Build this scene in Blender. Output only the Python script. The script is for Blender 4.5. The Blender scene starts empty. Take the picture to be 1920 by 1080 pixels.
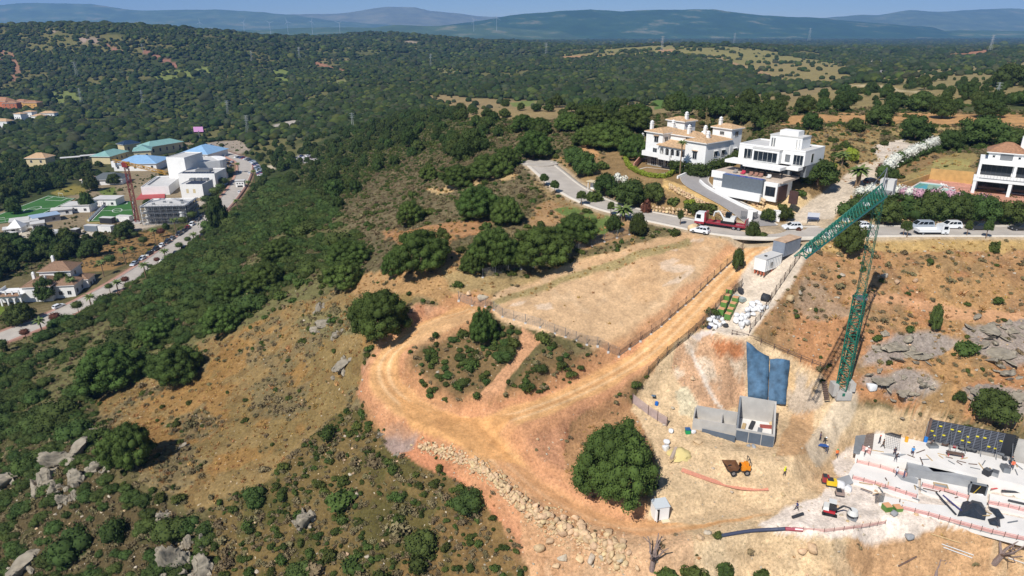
import bpy, bmesh, math, random
import numpy as np
from mathutils import Vector, Matrix
random.seed(11); RNG = np.random.default_rng(11)
S = bpy.context.scene
COL = S.collection
R = math.radians
# ---------------------------------------------------------------- camera, sky, sun, exposure
CZ = 100.0
PITCH = R(21.0); CP, SP = math.cos(PITCH), math.sin(PITCH)
FPX = 1280.0
cam_d = bpy.data.cameras.new('camera'); cam_d.sensor_width = 36.0; cam_d.lens = 24.0
cam_d.clip_start = 0.5; cam_d.clip_end = 60000
cam = bpy.data.objects.new('camera', cam_d); COL.objects.link(cam)
cam.location = (0, 0, CZ); cam.rotation_euler = (R(90) - PITCH, 0, 0)
S.camera = cam
SUN_EL = R(47); SUN_AZ = R(213.5)      # azimuth of the sun, clockwise from +Y (it stands behind the camera, to the left)
W = bpy.data.worlds.new('World'); S.world = W; W.use_nodes = True
_n = W.node_tree.nodes; _bg = _n['Background']
_sky = _n.new('ShaderNodeTexSky'); _sky.sky_type = 'NISHITA'; _sky.sun_disc = False
_sky.sun_elevation = SUN_EL; _sky.sun_rotation = SUN_AZ
_sky.altitude = 2500; _sky.air_density = 1.0; _sky.dust_density = 0.0; _sky.ozone_density = 4.0
W.node_tree.links.new(_sky.outputs[0], _bg.inputs[0]); _bg.inputs[1].default_value = 0.085
sun_d = bpy.data.lights.new('sun', 'SUN'); sun_d.energy = 4.9; sun_d.angle = R(0.5); sun_d.color = (1.0, 0.955, 0.89)
sun = bpy.data.objects.new('sun', sun_d); COL.objects.link(sun)
_dir = Vector((math.sin(SUN_AZ) * math.cos(SUN_EL), math.cos(SUN_AZ) * math.cos(SUN_EL), math.sin(SUN_EL)))
sun.rotation_euler = _dir.to_track_quat('Z', 'Y').to_euler(); sun.location = (-80, -120, 260)
vs = S.view_settings; vs.view_transform = 'Standard'; vs.look = 'None'; vs.gamma = 1.0; vs.exposure = 0.08
S.view_settings.use_curve_mapping = False
S.render.engine = 'CYCLES'
cy = S.cycles; cy.max_bounces = 5; cy.diffuse_bounces = 2; cy.glossy_bounces = 2; cy.transmission_bounces = 3
cy.volume_bounces = 1; cy.transparent_max_bounces = 6; cy.use_denoising = True
cy.sample_clamp_indirect = 6.0
# ---------------------------------------------------------------- helpers
def lin(c):
    """sRGB 0-255 triple to linear."""
    o = []
    for v in c[:3]:
        v = v / 255.0
        o.append(v / 12.92 if v <= 0.04045 else ((v + 0.055) / 1.055) ** 2.4)
    return tuple(o)
def ray(px, py):
    a = (px - 960.0) / FPX; c = (py - 540.0) / FPX
    q = CP - c * SP
    return a / q, (SP + c * CP) / q        # u = X/Y, r = drop/Y
def project(X, Y, Z):
    h = CZ - Z
    d = Y * CP + h * SP
    return 960 + FPX * X / d, 540 + FPX * (-Y * SP + h * CP) / d
# materials ------------------------------------------------------------------------------
MATS = {}
def mat(name, rgb, rough=0.7, metal=0.0, var=0.0, scale=1.0, spec=0.4, bump=0.0, bscale=8.0, objvar=0.0, trans=0.0, alpha=None):
    """Principled material with noise variation of its base colour, optional bump and per-object variation."""
    if name in MATS: return MATS[name]
    m = bpy.data.materials.new(name); m.use_nodes = True
    nt = m.node_tree; b = nt.nodes['Principled BSDF']; L = nt.links.new
    c = lin(rgb) if max(rgb) > 1.0 else rgb
    b.inputs['Roughness'].default_value = rough; b.inputs['Metallic'].default_value = metal
    b.inputs['Specular IOR Level'].default_value = spec
    src = None
    if var or objvar:
        rgbn = nt.nodes.new('ShaderNodeRGB'); rgbn.outputs[0].default_value = (*c, 1); src = rgbn.outputs[0]
    tc = nt.nodes.new('ShaderNodeTexCoord') if (var or bump) else None
    if var:
        n = nt.nodes.new('ShaderNodeTexNoise'); n.inputs['Scale'].default_value = scale; n.inputs['Detail'].default_value = 5
        L(tc.outputs['Object'], n.inputs['Vector'])
        mr = nt.nodes.new('ShaderNodeMapRange'); mr.inputs[1].default_value = 0.3; mr.inputs[2].default_value = 0.7
        mr.inputs[3].default_value = 1 - var; mr.inputs[4].default_value = 1 + var
        L(n.outputs[0], mr.inputs[0])
        mx = nt.nodes.new('ShaderNodeVectorMath'); mx.operation = 'SCALE'
        L(src, mx.inputs[0]); L(mr.outputs[0], mx.inputs['Scale']); src = mx.outputs[0]
    if objvar:
        oi = nt.nodes.new('ShaderNodeObjectInfo')
        hs = nt.nodes.new('ShaderNodeHueSaturation')
        m1 = nt.nodes.new('ShaderNodeMapRange'); m1.inputs[3].default_value = 1 - objvar; m1.inputs[4].default_value = 1 + objvar
        L(oi.outputs['Random'], m1.inputs[0]); L(m1.outputs[0], hs.inputs['Value'])
        m2 = nt.nodes.new('ShaderNodeMath'); m2.operation = 'MULTIPLY'; m2.inputs[1].default_value = 7.31
        m3 = nt.nodes.new('ShaderNodeMath'); m3.operation = 'FRACT'
        L(oi.outputs['Random'], m2.inputs[0]); L(m2.outputs[0], m3.inputs[0])
        m4 = nt.nodes.new('ShaderNodeMapRange'); m4.inputs[3].default_value = 0.5 - objvar * 0.11; m4.inputs[4].default_value = 0.5 + objvar * 0.06
        L(m3.outputs[0], m4.inputs[0]); L(m4.outputs[0], hs.inputs['Hue'])
        L(src, hs.inputs['Color']); src = hs.outputs[0]
    if src is None: b.inputs['Base Color'].default_value = (*c, 1)
    else: L(src, b.inputs['Base Color'])
    if bump:
        n2 = nt.nodes.new('ShaderNodeTexNoise'); n2.inputs['Scale'].default_value = bscale; n2.inputs['Detail'].default_value = 6
        L(tc.outputs['Object'], n2.inputs['Vector'])
        bp = nt.nodes.new('ShaderNodeBump'); bp.inputs['Strength'].default_value = min(1, bump); bp.inputs['Distance'].default_value = 0.15
        L(n2.outputs[0], bp.inputs['Height']); L(bp.outputs[0], b.inputs['Normal'])
    if trans:
        b.inputs['Transmission Weight'].default_value = 0.0
        b.inputs['Subsurface Weight'].default_value = 0.0
    if alpha is not None: b.inputs['Alpha'].default_value = alpha
    MATS[name] = m
    return m
# objects --------------------------------------------------------------------------------
def tag(o, label=None, cat=None, group=None, kind=None):
    if label: o['label'] = label
    if cat: o['category'] = cat
    if group: o['group'] = group
    if kind: o['kind'] = kind
    return o
def empty(name, loc=(0, 0, 0), rz=0.0, label=None, cat=None, group=None):
    o = bpy.data.objects.new(name, None); COL.objects.link(o); o.empty_display_size = 0.5
    o.location = loc; o.rotation_euler = (0, 0, rz)
    return tag(o, label, cat, group)
def link(name, me, parent=None, loc=(0, 0, 0), rot=(0, 0, 0), scale=(1, 1, 1)):
    o = bpy.data.objects.new(name, me); COL.objects.link(o)
    o.location = loc; o.rotation_euler = rot; o.scale = scale
    if parent is not None: o.parent = parent
    return o
def copy_tree(o, parent=None):
    c = o.copy(); COL.objects.link(c)
    if parent is not None: c.parent = parent
    for ch in o.children: copy_tree(ch, c)
    return c
def np_mesh(name, V, F, mats=(), smooth=False):
    """Mesh from a vertex array and an (n,3) or (n,4) face array."""
    V = np.asarray(V, dtype=np.float32); F = np.asarray(F, dtype=np.int32); k = F.shape[1]
    me = bpy.data.meshes.new(name)
    me.vertices.add(len(V)); me.vertices.foreach_set('co', V.ravel())
    me.loops.add(F.size); me.loops.foreach_set('vertex_index', F.ravel())
    me.polygons.add(len(F)); me.polygons.foreach_set('loop_start', np.arange(0, F.size, k, dtype=np.int32))
    me.polygons.foreach_set('loop_total', np.full(len(F), k, dtype=np.int32))
    if smooth: me.polygons.foreach_set('use_smooth', np.ones(len(F), dtype=bool))
    for m in mats: me.materials.append(m)
    me.update(calc_edges=True); me.validate()
    return me
class MB:
    """Collects boxes, prisms, tubes ... and links them as ONE mesh object."""
    def __init__(s): s.v = []; s.f = []; s.m = []
    def add(s, vs, fs, mi=0):
        b = len(s.v); s.v.extend([tuple(p) for p in vs])
        for f in fs: s.f.append(tuple(b + i for i in f)); s.m.append(mi)
        return s
    def box(s, x0, y0, z0, x1, y1, z1, mi=0, M=None):
        if x0 > x1: x0, x1 = x1, x0
        if y0 > y1: y0, y1 = y1, y0
        if z0 > z1: z0, z1 = z1, z0
        vs = [Vector(p) for p in ((x0,y0,z0),(x1,y0,z0),(x1,y1,z0),(x0,y1,z0),(x0,y0,z1),(x1,y0,z1),(x1,y1,z1),(x0,y1,z1))]
        if M is not None: vs = [M @ p for p in vs]
        return s.add(vs, [(0,3,2,1),(4,5,6,7),(0,1,5,4),(1,2,6,5),(2,3,7,6),(3,0,4,7)], mi)
    def prism(s, poly, z0, z1, mi=0, taper=None):
        n = len(poly)
        top = taper if taper else poly
        vs = [(x, y, z0) for x, y in poly] + [(x, y, z1) for x, y in top]
        ar = sum(poly[i][0]*poly[(i+1)%n][1]-poly[(i+1)%n][0]*poly[i][1] for i in range(n))
        fs = [tuple(range(n-1, -1, -1)), tuple(range(n, 2*n))] + [(i, (i+1)%n, n+(i+1)%n, n+i) for i in range(n)]
        if ar < 0: fs = [tuple(reversed(f)) for f in fs]
        return s.add(vs, fs, mi)
    def xprof(s, prof, x0, x1, mi=0):
        """A profile in (y,z) swept along x."""
        n = len(prof)
        vs = [(x0, y, z) for y, z in prof] + [(x1, y, z) for y, z in prof]
        fs = [tuple(range(n-1, -1, -1)), tuple(range(n, 2*n))] + [(i, (i+1)%n, n+(i+1)%n, n+i) for i in range(n)]
        return s.add(vs, fs, mi)
    def cyl(s, p0, p1, r0, r1=None, n=8, mi=0):
        p0 = Vector(p0); p1 = Vector(p1); r1 = r0 if r1 is None else r1
        ax = (p1 - p0); ax = ax.normalized() if ax.length > 1e-6 else Vector((0, 0, 1))
        a = ax.orthogonal().normalized(); b = ax.cross(a)
        vs = []
        for p, r in ((p0, r0), (p1, r1)):
            for i in range(n):
                t = 2*math.pi*i/n + math.pi/n
                vs.append(p + a*(r*math.cos(t)) + b*(r*math.sin(t)))
        fs = [tuple(range(n-1, -1, -1)), tuple(range(n, 2*n))] + [(i, (i+1)%n, n+(i+1)%n, n+i) for i in range(n)]
        return s.add(vs, fs, mi)
    def tube(s, pts, r, n=6, mi=0):
        for i in range(len(pts) - 1):
            ra = r[i] if isinstance(r, (list, tuple)) else r
            rb = r[i+1] if isinstance(r, (list, tuple)) else r
            s.cyl(pts[i], pts[i+1], ra, rb, n, mi)
        return s
    def bar(s, p0, p1, w, h=None, mi=0):
        """Square bar between two points."""
        return s.cyl(p0, p1, w*0.7071, w*0.7071, 4, mi)
    def dome(s, c, r, n=12, m=5, mi=0, zs=1.0):
        vs = []; fs = []
        for j in range(m):
            t = (math.pi/2)*j/m
            for i in range(n):
                q = 2*math.pi*i/n
                vs.append((c[0]+r*math.cos(t)*math.cos(q), c[1]+r*math.cos(t)*math.sin(q), c[2]+r*zs*math.sin(t)))
        vs.append((c[0], c[1], c[2]+r*zs))
        for j in range(m-1):
            for i in range(n): fs.append((j*n+i, j*n+(i+1)%n, (j+1)*n+(i+1)%n, (j+1)*n+i))
        for i in range(n): fs.append(((m-1)*n+i, (m-1)*n+(i+1)%n, m*n))
        return s.add(vs, fs, mi)
    def quad(s, a, b, c, d, mi=0): return s.add([a, b, c, d], [(0, 1, 2, 3)], mi)
    def mesh(s, name, mats, smooth=False):
        me = bpy.data.meshes.new(name); me.from_pydata(s.v, [], s.f)
        for m in (mats if isinstance(mats, (list, tuple)) else [mats]): me.materials.append(m)
        me.polygons.foreach_set('material_index', s.m)
        if smooth: me.polygons.foreach_set('use_smooth', [True]*len(s.f))
        me.update(); return me
    def build(s, name, mats, parent=None, loc=(0,0,0), rot=(0,0,0), smooth=False):
        return link(name, s.mesh(name, mats, smooth), parent, loc, rot)
# noise ----------------------------------------------------------------------------------
def _hash(ix, iy, seed):
    n = (ix.astype(np.int64) * 374761393 + iy.astype(np.int64) * 668265263 + seed * 69069) & 0xFFFFFFFF
    n = ((n ^ (n >> 13)) * 1274126177) & 0xFFFFFFFF
    return ((n ^ (n >> 16)) & 0xFFFF) / 65535.0
def vnoise(x, y, seed=0):
    x0 = np.floor(x); y0 = np.floor(y); fx = x - x0; fy = y - y0
    fx = fx*fx*(3-2*fx); fy = fy*fy*(3-2*fy)
    a = _hash(x0, y0, seed); b = _hash(x0+1, y0, seed); c = _hash(x0, y0+1, seed); d = _hash(x0+1, y0+1, seed)
    return (a*(1-fx)+b*fx)*(1-fy) + (c*(1-fx)+d*fx)*fy
def fbm(x, y, oct=4, seed=0, gain=0.5):
    s = 0; a = 1.0; t = 0
    for k in range(oct):
        s = s + a*vnoise(x, y, seed+k*17); t += a; a *= gain
        x = x*2.03+11.3; y = y*2.03+5.7
    return s/t                      # 0..1
def sstep(x): x = np.clip(x, 0, 1); return x*x*(3-2*x)
def inpoly(x, y, poly):
    r = np.zeros(x.shape, bool); n = len(poly)
    for i in range(n):
        x1, y1 = poly[i]; x2, y2 = poly[(i+1) % n]
        if y1 == y2: continue
        c = ((y1 > y) != (y2 > y)) & (x < (x2-x1)*(y-y1)/(y2-y1)+x1)
        r ^= c
    return r
def dseg(x, y, pts, closed=False):
    """distance to a polyline, and the parameter (index + t) of the nearest point"""
    best = np.full(x.shape, 1e18); par = np.zeros(x.shape)
    n = len(pts); m = n if closed else n-1
    for i in range(m):
        x1, y1 = pts[i][:2]; x2, y2 = pts[(i+1) % n][:2]
        dx, dy = x2-x1, y2-y1; L2 = dx*dx+dy*dy+1e-12
        t = np.clip(((x-x1)*dx+(y-y1)*dy)/L2, 0, 1)
        d = (x-x1-t*dx)**2+(y-y1-t*dy)**2
        k = d < best
        best = np.where(k, d, best); par = np.where(k, i+t, par)
    return np.sqrt(best), par
# ================================================================ TERRAIN
# control points: photo direction (px, py) and height below the camera h -> a real point on the ground
CTRL = [
 # street on the upper right and the lane to the cul-de-sac
 (1400,436,41.6),(1500,434,41.6),(1600,432,41.6),(1750,430,41.6),(1920,430,41.6),(1340,425,42),(1250,405,42),(1150,388,41.5),(1060,350,40),(1020,315,38.5),(1000,303,38),
 (1250,330,37.4),(1200,328,37.2),(1250,315,36.6),(1350,300,34.8),(1290,340,37),(1345,310,34.5),(1370,370,38.5),(1400,352,36.8),(1480,365,37.2),(1450,388,40),(1500,345,35.4),(1430,320,34),
 (1540,400,40.6),(1600,345,37),(1640,310,34.5),(1690,270,32),(1450,240,29.5),(1300,215,32),(1560,260,31),(1640,230,30),(1700,222,30),(1900,235,29),(1780,310,33),(1850,275,31.5),(1870,372,35.6),(1820,350,34.8),(1740,350,35.2),(1750,415,40.6),(1650,390,38.6),(1900,400,38.5),(1550,300,33.2),
 (1560,190,34),(1750,190,31),(1900,190,29),(1480,180,38),(1650,150,42),(1800,150,38),(1900,130,44),(1750,128,50),(1600,130,58),(1600,110,60),(1750,100,55),(1900,100,48),
 (1330,100,50),(1450,110,58),(1340,88,46),(1250,84,44),(1150,100,52),(1050,105,62),(1500,130,58),(1450,150,60),(1400,170,64),(1250,130,62),(1250,185,66),(1100,180,68),(1000,150,68),(900,150,74),
 (1000,200,38),(1250,200,38),(1400,195,38),(880,205,42),(780,215,60),(1100,215,36),(1100,250,35),(960,270,36.5),(960,235,37),(850,260,46),(750,250,62),(650,250,78),(560,300,90),(480,250,93),(560,240,88),
 # valley floor on the left
 (0,250,102),(0,330,97),(0,400,96),(0,450,95),(100,430,95),(170,400,95),(300,340,95.5),(300,300,96),(450,330,95),(200,250,100),(50,290,100),(80,550,95),(0,560,95),(200,480,94),(440,385,95),(300,470,94.5),(20,625,95),(150,570,95),(390,300,95.5),(450,290,94.5),(-200,420,97),(-150,600,96),
 # left ridge and far middle ground
 (0,200,98),(0,150,80),(0,100,48),(0,63,14),(150,60,11),(300,60,11),(450,64,20),(550,72,34),(640,72,36),(735,62,22),(820,72,36),(900,76,60),(735,90,52),(600,110,62),(500,130,72),(300,130,70),(300,95,42),(150,100,46),(200,160,84),(400,170,84),(650,170,80),(800,130,66),(800,180,70),(920,110,70),(950,90,80),(500,200,90),(300,200,96),
 (1100,77,95),(1500,80,95),(1850,85,80),(1600,90,75),(1700,75,100),(1900,72,100),(-200,62,14),(-200,110,55),(2150,75,90),(2150,130,40),(2150,200,26),
 # central hillside
 (700,300,62),(850,300,45),(600,400,62),(450,400,90),(500,400,80),(770,415,48),(780,500,47),(900,430,43.5),(900,360,42),(720,640,55.5),(480,560,66),(300,560,82),(190,700,86),(60,800,88),(330,720,78),(250,620,86),(400,640,73),(560,470,62),(650,540,56),(1000,380,41.5),(640,330,72),(960,330,39),(100,680,90.5),
 # plot, track, meadow
 (1290,440,42.8),(1200,480,45),(1000,540,49.5),(1150,650,56),(1000,610,52.7),(1150,560,51),(1100,440,43.5),
 (860,800,65.5),(740,720,61.5),(700,680,59.5),(820,600,53.5),(900,570,51),(1100,740,62),(1200,660,56.5),(1300,570,50.5),(1370,500,46),(1430,460,43.5),(1180,740,63.2),(1100,850,68),(900,660,56.5),(1030,690,58),
 (600,620,62),(560,700,68),(420,760,75),(300,800,79.5),(480,900,76),(650,880,72),(700,800,67),(640,760,67),(245,880,77),
 (860,1050,78.5),(700,1000,77),(950,980,74.5),(1100,1050,77.5),(100,900,82),(20,1000,90),(350,1050,84),(550,1050,81),
 (1470,890,68),(1300,960,70),(1150,990,72),(1233,960,70.3),(1000,900,69),(1250,860,67),(1270,700,59.5),(1300,780,64.5),(1340,630,54.5),
 # right hillside and site
 (1578,730,60),(1660,700,58),(1750,600,52),(1850,700,57.5),(1750,500,45),(1600,500,45.2),(1600,452,41.9),(1850,450,41.9),(1480,560,49.5),(1900,760,60),(1740,770,60.5),(1650,780,63),(1440,640,55),(1540,690,58),(1420,580,51),(1500,470,43.5),
 (1900,1070,77.5),(1600,1050,75.5),(1400,1060,75.5),(1700,920,69.5),(1900,930,69.5),(1560,960,70.3),(2100,700,57),(2150,900,68),(2200,430,41),(2100,560,50)]
_cu = []; _cv = []; _ch = []
for px, py, h in CTRL:
    u, r = ray(px, py); _cu.append(u); _cv.append(math.log(h/r)); _ch.append(h)
for u, Y, h in [(-0.55,2600,70),(-0.5,5000,108),(0.2,2500,82),(0,60,84),(-0.8,55,96),(0.6,55,84),(-1.1,120,100),(-1.1,300,98),(1.1,70,80),(-1.1,900,95),(1.1,400,30),
                (0,38,86),(-1,38,98),(1,38,86),(-1,14000,108),(0,14000,108),(1,14000,108),(-0.2,8000,110),(0.5,9000,110),(0.8,7000,106),(0,6000,108),(-0.9,7000,108),(-0.45,1900,9),(0.17,520,66),(0.36,470,60),(0.02,640,72)]:
    _cu.append(u); _cv.append(math.log(Y)); _ch.append(h)
_cu = np.array(_cu); _cv = np.array(_cv); _ch = np.array(_ch)
def _ker(du, dv): return np.sqrt(du*du+dv*dv+0.045**2)
_K = _ker(_cu[:, None]-_cu[None], _cv[:, None]-_cv[None])
_n0 = len(_cu)
_A = np.zeros((_n0+3, _n0+3)); _A[:_n0, :_n0] = _K - np.eye(_n0)*0.012
_A[:_n0, _n0] = 1; _A[:_n0, _n0+1] = _cu; _A[:_n0, _n0+2] = _cv; _A[_n0:, :_n0] = _A[:_n0, _n0:].T
_w = np.linalg.solve(_A, np.concatenate([_ch, [0, 0, 0]]))
UG = np.linspace(-1.26, 1.26, 834)
V1 = np.arange(math.log(38), math.log(420), 0.0036); V2 = np.arange(V1[-1]+0.008, math.log(15000), 0.0125)
VG = np.concatenate([V1, V2])
NU, NV = len(UG), len(VG)
UU, VV = np.meshgrid(UG, VG)             # (NV, NU)
# kernel sum on a coarser grid, then cubic-ish upsampling by separable interpolation
_uc = np.linspace(-1.26, 1.26, 209); _vc = np.linspace(VG[0], VG[-1], 420)
HC = np.zeros((len(_vc), len(_uc)))
for i, v in enumerate(_vc):
    k = _ker(_uc[:, None]-_cu[None], v-_cv[None])
    HC[i] = k @ _w[:_n0] + _w[_n0] + _uc*_w[_n0+1] + v*_w[_n0+2]
def _cubic(arr, xs, x):                   # Catmull-Rom along axis 0
    t = (x-xs[0])/(xs[1]-xs[0]); i = np.clip(np.floor(t).astype(int), 0, len(xs)-2); f = (t-i)[:, None]
    a = arr[np.maximum(i-1, 0)]; b = arr[i]; c = arr[i+1]; d = arr[np.minimum(i+2, len(xs)-1)]
    return b+0.5*f*(c-a+f*(2*a-5*b+4*c-d+f*(3*(b-c)+d-a)))
H = _cubic(_cubic(HC, _vc, VG).T, _uc, UG).T
YY = np.exp(VV); XX = UU*YY
# rolling relief and small bumps (amplitude grows with distance where hills are larger)
_far = sstep((YY-420)/900)
H -= (fbm(XX/160, YY/160, 4, 3)-0.5)*15*_far*sstep((5200-YY)/2500)*sstep((H-8)/25)
H -= (fbm(XX/34, YY/34, 3, 9)-0.5)*2.2*sstep((YY-170)/160)*(1-0.5*_far)
Z = CZ - H
def _uvidx(x, y):
    y = np.maximum(y, 38.5); u = np.clip(x/y, -1.255, 1.255); v = np.log(y)
    fi = (u-UG[0])/(UG[1]-UG[0])
    j = np.clip(np.searchsorted(VG, v)-1, 0, NV-2); fv = (v-VG[j])/(VG[j+1]-VG[j])
    i = np.clip(fi.astype(int), 0, NU-2); return i, fi-i, j, np.clip(fv, 0, 1)
def zt(x, y):
    """ground height at x, y"""
    x = np.atleast_1d(np.asarray(x, float)); y = np.atleast_1d(np.asarray(y, float))
    i, f, j, g = _uvidx(x, y)
    return (Z[j, i]*(1-f)+Z[j, i+1]*f)*(1-g)+(Z[j+1, i]*(1-f)+Z[j+1, i+1]*f)*g
def z1(x, y): return float(zt(x, y)[0])
def G(px, py, dz=0.0):
    """the ground point seen at photo pixel px, py"""
    u, r = ray(px, py); f = (u-UG[0])/(UG[1]-UG[0]); i = int(np.clip(f, 0, NU-2)); f -= i
    col = Z[:, i]*(1-f)+Z[:, i+1]*f
    d = col-(CZ-r*np.exp(VG)); k = np.nonzero(d[40:] >= 0)[0]
    if len(k) == 0: Y = 12000.0
    else:
        k = k[0]+40
        t = 0 if k == 0 else -d[k-1]/(d[k]-d[k-1]+1e-12)
        v = VG[max(k-1, 0)]+t*(VG[k]-VG[max(k-1, 0)]); Y = math.exp(v)
    return Vector((u*Y, Y, CZ-r*Y+dz))
def PH(px, py, z):
    """point on the ray of a pixel at world height z"""
    u, r = ray(px, py); Y = (CZ-z)/r; return Vector((u*Y, Y, z))
def PY(px, py, Y):
    u, r = ray(px, py); return Vector((u*Y, Y, CZ-r*Y))
def resample(pts, step):
    out = [pts[0].copy()]
    for a, b in zip(pts[:-1], pts[1:]):
        L = (b-a).length; n = max(1, int(round(L/step)))
        for k in range(1, n+1): out.append(a.lerp(b, k/n))
    return out
def smooth_line(pts, it=2):
    for _ in range(it):
        q = [pts[0]]
        for a, b in zip(pts[:-1], pts[1:]): q += [a.lerp(b, .25), a.lerp(b, .75)]
        q.append(pts[-1]); pts = q
    return pts
def bench(line, half, bank, drop=0.0):
    """cut a level bed for a road along a 3-D line into the height field"""
    global Z
    xs = np.array([p.x for p in line]); ys = np.array([p.y for p in line]); zs = np.array([p.z for p in line])
    m = half+bank
    sel = (XX > xs.min()-m) & (XX < xs.max()+m) & (YY > ys.min()-m) & (YY < ys.max()+m)
    x = XX[sel]; y = YY[sel]; z = Z[sel]
    d, par = dseg(x, y, [(p.x, p.y) for p in line])
    zr = np.interp(par, np.arange(len(line)), zs)-drop
    w = 1-sstep((d-half)/bank)
    Z[sel] = z*(1-w)+zr*w
def plateau(poly, zl, bank, rough=0.0):
    """level a polygon (world xy) at height zl with a bank of the given width round it; zl may be a function"""
    global Z
    xs = [p[0] for p in poly]; ys = [p[1] for p in poly]
    sel = (XX > min(xs)-bank) & (XX < max(xs)+bank) & (YY > min(ys)-bank) & (YY < max(ys)+bank)
    x = XX[sel]; y = YY[sel]; z = Z[sel]
    d, _ = dseg(x, y, poly, True); d = np.where(inpoly(x, y, poly), 0, d)
    if rough: d = d+(fbm(x/3, y/3, 3, 21)-0.5)*rough*(d > 0)
    w = 1-np.clip(d/bank, 0, 1)
    t = zl(x, y) if callable(zl) else zl
    Z[sel] = z*(1-w)+t*w
def pxline(pts, step=2.0, it=2):
    return smooth_line(resample([G(*p) for p in pts], 1e9), it)
def level(line, k=3):
    """smooth the heights along a line"""
    z = np.array([p.z for p in line]); 
    for _ in range(k): z[1:-1] = (z[:-2]+z[1:-1]*2+z[2:])/4
    for p, a in zip(line, z): p.z = float(a)
    return line
# ---- roads (lines are traced on the ground, then cut in)
street = level(pxline([(2150,431),(1920,433),(1750,432),(1600,432),(1480,436),(1400,436),(1340,430),(1260,414),(1180,398),(1120,381),(1065,352),(1035,325),(1012,306)]), 12)
driveway = level(pxline([(1432,424),(1395,395),(1350,370),(1305,347),(1300,330),(1335,311)], it=3), 8)
lane = level(pxline([(1503,426),(1530,400),(1572,366),(1612,336),(1650,303),(1690,270)]), 6)
siteroad = level(pxline([(1512,432),(1490,452),(1462,490),(1430,535),(1400,580),(1372,612)]), 6)
valley = level(pxline([(-140,690),(0,634),(120,590),(230,527),(320,470),(400,404),(440,358),(456,330),(462,306),(440,293),(395,279)]), 12)
trackA = level(pxline([(1445,452),(1405,470),(1380,492),(1330,548),(1270,612),(1210,668),(1140,712),(1060,748),(980,776),(900,800),(850,798),(790,777),(745,748),(718,712),(722,672),(762,634),(812,604),(880,583)]), 10)
trackB = level(pxline([(868,800),(905,832),(950,882),(1000,925),(1060,964),(1130,992),(1200,1003),(1300,990),(1400,970),(1500,950),(1560,940)]), 10)
bench(valley, 6.0, 5.0, .10); bench(street, 4.6, 4.0, .10); bench(driveway, 3.6, 3.0, .10); bench(lane, 3.2, 2.5, .04)
bench(siteroad, 4.0, 3.0, .05); bench(trackA, 2.6, 2.6, 0); bench(trackB, 2.7, 2.4, 0)
ZSTREET = G(1750, 432).z
# ---- levelled pads and cuts
def pxy(pts, z): return [tuple(PH(px, py, z)[:2]) for px, py in pts]
ZPIT = CZ-65.6; ZSITE = CZ-69.6
plateau(pxy([(1305,800),(1345,786),(1395,768),(1480,775),(1530,800),(1520,850),(1440,860),(1320,830)], ZPIT), ZPIT, 5.5, 2.0)
plateau(pxy([(1545,880),(1600,845),(1690,835),(1760,845),(2080,905),(2080,1010),(1840,985),(1650,965),(1560,1000),(1480,985)], ZSITE), ZSITE, 3.5, 1.5)
ZV1 = CZ-36.8
plateau(pxy([(1205,322),(1265,328),(1300,312),(1385,296),(1400,262),(1330,238),(1215,262)], ZV1+1.5), ZV1, 6)
ZPD = CZ-35.2
plateau(pxy([(1690,352),(1740,338),(1830,345),(1826,362),(1760,366),(1700,362)], ZPD), ZPD, 2.2)
bench(driveway, 3.9, 2.0, .10)
# school grounds and the pitches lie level
ZS = CZ-95.4
plateau(pxy([(-60,470),(140,440),(260,428),(385,372),(428,320),(400,280),(190,300),(-60,380)], ZS), ZS, 30)
# ---- fine relief near the camera
_near = sstep((260-YY)/120)
_flat = np.ones_like(Z)
for ln, w_ in ((valley, 7), (street, 5.5), (driveway, 4.5), (lane, 3), (siteroad, 4.5), (trackA, 2.6), (trackB, 2.7)):
    xs = np.array([p.x for p in ln]); ys = np.array([p.y for p in ln])
    sel = (XX > xs.min()-12) & (XX < xs.max()+12) & (YY > ys.min()-12) & (YY < ys.max()+12)
    d, _ = dseg(XX[sel], YY[sel], [(p.x, p.y) for p in ln]); _flat[sel] = np.minimum(_flat[sel], sstep((d-w_*0.85)/3.0)*0.95+0.05)
PX, PYX = project(XX, YY, Z)
# ================================================================ GROUND COVER MAP
DD = YY*CP+(CZ-Z)*SP
_wx = fbm(XX/5.5, YY/5.5, 5, 31)-0.5; _wy = fbm(XX/5.5, YY/5.5, 5, 57)-0.5
_bx = fbm(XX/60, YY/60, 5, 71)-0.5; _by = fbm(XX/60, YY/60, 5, 93)-0.5
def pm(poly, amp=1.6, yr=(0, 430), feather=True):
    """weight map (0..1) of a region outlined on the photo, its edge broken up by noise of amp metres"""
    w = np.zeros_like(Z); xs = [p[0] for p in poly]; ys = [p[1] for p in poly]; m = 60
    sel = (PX > min(xs)-m) & (PX < max(xs)+m) & (PYX > min(ys)-m) & (PYX < max(ys)+m) & (YY > yr[0]) & (YY < yr[1])
    if not sel.any(): return w
    x = PX[sel]; y = PYX[sel]; s = FPX/DD[sel]
    far = yr[0] > 200
    ax = (_bx if far else _wx)[sel]; ay = (_by if far else _wy)[sel]
    acc = 0; ks = (0.7, 1.5, 2.6) if feather else (1.0,)
    for k in ks:
        acc = acc+inpoly(x+ax*amp*2*k*s, y+ay*amp*2*k*s*0.6, poly)
    w[sel] = acc/len(ks); return w
C = np.zeros((NV, NU, 3)); DET = np.ones((NV, NU))
def L3(c): return np.array(lin(c))
def paint(w, rgb, det=None):
    global C, DET
    w = w[..., None]; C = C*(1-w)+L3(rgb)*w
    if det is not None: DET = DET*(1-w[..., 0])+det*w[..., 0]
n1 = fbm(XX/3.0, YY/3.0, 4, 5); n2 = fbm(XX/14, YY/14, 4, 6); n3 = fbm(XX/90, YY/90, 4, 7)
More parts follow.
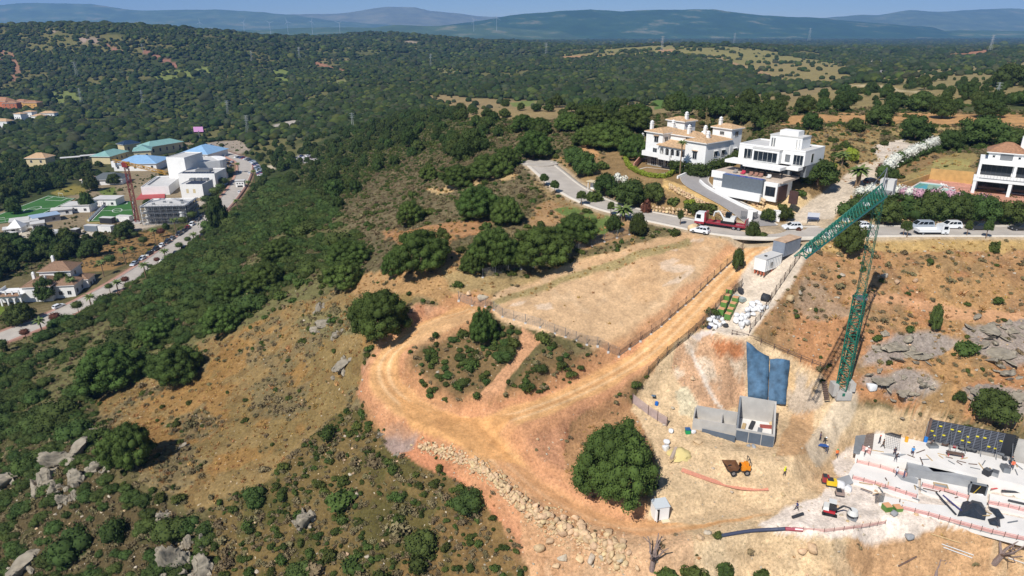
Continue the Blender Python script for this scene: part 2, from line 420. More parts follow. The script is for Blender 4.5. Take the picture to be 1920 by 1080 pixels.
# density maps of plants (per vertex, 0..1)
SCR = np.zeros_like(Z); GRY = np.zeros_like(Z); FOR = np.zeros_like(Z); TUF = np.zeros_like(Z); STO = np.zeros_like(Z)
def dens(A, w, v): A[...] = A*(1-w)+v*w
# base cover
C[...] = L3((104, 96, 62))
FARW = sstep((YY-190)/240)
paint(sstep((n2-0.42)/0.2), (128, 114, 80))
paint(FARW, (66, 76, 40)); paint(FARW*sstep((n3-0.5)/0.1), (114, 110, 66))
paint(sstep((YY-2500)/2500), (62, 78, 44)); 
SCR[...] = 0.55; GRY[...] = 0.45; nf = fbm(XX/48, YY/48, 4, 15); FOR[...] = FARW*(0.12+0.88*sstep((nf-0.37)/0.06))
FOR *= 1-0.6*sstep((n3-0.53)/0.08)*sstep((YY-600)/400)
SCR *= 1-FARW; GRY *= 1-FARW
# hillside left of the plot: maquis thinning upward
hill = pm([(560,520),(620,420),(700,330),(800,270),(980,225),(1000,300),(1010,330),(960,400),(860,470),(760,520),(650,560)], 3, (0, 420))
paint(hill, (108, 99, 70)); paint(hill*sstep((n2-0.45)/0.12), (122, 110, 80)); dens(SCR, hill, 0.22); dens(GRY, hill, 0.6); dens(FOR, hill, 0.0)
h2 = pm([(600,260),(960,215),(1000,232),(880,290),(780,300),(690,330),(640,400),(560,470),(480,470),(520,380)], 5, (120, 520))
dens(FOR, h2, 0.30); dens(SCR, h2, 0.7); paint(h2*0.7, (104, 98, 64))
dn = pm([(-150,720),(0,650),(120,600),(250,530),(440,390),(520,330),(620,380),(690,470),(640,540),(540,570),(400,640),(300,700),(200,720),(185,800),(90,860),(-150,900)], 2, (0, 430))
gap = sstep((fbm(XX/13, YY/13, 4, 64)-0.595)/0.05); paint(dn, (86, 84, 50)); paint(dn*gap, (112, 108, 68)); SCR[...] = SCR*(1-dn)+dn*(1-.85*gap); dens(GRY, dn, 0.30); dens(FOR, dn, 0.0)
ll = pm([(-200,830),(90,840),(180,790),(200,900),(290,950),(420,980),(400,1150),(-200,1150)], 2)
paint(ll, (92, 80, 54)); paint(ll*sstep((fbm(XX/6, YY/6, 4, 62)-0.5)/0.08)*0.8, (74, 74, 44)); dens(SCR, ll, 0.88); dens(GRY, ll, 1.0); dens(STO, ll, 0.6)
low = pm([(400,960),(500,890),(560,850),(640,770),(700,760),(720,800),(760,850),(830,880),(920,930),(985,1000),(1000,1120),(380,1120)], 1.6)
paint(low, (116, 98, 60)); paint(low*sstep((n2-0.5)/0.1), (128, 103, 64)); paint(low*sstep((fbm(XX/5, YY/5, 4, 61)-0.5)/0.08)*0.8, (88, 84, 46)); dens(SCR, low, 0.79); dens(GRY, low, 0.95); dens(STO, low, 0.6); dens(FOR, low, 0)
# golden meadow
mead = pm([(555,565),(640,545),(740,545),(790,560),(780,600),(735,650),(690,660),(682,720),(660,760),(600,800),(560,845),(520,885),(470,915),(400,955),(310,925),(262,900),(275,855),(205,800),(185,755),(195,720),(270,705),(305,720),(385,690),(365,645),(445,612),(540,580)], 1.8)
paint(mead, (144, 121, 78), 0.9); paint(mead*sstep((n2-0.5)/0.14), (132, 112, 70)); paint(mead*sstep((n1-0.62)/0.1), (122, 100, 62)); paint(mead*sstep((fbm(XX/9, YY/9, 4, 88)-0.56)/0.08)*0.6, (158, 118, 66))
mc = sstep((fbm(XX/7, YY/7, 3, 44)-0.58)/0.05); paint(mead*mc*.7, (122, 110, 78)); dens(SCR, mead, 0.02+0.12*mc); dens(GRY, mead, 0.05+0.6*mc); dens(FOR, mead, 0); dens(TUF, mead, 1.0); dens(STO, mead, 0.12)
mead2 = pm([(620,545),(720,500),(800,490),(860,470),(860,540),(930,560),(880,585),(790,560),(700,550)], 1.6)
paint(mead2, (176, 140, 94), 0.7); dens(SCR, mead2, 0.05); dens(GRY, mead2, 0.08); dens(TUF, mead2, 0.8); dens(FOR, mead2, 0)
g2 = pm([(560,590),(640,575),(680,600),(660,630),(560,625)], 1.5); paint(g2*0.8, (122, 116, 78)); dens(GRY, g2, 0.7); dens(SCR, g2, 0.25); dens(STO, g2, 0.6)
# open dry strips between the pines
for pts, c in (([(720,440),(800,425),(900,415),(930,420),(910,435),(840,450),(850,485),(760,470)], (178,134,92)), ([(795,355),(840,348),(880,335),(935,322),(975,318),(970,330),(900,345),(850,358),(815,368)], (200,170,120)),
               ([(1000,385),(1060,372),(1150,392),(1190,420),(1200,440),(1140,450),(1090,470),(1080,440),(1040,420),(985,420)], (172,138,96)), ([(820,500),(960,520),(1060,498),(1180,455),(1290,430),(1310,440),(1180,480),(1000,530),(900,560),(850,550)], (170,146,100))):
    w = pm(pts, 1.6); paint(w, c, 0.8); dens(SCR, w, 0.06); dens(GRY, w, 0.10); dens(TUF, w, 0.7); dens(FOR, w, 0)
gm = pm([(1035,392),(1080,385),(1150,405),(1165,425),(1130,440),(1090,425),(1060,410)], 1.0); paint(gm, (108, 126, 66), 0.7); dens(SCR, gm, 0.02); dens(GRY, gm, 0.02); dens(TUF, gm, 0.4)
vs_ = pm([(1000,330),(1040,345),(1080,372),(1130,398),(1130,412),(1060,385),(1010,372)], 1.0); paint(vs_, (150,128,88)); dens(SCR, vs_, 0.15); dens(FOR, vs_, 0)
# ---- the graded plot
plot = pm([(1295,428),(1340,440),(1400,452),(1396,474),(1300,562),(1158,668),(1040,632),(940,598),(905,575),(940,545),(1040,510),(1120,478),(1200,452)], 1.5)
paint(plot, (206, 172, 130), 0.3); paint(plot*sstep((n2-0.5)/0.1)*0.6, (198, 160, 116)); paint(plot*sstep((n1-0.6)/0.1)*0.35, (214, 186, 148))
for pts in ([(1238,492),(1262,484),(1280,490),(1262,496),(1300,498),(1310,504),(1275,512),(1240,505)], [(1290,450),(1318,446),(1322,451),(1296,454)], [(1255,528),(1300,505),(1306,508),(1268,534),(1240,538)], [(960,568),(985,562),(982,569),(958,575)], [(1002,571),(1032,567),(1036,580),(1010,582)], [(1245,468),(1270,466),(1268,472)]):
    w = pm(pts, 0.7); paint(w*0.55, (224, 204, 178), 0.3)
for A in (SCR, GRY, FOR, STO): dens(A, plot, 0.0)
dens(TUF, plot, 0.05)
gs = pm([(905,572),(960,548),(1060,520),(1160,482),(1290,445),(1295,455),(1180,495),(1060,532),(960,560),(920,580)], 1.0); paint(gs, (164, 146, 100), 0.8); dens(TUF, gs, 1.0)
# ---- red earth round the tracks
bank = pm([(1262,640),(1215,690),(1150,745),(1075,790),(1065,850),(1050,900),(1120,960),(1195,985),(1180,1000),(1080,975),(985,915),(925,845),(940,800),(1040,760),(1130,722),(1200,680)], 0.9)
bank2 = pm([(700,600),(790,575),(860,580),(830,612),(780,650),(748,690),(760,730),(800,760),(860,780),(940,752),(1040,735),(1130,690),(1160,668),(1230,620),(1250,625),(1140,730),(1000,790),(860,812),(750,790),(690,735),(680,690),(740,640)], 0.9)
for w in (bank, bank2):
    paint(w, (188, 138, 102), 0.9); paint(w*sstep((n2-0.5)/0.1)*0.8, (200, 156, 120)); paint(w*sstep((n1-0.58)/0.08)*0.7, (170, 116, 82))
    for A, v in ((SCR, 0.02), (GRY, 0.04), (FOR, 0), (TUF, 0.1), (STO, 0.5)): dens(A, w, v)
bank3 = pm([(690,690),(745,760),(790,800),(870,850),(930,890),(990,950),(1010,1000),(1000,1060),(960,1000),(920,960),(900,930),(840,895),(760,860),(735,845),(700,790),(670,740)], 0.9)
paint(bank3, (194, 134, 96), 0.8); paint(bank3*sstep((n1-0.55)/0.1)*0.6, (205, 158, 120))
for A, v in ((SCR, 0.05), (GRY, 0.05), (FOR, 0), (TUF, 0.1), (STO, 0.9)): dens(A, bank3, v)
gd = pm([(715,800),(745,790),(790,815),(775,845),(740,850),(718,830)], 0.5); paint(gd, (158, 136, 122), 0.6)
isl = pm([(895,618),(950,612),(985,630),(960,670),(915,720),(880,758),(840,768),(785,745),(757,715),(765,680),(800,655),(850,632)], 0.6)
isl2 = pm([(1005,668),(1050,650),(1095,680),(1140,688),(1070,722),(985,742),(948,735),(972,705)], 0.6)
for w in (isl, isl2):
    paint(w, (124, 102, 68), 0.9)
    for A, v in ((SCR, 0.8), (GRY, 0.45), (STO, 0.6), (FOR, 0)): dens(A, w, v)
under = pm([(1062,850),(1078,790),(1150,748),(1188,762),(1222,830),(1238,900),(1215,975),(1190,985),(1120,960),(1052,900)], 0.9); paint(under, (172, 132, 92), .9)
for A, v in ((SCR, 0.03), (GRY, 0.12), (FOR, 0), (TUF, .4), (STO, .4)): dens(A, under, v)
fsc = pm([(1192,752),(1240,690),(1262,690),(1275,740),(1268,790),(1225,790)], 0.8); paint(fsc, (150, 122, 84), .9); dens(SCR, fsc, .5); dens(GRY, fsc, .7)
strip = pm([(980,612),(1012,640),(985,672),(955,712),(940,742),(885,778),(862,772),(905,728),(945,690),(972,655)], 0.6); paint(strip, (196, 148, 108), .8)
for A in (SCR, GRY, STO): dens(A, strip, 0.03)
red3 = pm([(1130,690),(1200,640),(1230,622),(1250,628),(1150,722),(1040,760),(960,790),(940,752),(985,742),(1070,722)], .6); paint(red3*.8, (186, 128, 92), .9); dens(SCR, red3, 0); dens(GRY, red3, .05)
# ---- tracks
def lane_w(line, half, soft, jit=0.8):
    xs = np.array([p.x for p in line]); ys = np.array([p.y for p in line]); w = np.zeros_like(Z)
    m = half+soft+3
    sel = (XX > xs.min()-m) & (XX < xs.max()+m) & (YY > ys.min()-m) & (YY < ys.max()+m)
    d, par = dseg(XX[sel], YY[sel], [(p.x, p.y) for p in line])
    w[sel] = 1-sstep((d+_wx[sel]*jit*2-half)/soft)
    dm = np.full_like(Z, 99.0); dm[sel] = d
    return w, dm
for ln, hw in ((trackA, 2.6), (trackB, 3.0)):
    w, d = lane_w(ln, hw+1.2, 1.2, 1.6); paint(w*0.7, (204, 150, 106), 0.6)
    w, d = lane_w(ln, hw-0.4, 1.0, 1.0); paint(w, (218, 169, 113), 0.35)
    rut = np.exp(-((d-0.9)/0.35)**2)*w; paint(rut*0.7, (230, 194, 146))
    paint(np.exp(-(d/0.3)**2)*w*0.55, (194, 146, 98))
    for A in (SCR, GRY, FOR, STO, TUF): dens(A, np.clip(lane_w(ln, hw+0.6, 0.5)[0], 0, 1), 0.0)
wide = pm([(735,735),(800,768),(870,785),(960,778),(930,815),(960,870),(920,862),(840,830),(770,805)], 0.7); paint(wide*0.9, (214, 162, 104), 0.25)
for A in (SCR, GRY, STO, TUF): dens(A, wide, 0)
up = pm([(800,608),(870,582),(900,590),(850,612),(790,650),(760,650)], 0.8); paint(up*0.8, (206, 166, 118), 0.3)
# ---- rocky wall foot and sandy slope at the bottom
sand = pm([(1000,930),(1100,985),(1200,1005),(1300,995),(1450,965),(1560,1000),(1700,970),(1930,1010),(2200,1010),(2200,1200),(985,1200),(990,1050),(975,960)], 0.9)
paint(sand, (212, 184, 142), 0.9); paint(sand*sstep((n2-0.5)/0.1)*0.7, (196, 150, 104)); paint(sand*sstep((n1-0.58)/0.1)*0.6, (216, 192, 152))
for A, v in ((SCR, 0.01), (GRY, 0.03), (FOR, 0), (TUF, 0.05), (STO, 0.7)): dens(A, sand, v)
rw, _ = lane_w([G(p, q) for p, q in ((985,920),(1050,975),(1120,1010),(1190,1030),(1230,1050))], 5, 3); paint(rw*pm([(900,850),(1300,980),(1300,1100),(980,1100)], .5)*0.5, (200, 150, 110))
# ---- right-hand hillside
rh = pm([(1480,492),(1540,450),(1560,444),(2300,444),(2300,860),(1900,800),(1740,775),(1600,745),(1545,700),(1440,645),(1410,625),(1430,575)], 1.0)
paint(rh, (170, 132, 92), 0.9); paint(rh*sstep((n2-0.46)/0.12)*0.9, (180, 140, 92)); paint(rh*sstep((n1-0.55)/0.1)*0.7, (150, 124, 86))
paint(rh*sstep((fbm(XX/8, YY/8, 4, 77)-0.54)/0.08)*0.85, (182, 132, 90))
for A, v in ((SCR, 0.05), (GRY, 0.22), (FOR, 0), (TUF, 0.7), (STO, 0.9)): dens(A, rh, v)
rt = pm([(1600,545),(1700,555),(1800,575),(1930,585),(1930,600),(1790,600),(1690,570),(1590,560)], 0.8); paint(rt*0.8, (204, 156, 114), 0.5)
for pts in ([(1480,560),(1500,515),(1560,540),(1600,590),(1540,600),(1490,590)],):
    w = pm(pts, 2); paint(w*0.8, (160, 138, 112))
for pts in ([(1625,660),(1690,630),(1760,625),(1790,640),(1760,670),(1680,680),(1630,675)], [(1805,605),(1920,600),(2000,620),(2000,680),(1880,690),(1830,660),(1810,630)], [(1620,700),(1680,690),(1740,710),(1760,730),(1700,745),(1630,725)], [(1800,730),(1870,715),(1960,740),(1960,790),(1850,780)]):
    w = pm(pts, 1.5); paint(w*0.9, (158, 148, 136), 1.0); dens(STO, w, 1.0); dens(TUF, w, 0.2)
# ---- building site
site = pm([(1262,645),(1330,612),(1400,625),(1440,645),(1545,695),(1560,745),(1620,760),(1730,775),(1930,840),(2300,900),(2300,1020),(1930,1010),(1700,970),(1560,1005),(1440,965),(1300,985),(1215,975),(1240,900),(1225,830),(1180,770)], 0.8)
paint(site, (214, 186, 144), 0.8); paint(site*sstep((n2-0.5)/0.1)*0.6, (204, 168, 122)); paint(site*sstep((n1-0.58)/0.1)*0.5, (216, 188, 146))
for A in (SCR, GRY, FOR, TUF): dens(A, site, 0.0)
dens(STO, site, 0.9)
cut = pm([(1265,650),(1330,625),(1400,640),(1400,700),(1398,760),(1330,785),(1290,740),(1262,690)], 0.7)
paint(cut, (204, 164, 126), 1.0); paint(cut*sstep((n2-0.47)/0.08), (208, 184, 154)); paint(cut*sstep((n1-0.57)/0.08)*0.7, (222, 206, 178))
cut2 = pm([(1330,640),(1390,640),(1395,670),(1350,668)], 0.6); paint(cut2, (188, 126, 84))
cutr = pm([(1480,690),(1545,705),(1548,760),(1500,790),(1478,770)], 0.7); paint(cutr, (210, 178, 132), 0.8); paint(cutr*sstep((n1-0.5)/0.1)*0.8, (186, 172, 152))
cl = pm([(1268,730),(1292,722),(1310,760),(1305,788),(1275,775)], 0.5); paint(cl, (214, 200, 164), 1.0)
rc = pm([(1560,760),(1640,765),(1735,785),(1740,830),(1640,812),(1580,815)], 0.6); paint(rc, (206, 180, 138), 0.9); paint(rc*sstep((n1-0.5)/0.1)*0.8, (176, 150, 116))
dust = pm([(1425,985),(1475,957),(1540,928),(1570,900),(1560,870),(1590,840),(1640,815),(1740,832),(1930,880),(2200,930),(2200,1030),(1930,1008),(1760,985),(1720,1000),(1640,1012),(1520,1012)], 1.4)
paint(dust*0.92, (234, 221, 203), 0.4)
ramp = pm([(1480,778),(1528,772),(1522,850),(1450,856),(1476,800)], .6); paint(ramp*.8, (192, 152, 108), .6)
dust2 = pm([(1290,632),(1345,612),(1350,618),(1310,640)], 0.3); paint(dust2, (224, 208, 190), 0.2)
for pts in ([(1290,650),(1300,655),(1325,700),(1342,745),(1338,752),(1318,705)], [(1342,745),(1362,780),(1358,784),(1338,752)]):
    w = pm(pts, 0.4); paint(w, (226, 212, 190), 0.3)
w, _ = lane_w(siteroad, 3.6, 1.0, 1.2); paint(w, (219, 203, 178), 0.25)
for A in (SCR, GRY, STO, TUF): dens(A, w, 0)
yard = pm([(1335,605),(1355,585),(1400,570),(1440,545),(1452,570),(1420,610),(1400,622),(1350,618)], 0.6); paint(yard, (214, 200, 178), 0.3)
for A in (SCR, GRY, STO, TUF): dens(A, yard, 0)
w, _ = lane_w([G(p, q) for p, q in ((1592,740),(1562,790),(1540,830),(1525,850))], 1.3, 0.7, .5); paint(w*0.8, (204, 188, 160), .3)
# ---- around the villas
gar = pm([(1030,300),(1180,280),(1400,290),(1550,250),(1760,290),(1930,300),(1930,445),(1560,430),(1480,425),(1400,412),(1290,402),(1180,385),(1090,362),(1050,330)], 1.2, (60, 300))
paint(gar, (150, 124, 84), 0.8); dens(FOR, gar, 0); dens(SCR, gar, 0.22); dens(GRY, gar, 0.15); dens(TUF, gar, 0.3)
for pts, c in (([(1690,335),(1740,310),(1790,286),(1832,286),(1826,330),(1824,345),(1740,338),(1700,352)], (158,140,90)), ([(1745,322),(1822,325),(1822,343),(1745,338)], (186,148,88)), ([(1750,300),(1820,296),(1820,318),(1745,316)], (168,156,96)),
               ([(1245,335),(1300,352),(1350,375),(1400,398),(1395,408),(1300,372),(1240,350)], (206,172,112)), ([(1380,372),(1440,364),(1515,360),(1530,380),(1500,400),(1450,410),(1410,396)], (226,196,144)), ([(1090,270),(1115,268),(1125,290),(1105,305),(1090,290)], (206,160,108)),
               ([(1190,395),(1300,402),(1300,415),(1180,405)], (150,132,84)), ([(1560,408),(1700,410),(1920,420),(1920,428),(1560,424)], (196,164,108)), ([(1520,445),(1930,445),(1930,470),(1700,472),(1540,470)], (182,152,98))):
    w = pm(pts, 0.6, (60, 300)); paint(w, c, 0.6); dens(SCR, w, 0.02); dens(GRY, w, 0.03)
deck = pm([(1688,356),(1745,336),(1832,346),(1826,364),(1720,368)], 0.1, (60, 300)); paint(deck, (204, 150, 128), 0.2); dens(SCR, deck, 0); dens(GRY, deck, 0); dens(TUF, deck, 0)
w, _ = lane_w(lane, 3.3, 0.9); paint(w, (212, 196, 170), 0.4); dens(SCR, w, 0); dens(GRY, w, 0)
yl = pm([(1640,268),(1700,262),(1710,275),(1650,300),(1630,305)], 0.8, (60, 300)); paint(yl, (214, 200, 178), 0.3)
bg = pm([(1460,245),(1560,235),(1650,248),(1640,300),(1560,312),(1520,280)], 1.5, (60, 330)); paint(bg, (160, 138, 92), 0.9); dens(FOR, bg, 0.01); dens(SCR, bg, 0.25); dens(GRY, bg, 0.3); dens(TUF, bg, 0.6)
og = pm([(1420,228),(1500,217),(1600,212),(1930,216),(1930,236),(1700,232),(1560,228),(1440,237)], 1.5, (60, 380)); paint(og, (196, 152, 100), 0.6)
for A in (FOR, SCR, GRY): dens(A, og, 0.0)
og2 = pm([(1640,236),(1930,240),(1930,262),(1760,262),(1650,250)], 1.5, (60, 330)); paint(og2, (172, 150, 98), 0.8); dens(FOR, og2, 0.05); dens(SCR, og2, 0.15); dens(GRY, og2, 0.2)
bl = pm([(960,205),(1460,203),(1470,262),(1400,238),(1200,232),(960,268)], 4, (190, 420)); dens(FOR, bl, 0.10); dens(GRY, bl, .5); dens(SCR, bl, .3); paint(bl*.7, (128,112,76))
# ---- far meadows, clearings, scars and dirt roads
def far(pts, c, f=0.0, amp=6, yr=(230, 4000), det=0.6, k=1.0):
    w = pm(pts, amp, yr)*k; paint(w, c, det); dens(FOR, w, f); dens(SCR, w, 0); dens(GRY, w, 0)
far([(780,180),(960,183),(1060,195),(1110,205),(1060,222),(960,220),(870,226),(850,210)], (156,136,94), 0.05)
far([(1080,196),(1250,190),(1400,180),(1500,170),(1585,158),(1560,185),(1450,205),(1300,213),(1120,213)], (152,134,92), 0.06)
far([(1370,200),(1500,185),(1600,156),(1760,165),(1790,180),(1700,196),(1640,206),(1560,214),(1400,214)], (156,138,90), 0.015)
far([(1650,140),(1760,130),(1930,114),(1930,150),(1860,160),(1760,165),(1640,152)], (152,138,92), 0.05)
far([(1560,168),(1800,165),(1930,158),(1930,190),(1800,196),(1640,206),(1560,214)], (152,136,90), 0.10)
far([(1060,102),(1150,91),(1230,83),(1330,86),(1420,92),(1500,106),(1590,120),(1590,138),(1500,152),(1430,140),(1330,110),(1250,96),(1150,104),(1040,110)], (146,138,84), 0.018, 12)
far([(1440,112),(1520,116),(1590,124),(1590,150),(1500,158),(1440,150),(1400,130)], (152,138,88), 0.02, 12)
far([(1220,190),(1250,185),(1255,200),(1225,205)], (98,124,56), 0, 2); far([(960,190),(1010,190),(1010,200),(960,202)], (120,132,70), 0.0, 4)
far([(280,136),(390,126),(402,140),(330,154),(320,166),(300,160)], (126,136,72), 0.08, 8); far([(85,178),(140,168),(155,190),(100,196)], (122,132,72), 0.1, 8); far([(215,160),(262,170),(240,185),(190,180)], (128,132,76), 0.2, 8)
far([(505,130),(540,128),(546,155),(525,160)], (124,136,70), 0.05, 6); far([(610,152),(660,150),(650,162),(615,162)], (134,134,80), 0.05, 6)
far([(705,148),(740,143),(740,158),(700,160)], (140,132,84), 0.1, 6); far([(790,130),(870,122),(870,135),(800,140)], (134,130,84), 0.15, 8); far([(590,110),(655,108),(650,118),(600,122)], (140,128,84), 0.1, 8); far([(580,92),(720,88),(800,95),(720,104),(600,100)], (110,112,66), 0.4, 14)
far([(510,232),(560,226),(552,240),(512,242)], (186,176,160), 0, 3)
far([(1030,106),(1150,102),(1150,108),(1030,111)], (186,144,100), 0.0, 5); far([(1235,92),(1260,92),(1270,100),(1240,99)], (190,150,108), 0.0, 4)
far([(195,80),(203,80),(234,100),(228,104)], (158,112,96), 0, 4); far([(268,97),(276,96),(338,122),(330,126)], (160,114,96), 0, 4); far([(14,95),(24,97),(38,125),(36,152),(24,150),(28,120)], (156,118,92), 0, 4); far([(0,92),(10,90),(10,118),(0,120)], (152,118,92), 0, 4)
far([(75,57),(100,56),(105,64),(80,60)], (170,150,130), 0, 4); far([(145,70),(185,74),(185,79),(150,77)], (164,144,126), 0.05, 5); far([(760,77),(785,80),(780,85),(757,80)], (176,158,132), 0, 4)
far([(1780,102),(1850,94),(1870,98),(1800,108)], (176,126,90), 0, 5); far([(1650,108),(1656,108),(1655,138),(1646,137)], (150,146,140), 0, 1.5); far([(1634,112),(1640,110),(1637,132),(1633,132)], (176,170,150), 0, 1.5)
far([(1330,103),(1336,103),(1440,138),(1450,146),(1436,144)], (180,146,106), 0, 2); far([(1560,158),(1650,160),(1745,176),(1745,180),(1650,166)], (196,178,134), 0, 1.5)
far([(575,112),(600,118),(660,135),(675,140),(640,135),(590,120)], (170,124,96), 0, 3)
far([(1730,210),(1770,200),(1920,196),(1920,214),(1800,216)], (90,96,58), 0.5, 4)
# ---- valley: road verges, school grounds
sch = pm([(-80,470),(140,440),(262,428),(300,405),(385,372),(430,320),(470,300),(440,275),(330,262),(215,285),(190,330),(140,362),(60,380),(-80,415)], 3, (250, 700))
paint(sch, (150, 134, 104), 0.6); dens(FOR, sch, 0.10); w = pm([(60,300),(215,282),(330,262),(350,285),(212,330),(150,350)], 3, (250, 800)); dens(FOR, w, 0.9); paint(w, (84, 86, 52)); dens(SCR, sch, 0.12)
vw = pm([(-150,455),(0,455),(150,450),(250,432),(262,442),(205,470),(165,500),(120,480),(60,500),(0,530),(-150,560)], 3, (200, 500)); dens(FOR, vw, 0.95); paint(vw, (82, 84, 50)); dens(SCR, vw, .4)
vw = pm([(-150,395),(0,392),(60,372),(140,352),(200,300),(215,285),(60,300),(-150,330)], 3, (300, 800)); dens(FOR, vw, 1.0)
for pts, c in (([(0,438),(60,432),(140,428),(180,430),(190,440),(90,452),(0,456)], (206,194,170)), ([(150,480),(230,440),(300,425),(330,440),(280,470),(210,505),(150,510)], (150,118,74)), ([(160,410),(215,385),(240,400),(170,430)], (164,146,96)), ([(95,360),(140,344),(165,350),(160,362),(110,366)], (142,130,66)), ([(180,355),(215,348),(215,366),(190,366)], (110,124,60)),
               ([(400,296),(436,290),(470,300),(478,316),(462,330),(452,300),(420,300)], (190,186,180)), ([(560,290),(600,288),(596,302),(556,306)], (196,190,184)), ([(385,268),(450,262),(470,280),(440,290),(392,285)], (168,154,134)), ([(225,420),(300,405),(390,370),(386,380),(310,418),(240,432)], (196,182,160)), ([(500,312),(522,306),(520,316),(504,322)], (204,190,160))):
    w = pm(pts, 1.5, (250, 700)); paint(w, c, 0.5); dens(FOR, w, 0.0); dens(SCR, w, 0.04)
lawn = pm([(-20,572),(10,572),(14,590),(-20,594)], 1, (150, 400)); paint(lawn, (112, 128, 52), 0.4)
w, dv = lane_w(valley, 9, 4); dens(FOR, w, 0); w, dv = lane_w(valley, 6.8, 0.8); dens(SCR, w, 0); dens(GRY, w, 0); paint(w, (150, 122, 96), .5)
w, dv = lane_w(street, 5.2, 1.0, .4)
for A in (SCR, GRY, FOR, TUF, STO): dens(A, w, 0)
paint(w, (190, 170, 138), .4)
w, dv = lane_w(driveway, 4.2, 1.0, .4)
for A in (SCR, GRY, FOR, TUF, STO): dens(A, w, 0)
# ---- small relief now that the cover is known
_rr = np.clip(SCR*0.5+GRY*0.4+STO*0.7+bank*0.5+bank3*0.6+rh*0.5+sand*0.6+cut*0.8+rc*0.9, 0, 1.2)*_flat*_near
Z += (fbm(XX/1.8, YY/1.8, 2, 101)-0.5)*0.7*_rr+(fbm(XX/6, YY/6, 3, 102)-0.5)*1.3*_rr*(1-site*0.6)
# ---- mesh
def ground_material():
    m = bpy.data.materials.new('ground'); m.use_nodes = True; nt = m.node_tree; N = nt.nodes.new; L = nt.links.new
    b = nt.nodes['Principled BSDF']; b.inputs['Roughness'].default_value = 0.95; b.inputs['Specular IOR Level'].default_value = 0.1
    at = N('ShaderNodeAttribute'); at.attribute_name = 'col'
    tc = N('ShaderNodeTexCoord')
    def noise(sc, det=4, rough=0.6):
        n = N('ShaderNodeTexNoise'); n.inputs['Scale'].default_value = sc; n.inputs['Detail'].default_value = det; n.inputs['Roughness'].default_value = rough
        L(tc.outputs['Object'], n.inputs['Vector']); return n
    def rng(src, a, b_, c, d):
        r = N('ShaderNodeMapRange'); r.inputs[1].default_value = a; r.inputs[2].default_value = b_; r.inputs[3].default_value = c; r.inputs[4].default_value = d
        L(src, r.inputs[0]); return r.outputs[0]
    def mixc(fac, a, b_):
        x = N('ShaderNodeMix'); x.data_type = 'RGBA'; L(fac, x.inputs[0]); L(a, x.inputs[6])
        if isinstance(b_, tuple): x.inputs[7].default_value = (*b_, 1)
        else: L(b_, x.inputs[7])
        return x.outputs[2]
    def mul(a, b_):
        x = N('ShaderNodeMath'); x.operation = 'MULTIPLY'; L(a, x.inputs[0])
        if isinstance(b_, float): x.inputs[1].default_value = b_
        else: L(b_, x.inputs[1])
        return x.outputs[0]
    fine = noise(2.2, 6, 0.7); mid = noise(0.45, 5, 0.6); big = noise(0.09, 4); spk = noise(3.6, 3, 0.5); sto = noise(1.7, 2, 0.5)
    f1 = rng(fine.outputs[0], 0.28, 0.72, 0.55, 1.45); f2 = rng(mid.outputs[0], 0.3, 0.7, 0.78, 1.22); f3 = rng(big.outputs[0], 0.3, 0.7, 0.9, 1.1)
    det = at.outputs['Alpha']
    one = N('ShaderNodeValue'); one.outputs[0].default_value = 1.0
    x = N('ShaderNodeMix'); x.data_type = 'FLOAT'; L(det, x.inputs[0]); L(rng(fine.outputs[0], 0.3, 0.7, 0.8, 1.2), x.inputs[2]); L(f1, x.inputs[3])
    v = mul(mul(x.outputs[0], f2), f3)
    sc = N('ShaderNodeVectorMath'); sc.operation = 'SCALE'; L(at.outputs['Color'], sc.inputs[0]); L(v, sc.inputs['Scale'])
    col = mixc(mul(mul(rng(spk.outputs[0], 0.60, 0.68, 0, 1), det), 0.55), sc.outputs[0], lin((92, 88, 54)))
    col = mixc(mul(mul(rng(sto.outputs[0], 0.70, 0.74, 0, 1), det), 0.75), col, lin((205, 190, 165)))
    L(col, b.inputs['Base Color'])
    bp = N('ShaderNodeBump'); bp.inputs['Strength'].default_value = 0.55; bp.inputs['Distance'].default_value = 0.35
    x2 = N('ShaderNodeMix'); x2.data_type = 'FLOAT'; L(det, x2.inputs[0]); L(mul(fine.outputs[0], 0.25), x2.inputs[2]); L(fine.outputs[0], x2.inputs[3])
    L(x2.outputs[0], bp.inputs['Height']); L(bp.outputs[0], b.inputs['Normal'])
    return m
M_GROUND = ground_material()
def grid_mesh(name, j0, j1):
    z = Z[j0:j1]; n, k = z.shape
    V = np.stack([XX[j0:j1], YY[j0:j1], z], -1).reshape(-1, 3)
    i = np.arange(n*k).reshape(n, k); F = np.stack([i[:-1, :-1], i[:-1, 1:], i[1:, 1:], i[1:, :-1]], -1).reshape(-1, 4)
    me = np_mesh(name, V, F, [M_GROUND], True)
    a = me.color_attributes.new('col', 'FLOAT_COLOR', 'POINT')
    a.data.foreach_set('color', np.concatenate([C[j0:j1].reshape(-1, 3)*np.array([0.87, 0.865, 0.91]), DET[j0:j1].reshape(-1, 1)], 1).astype(np.float32).ravel())
    return me
tag(link('ground', grid_mesh('ground', 0, NV)), kind='structure')
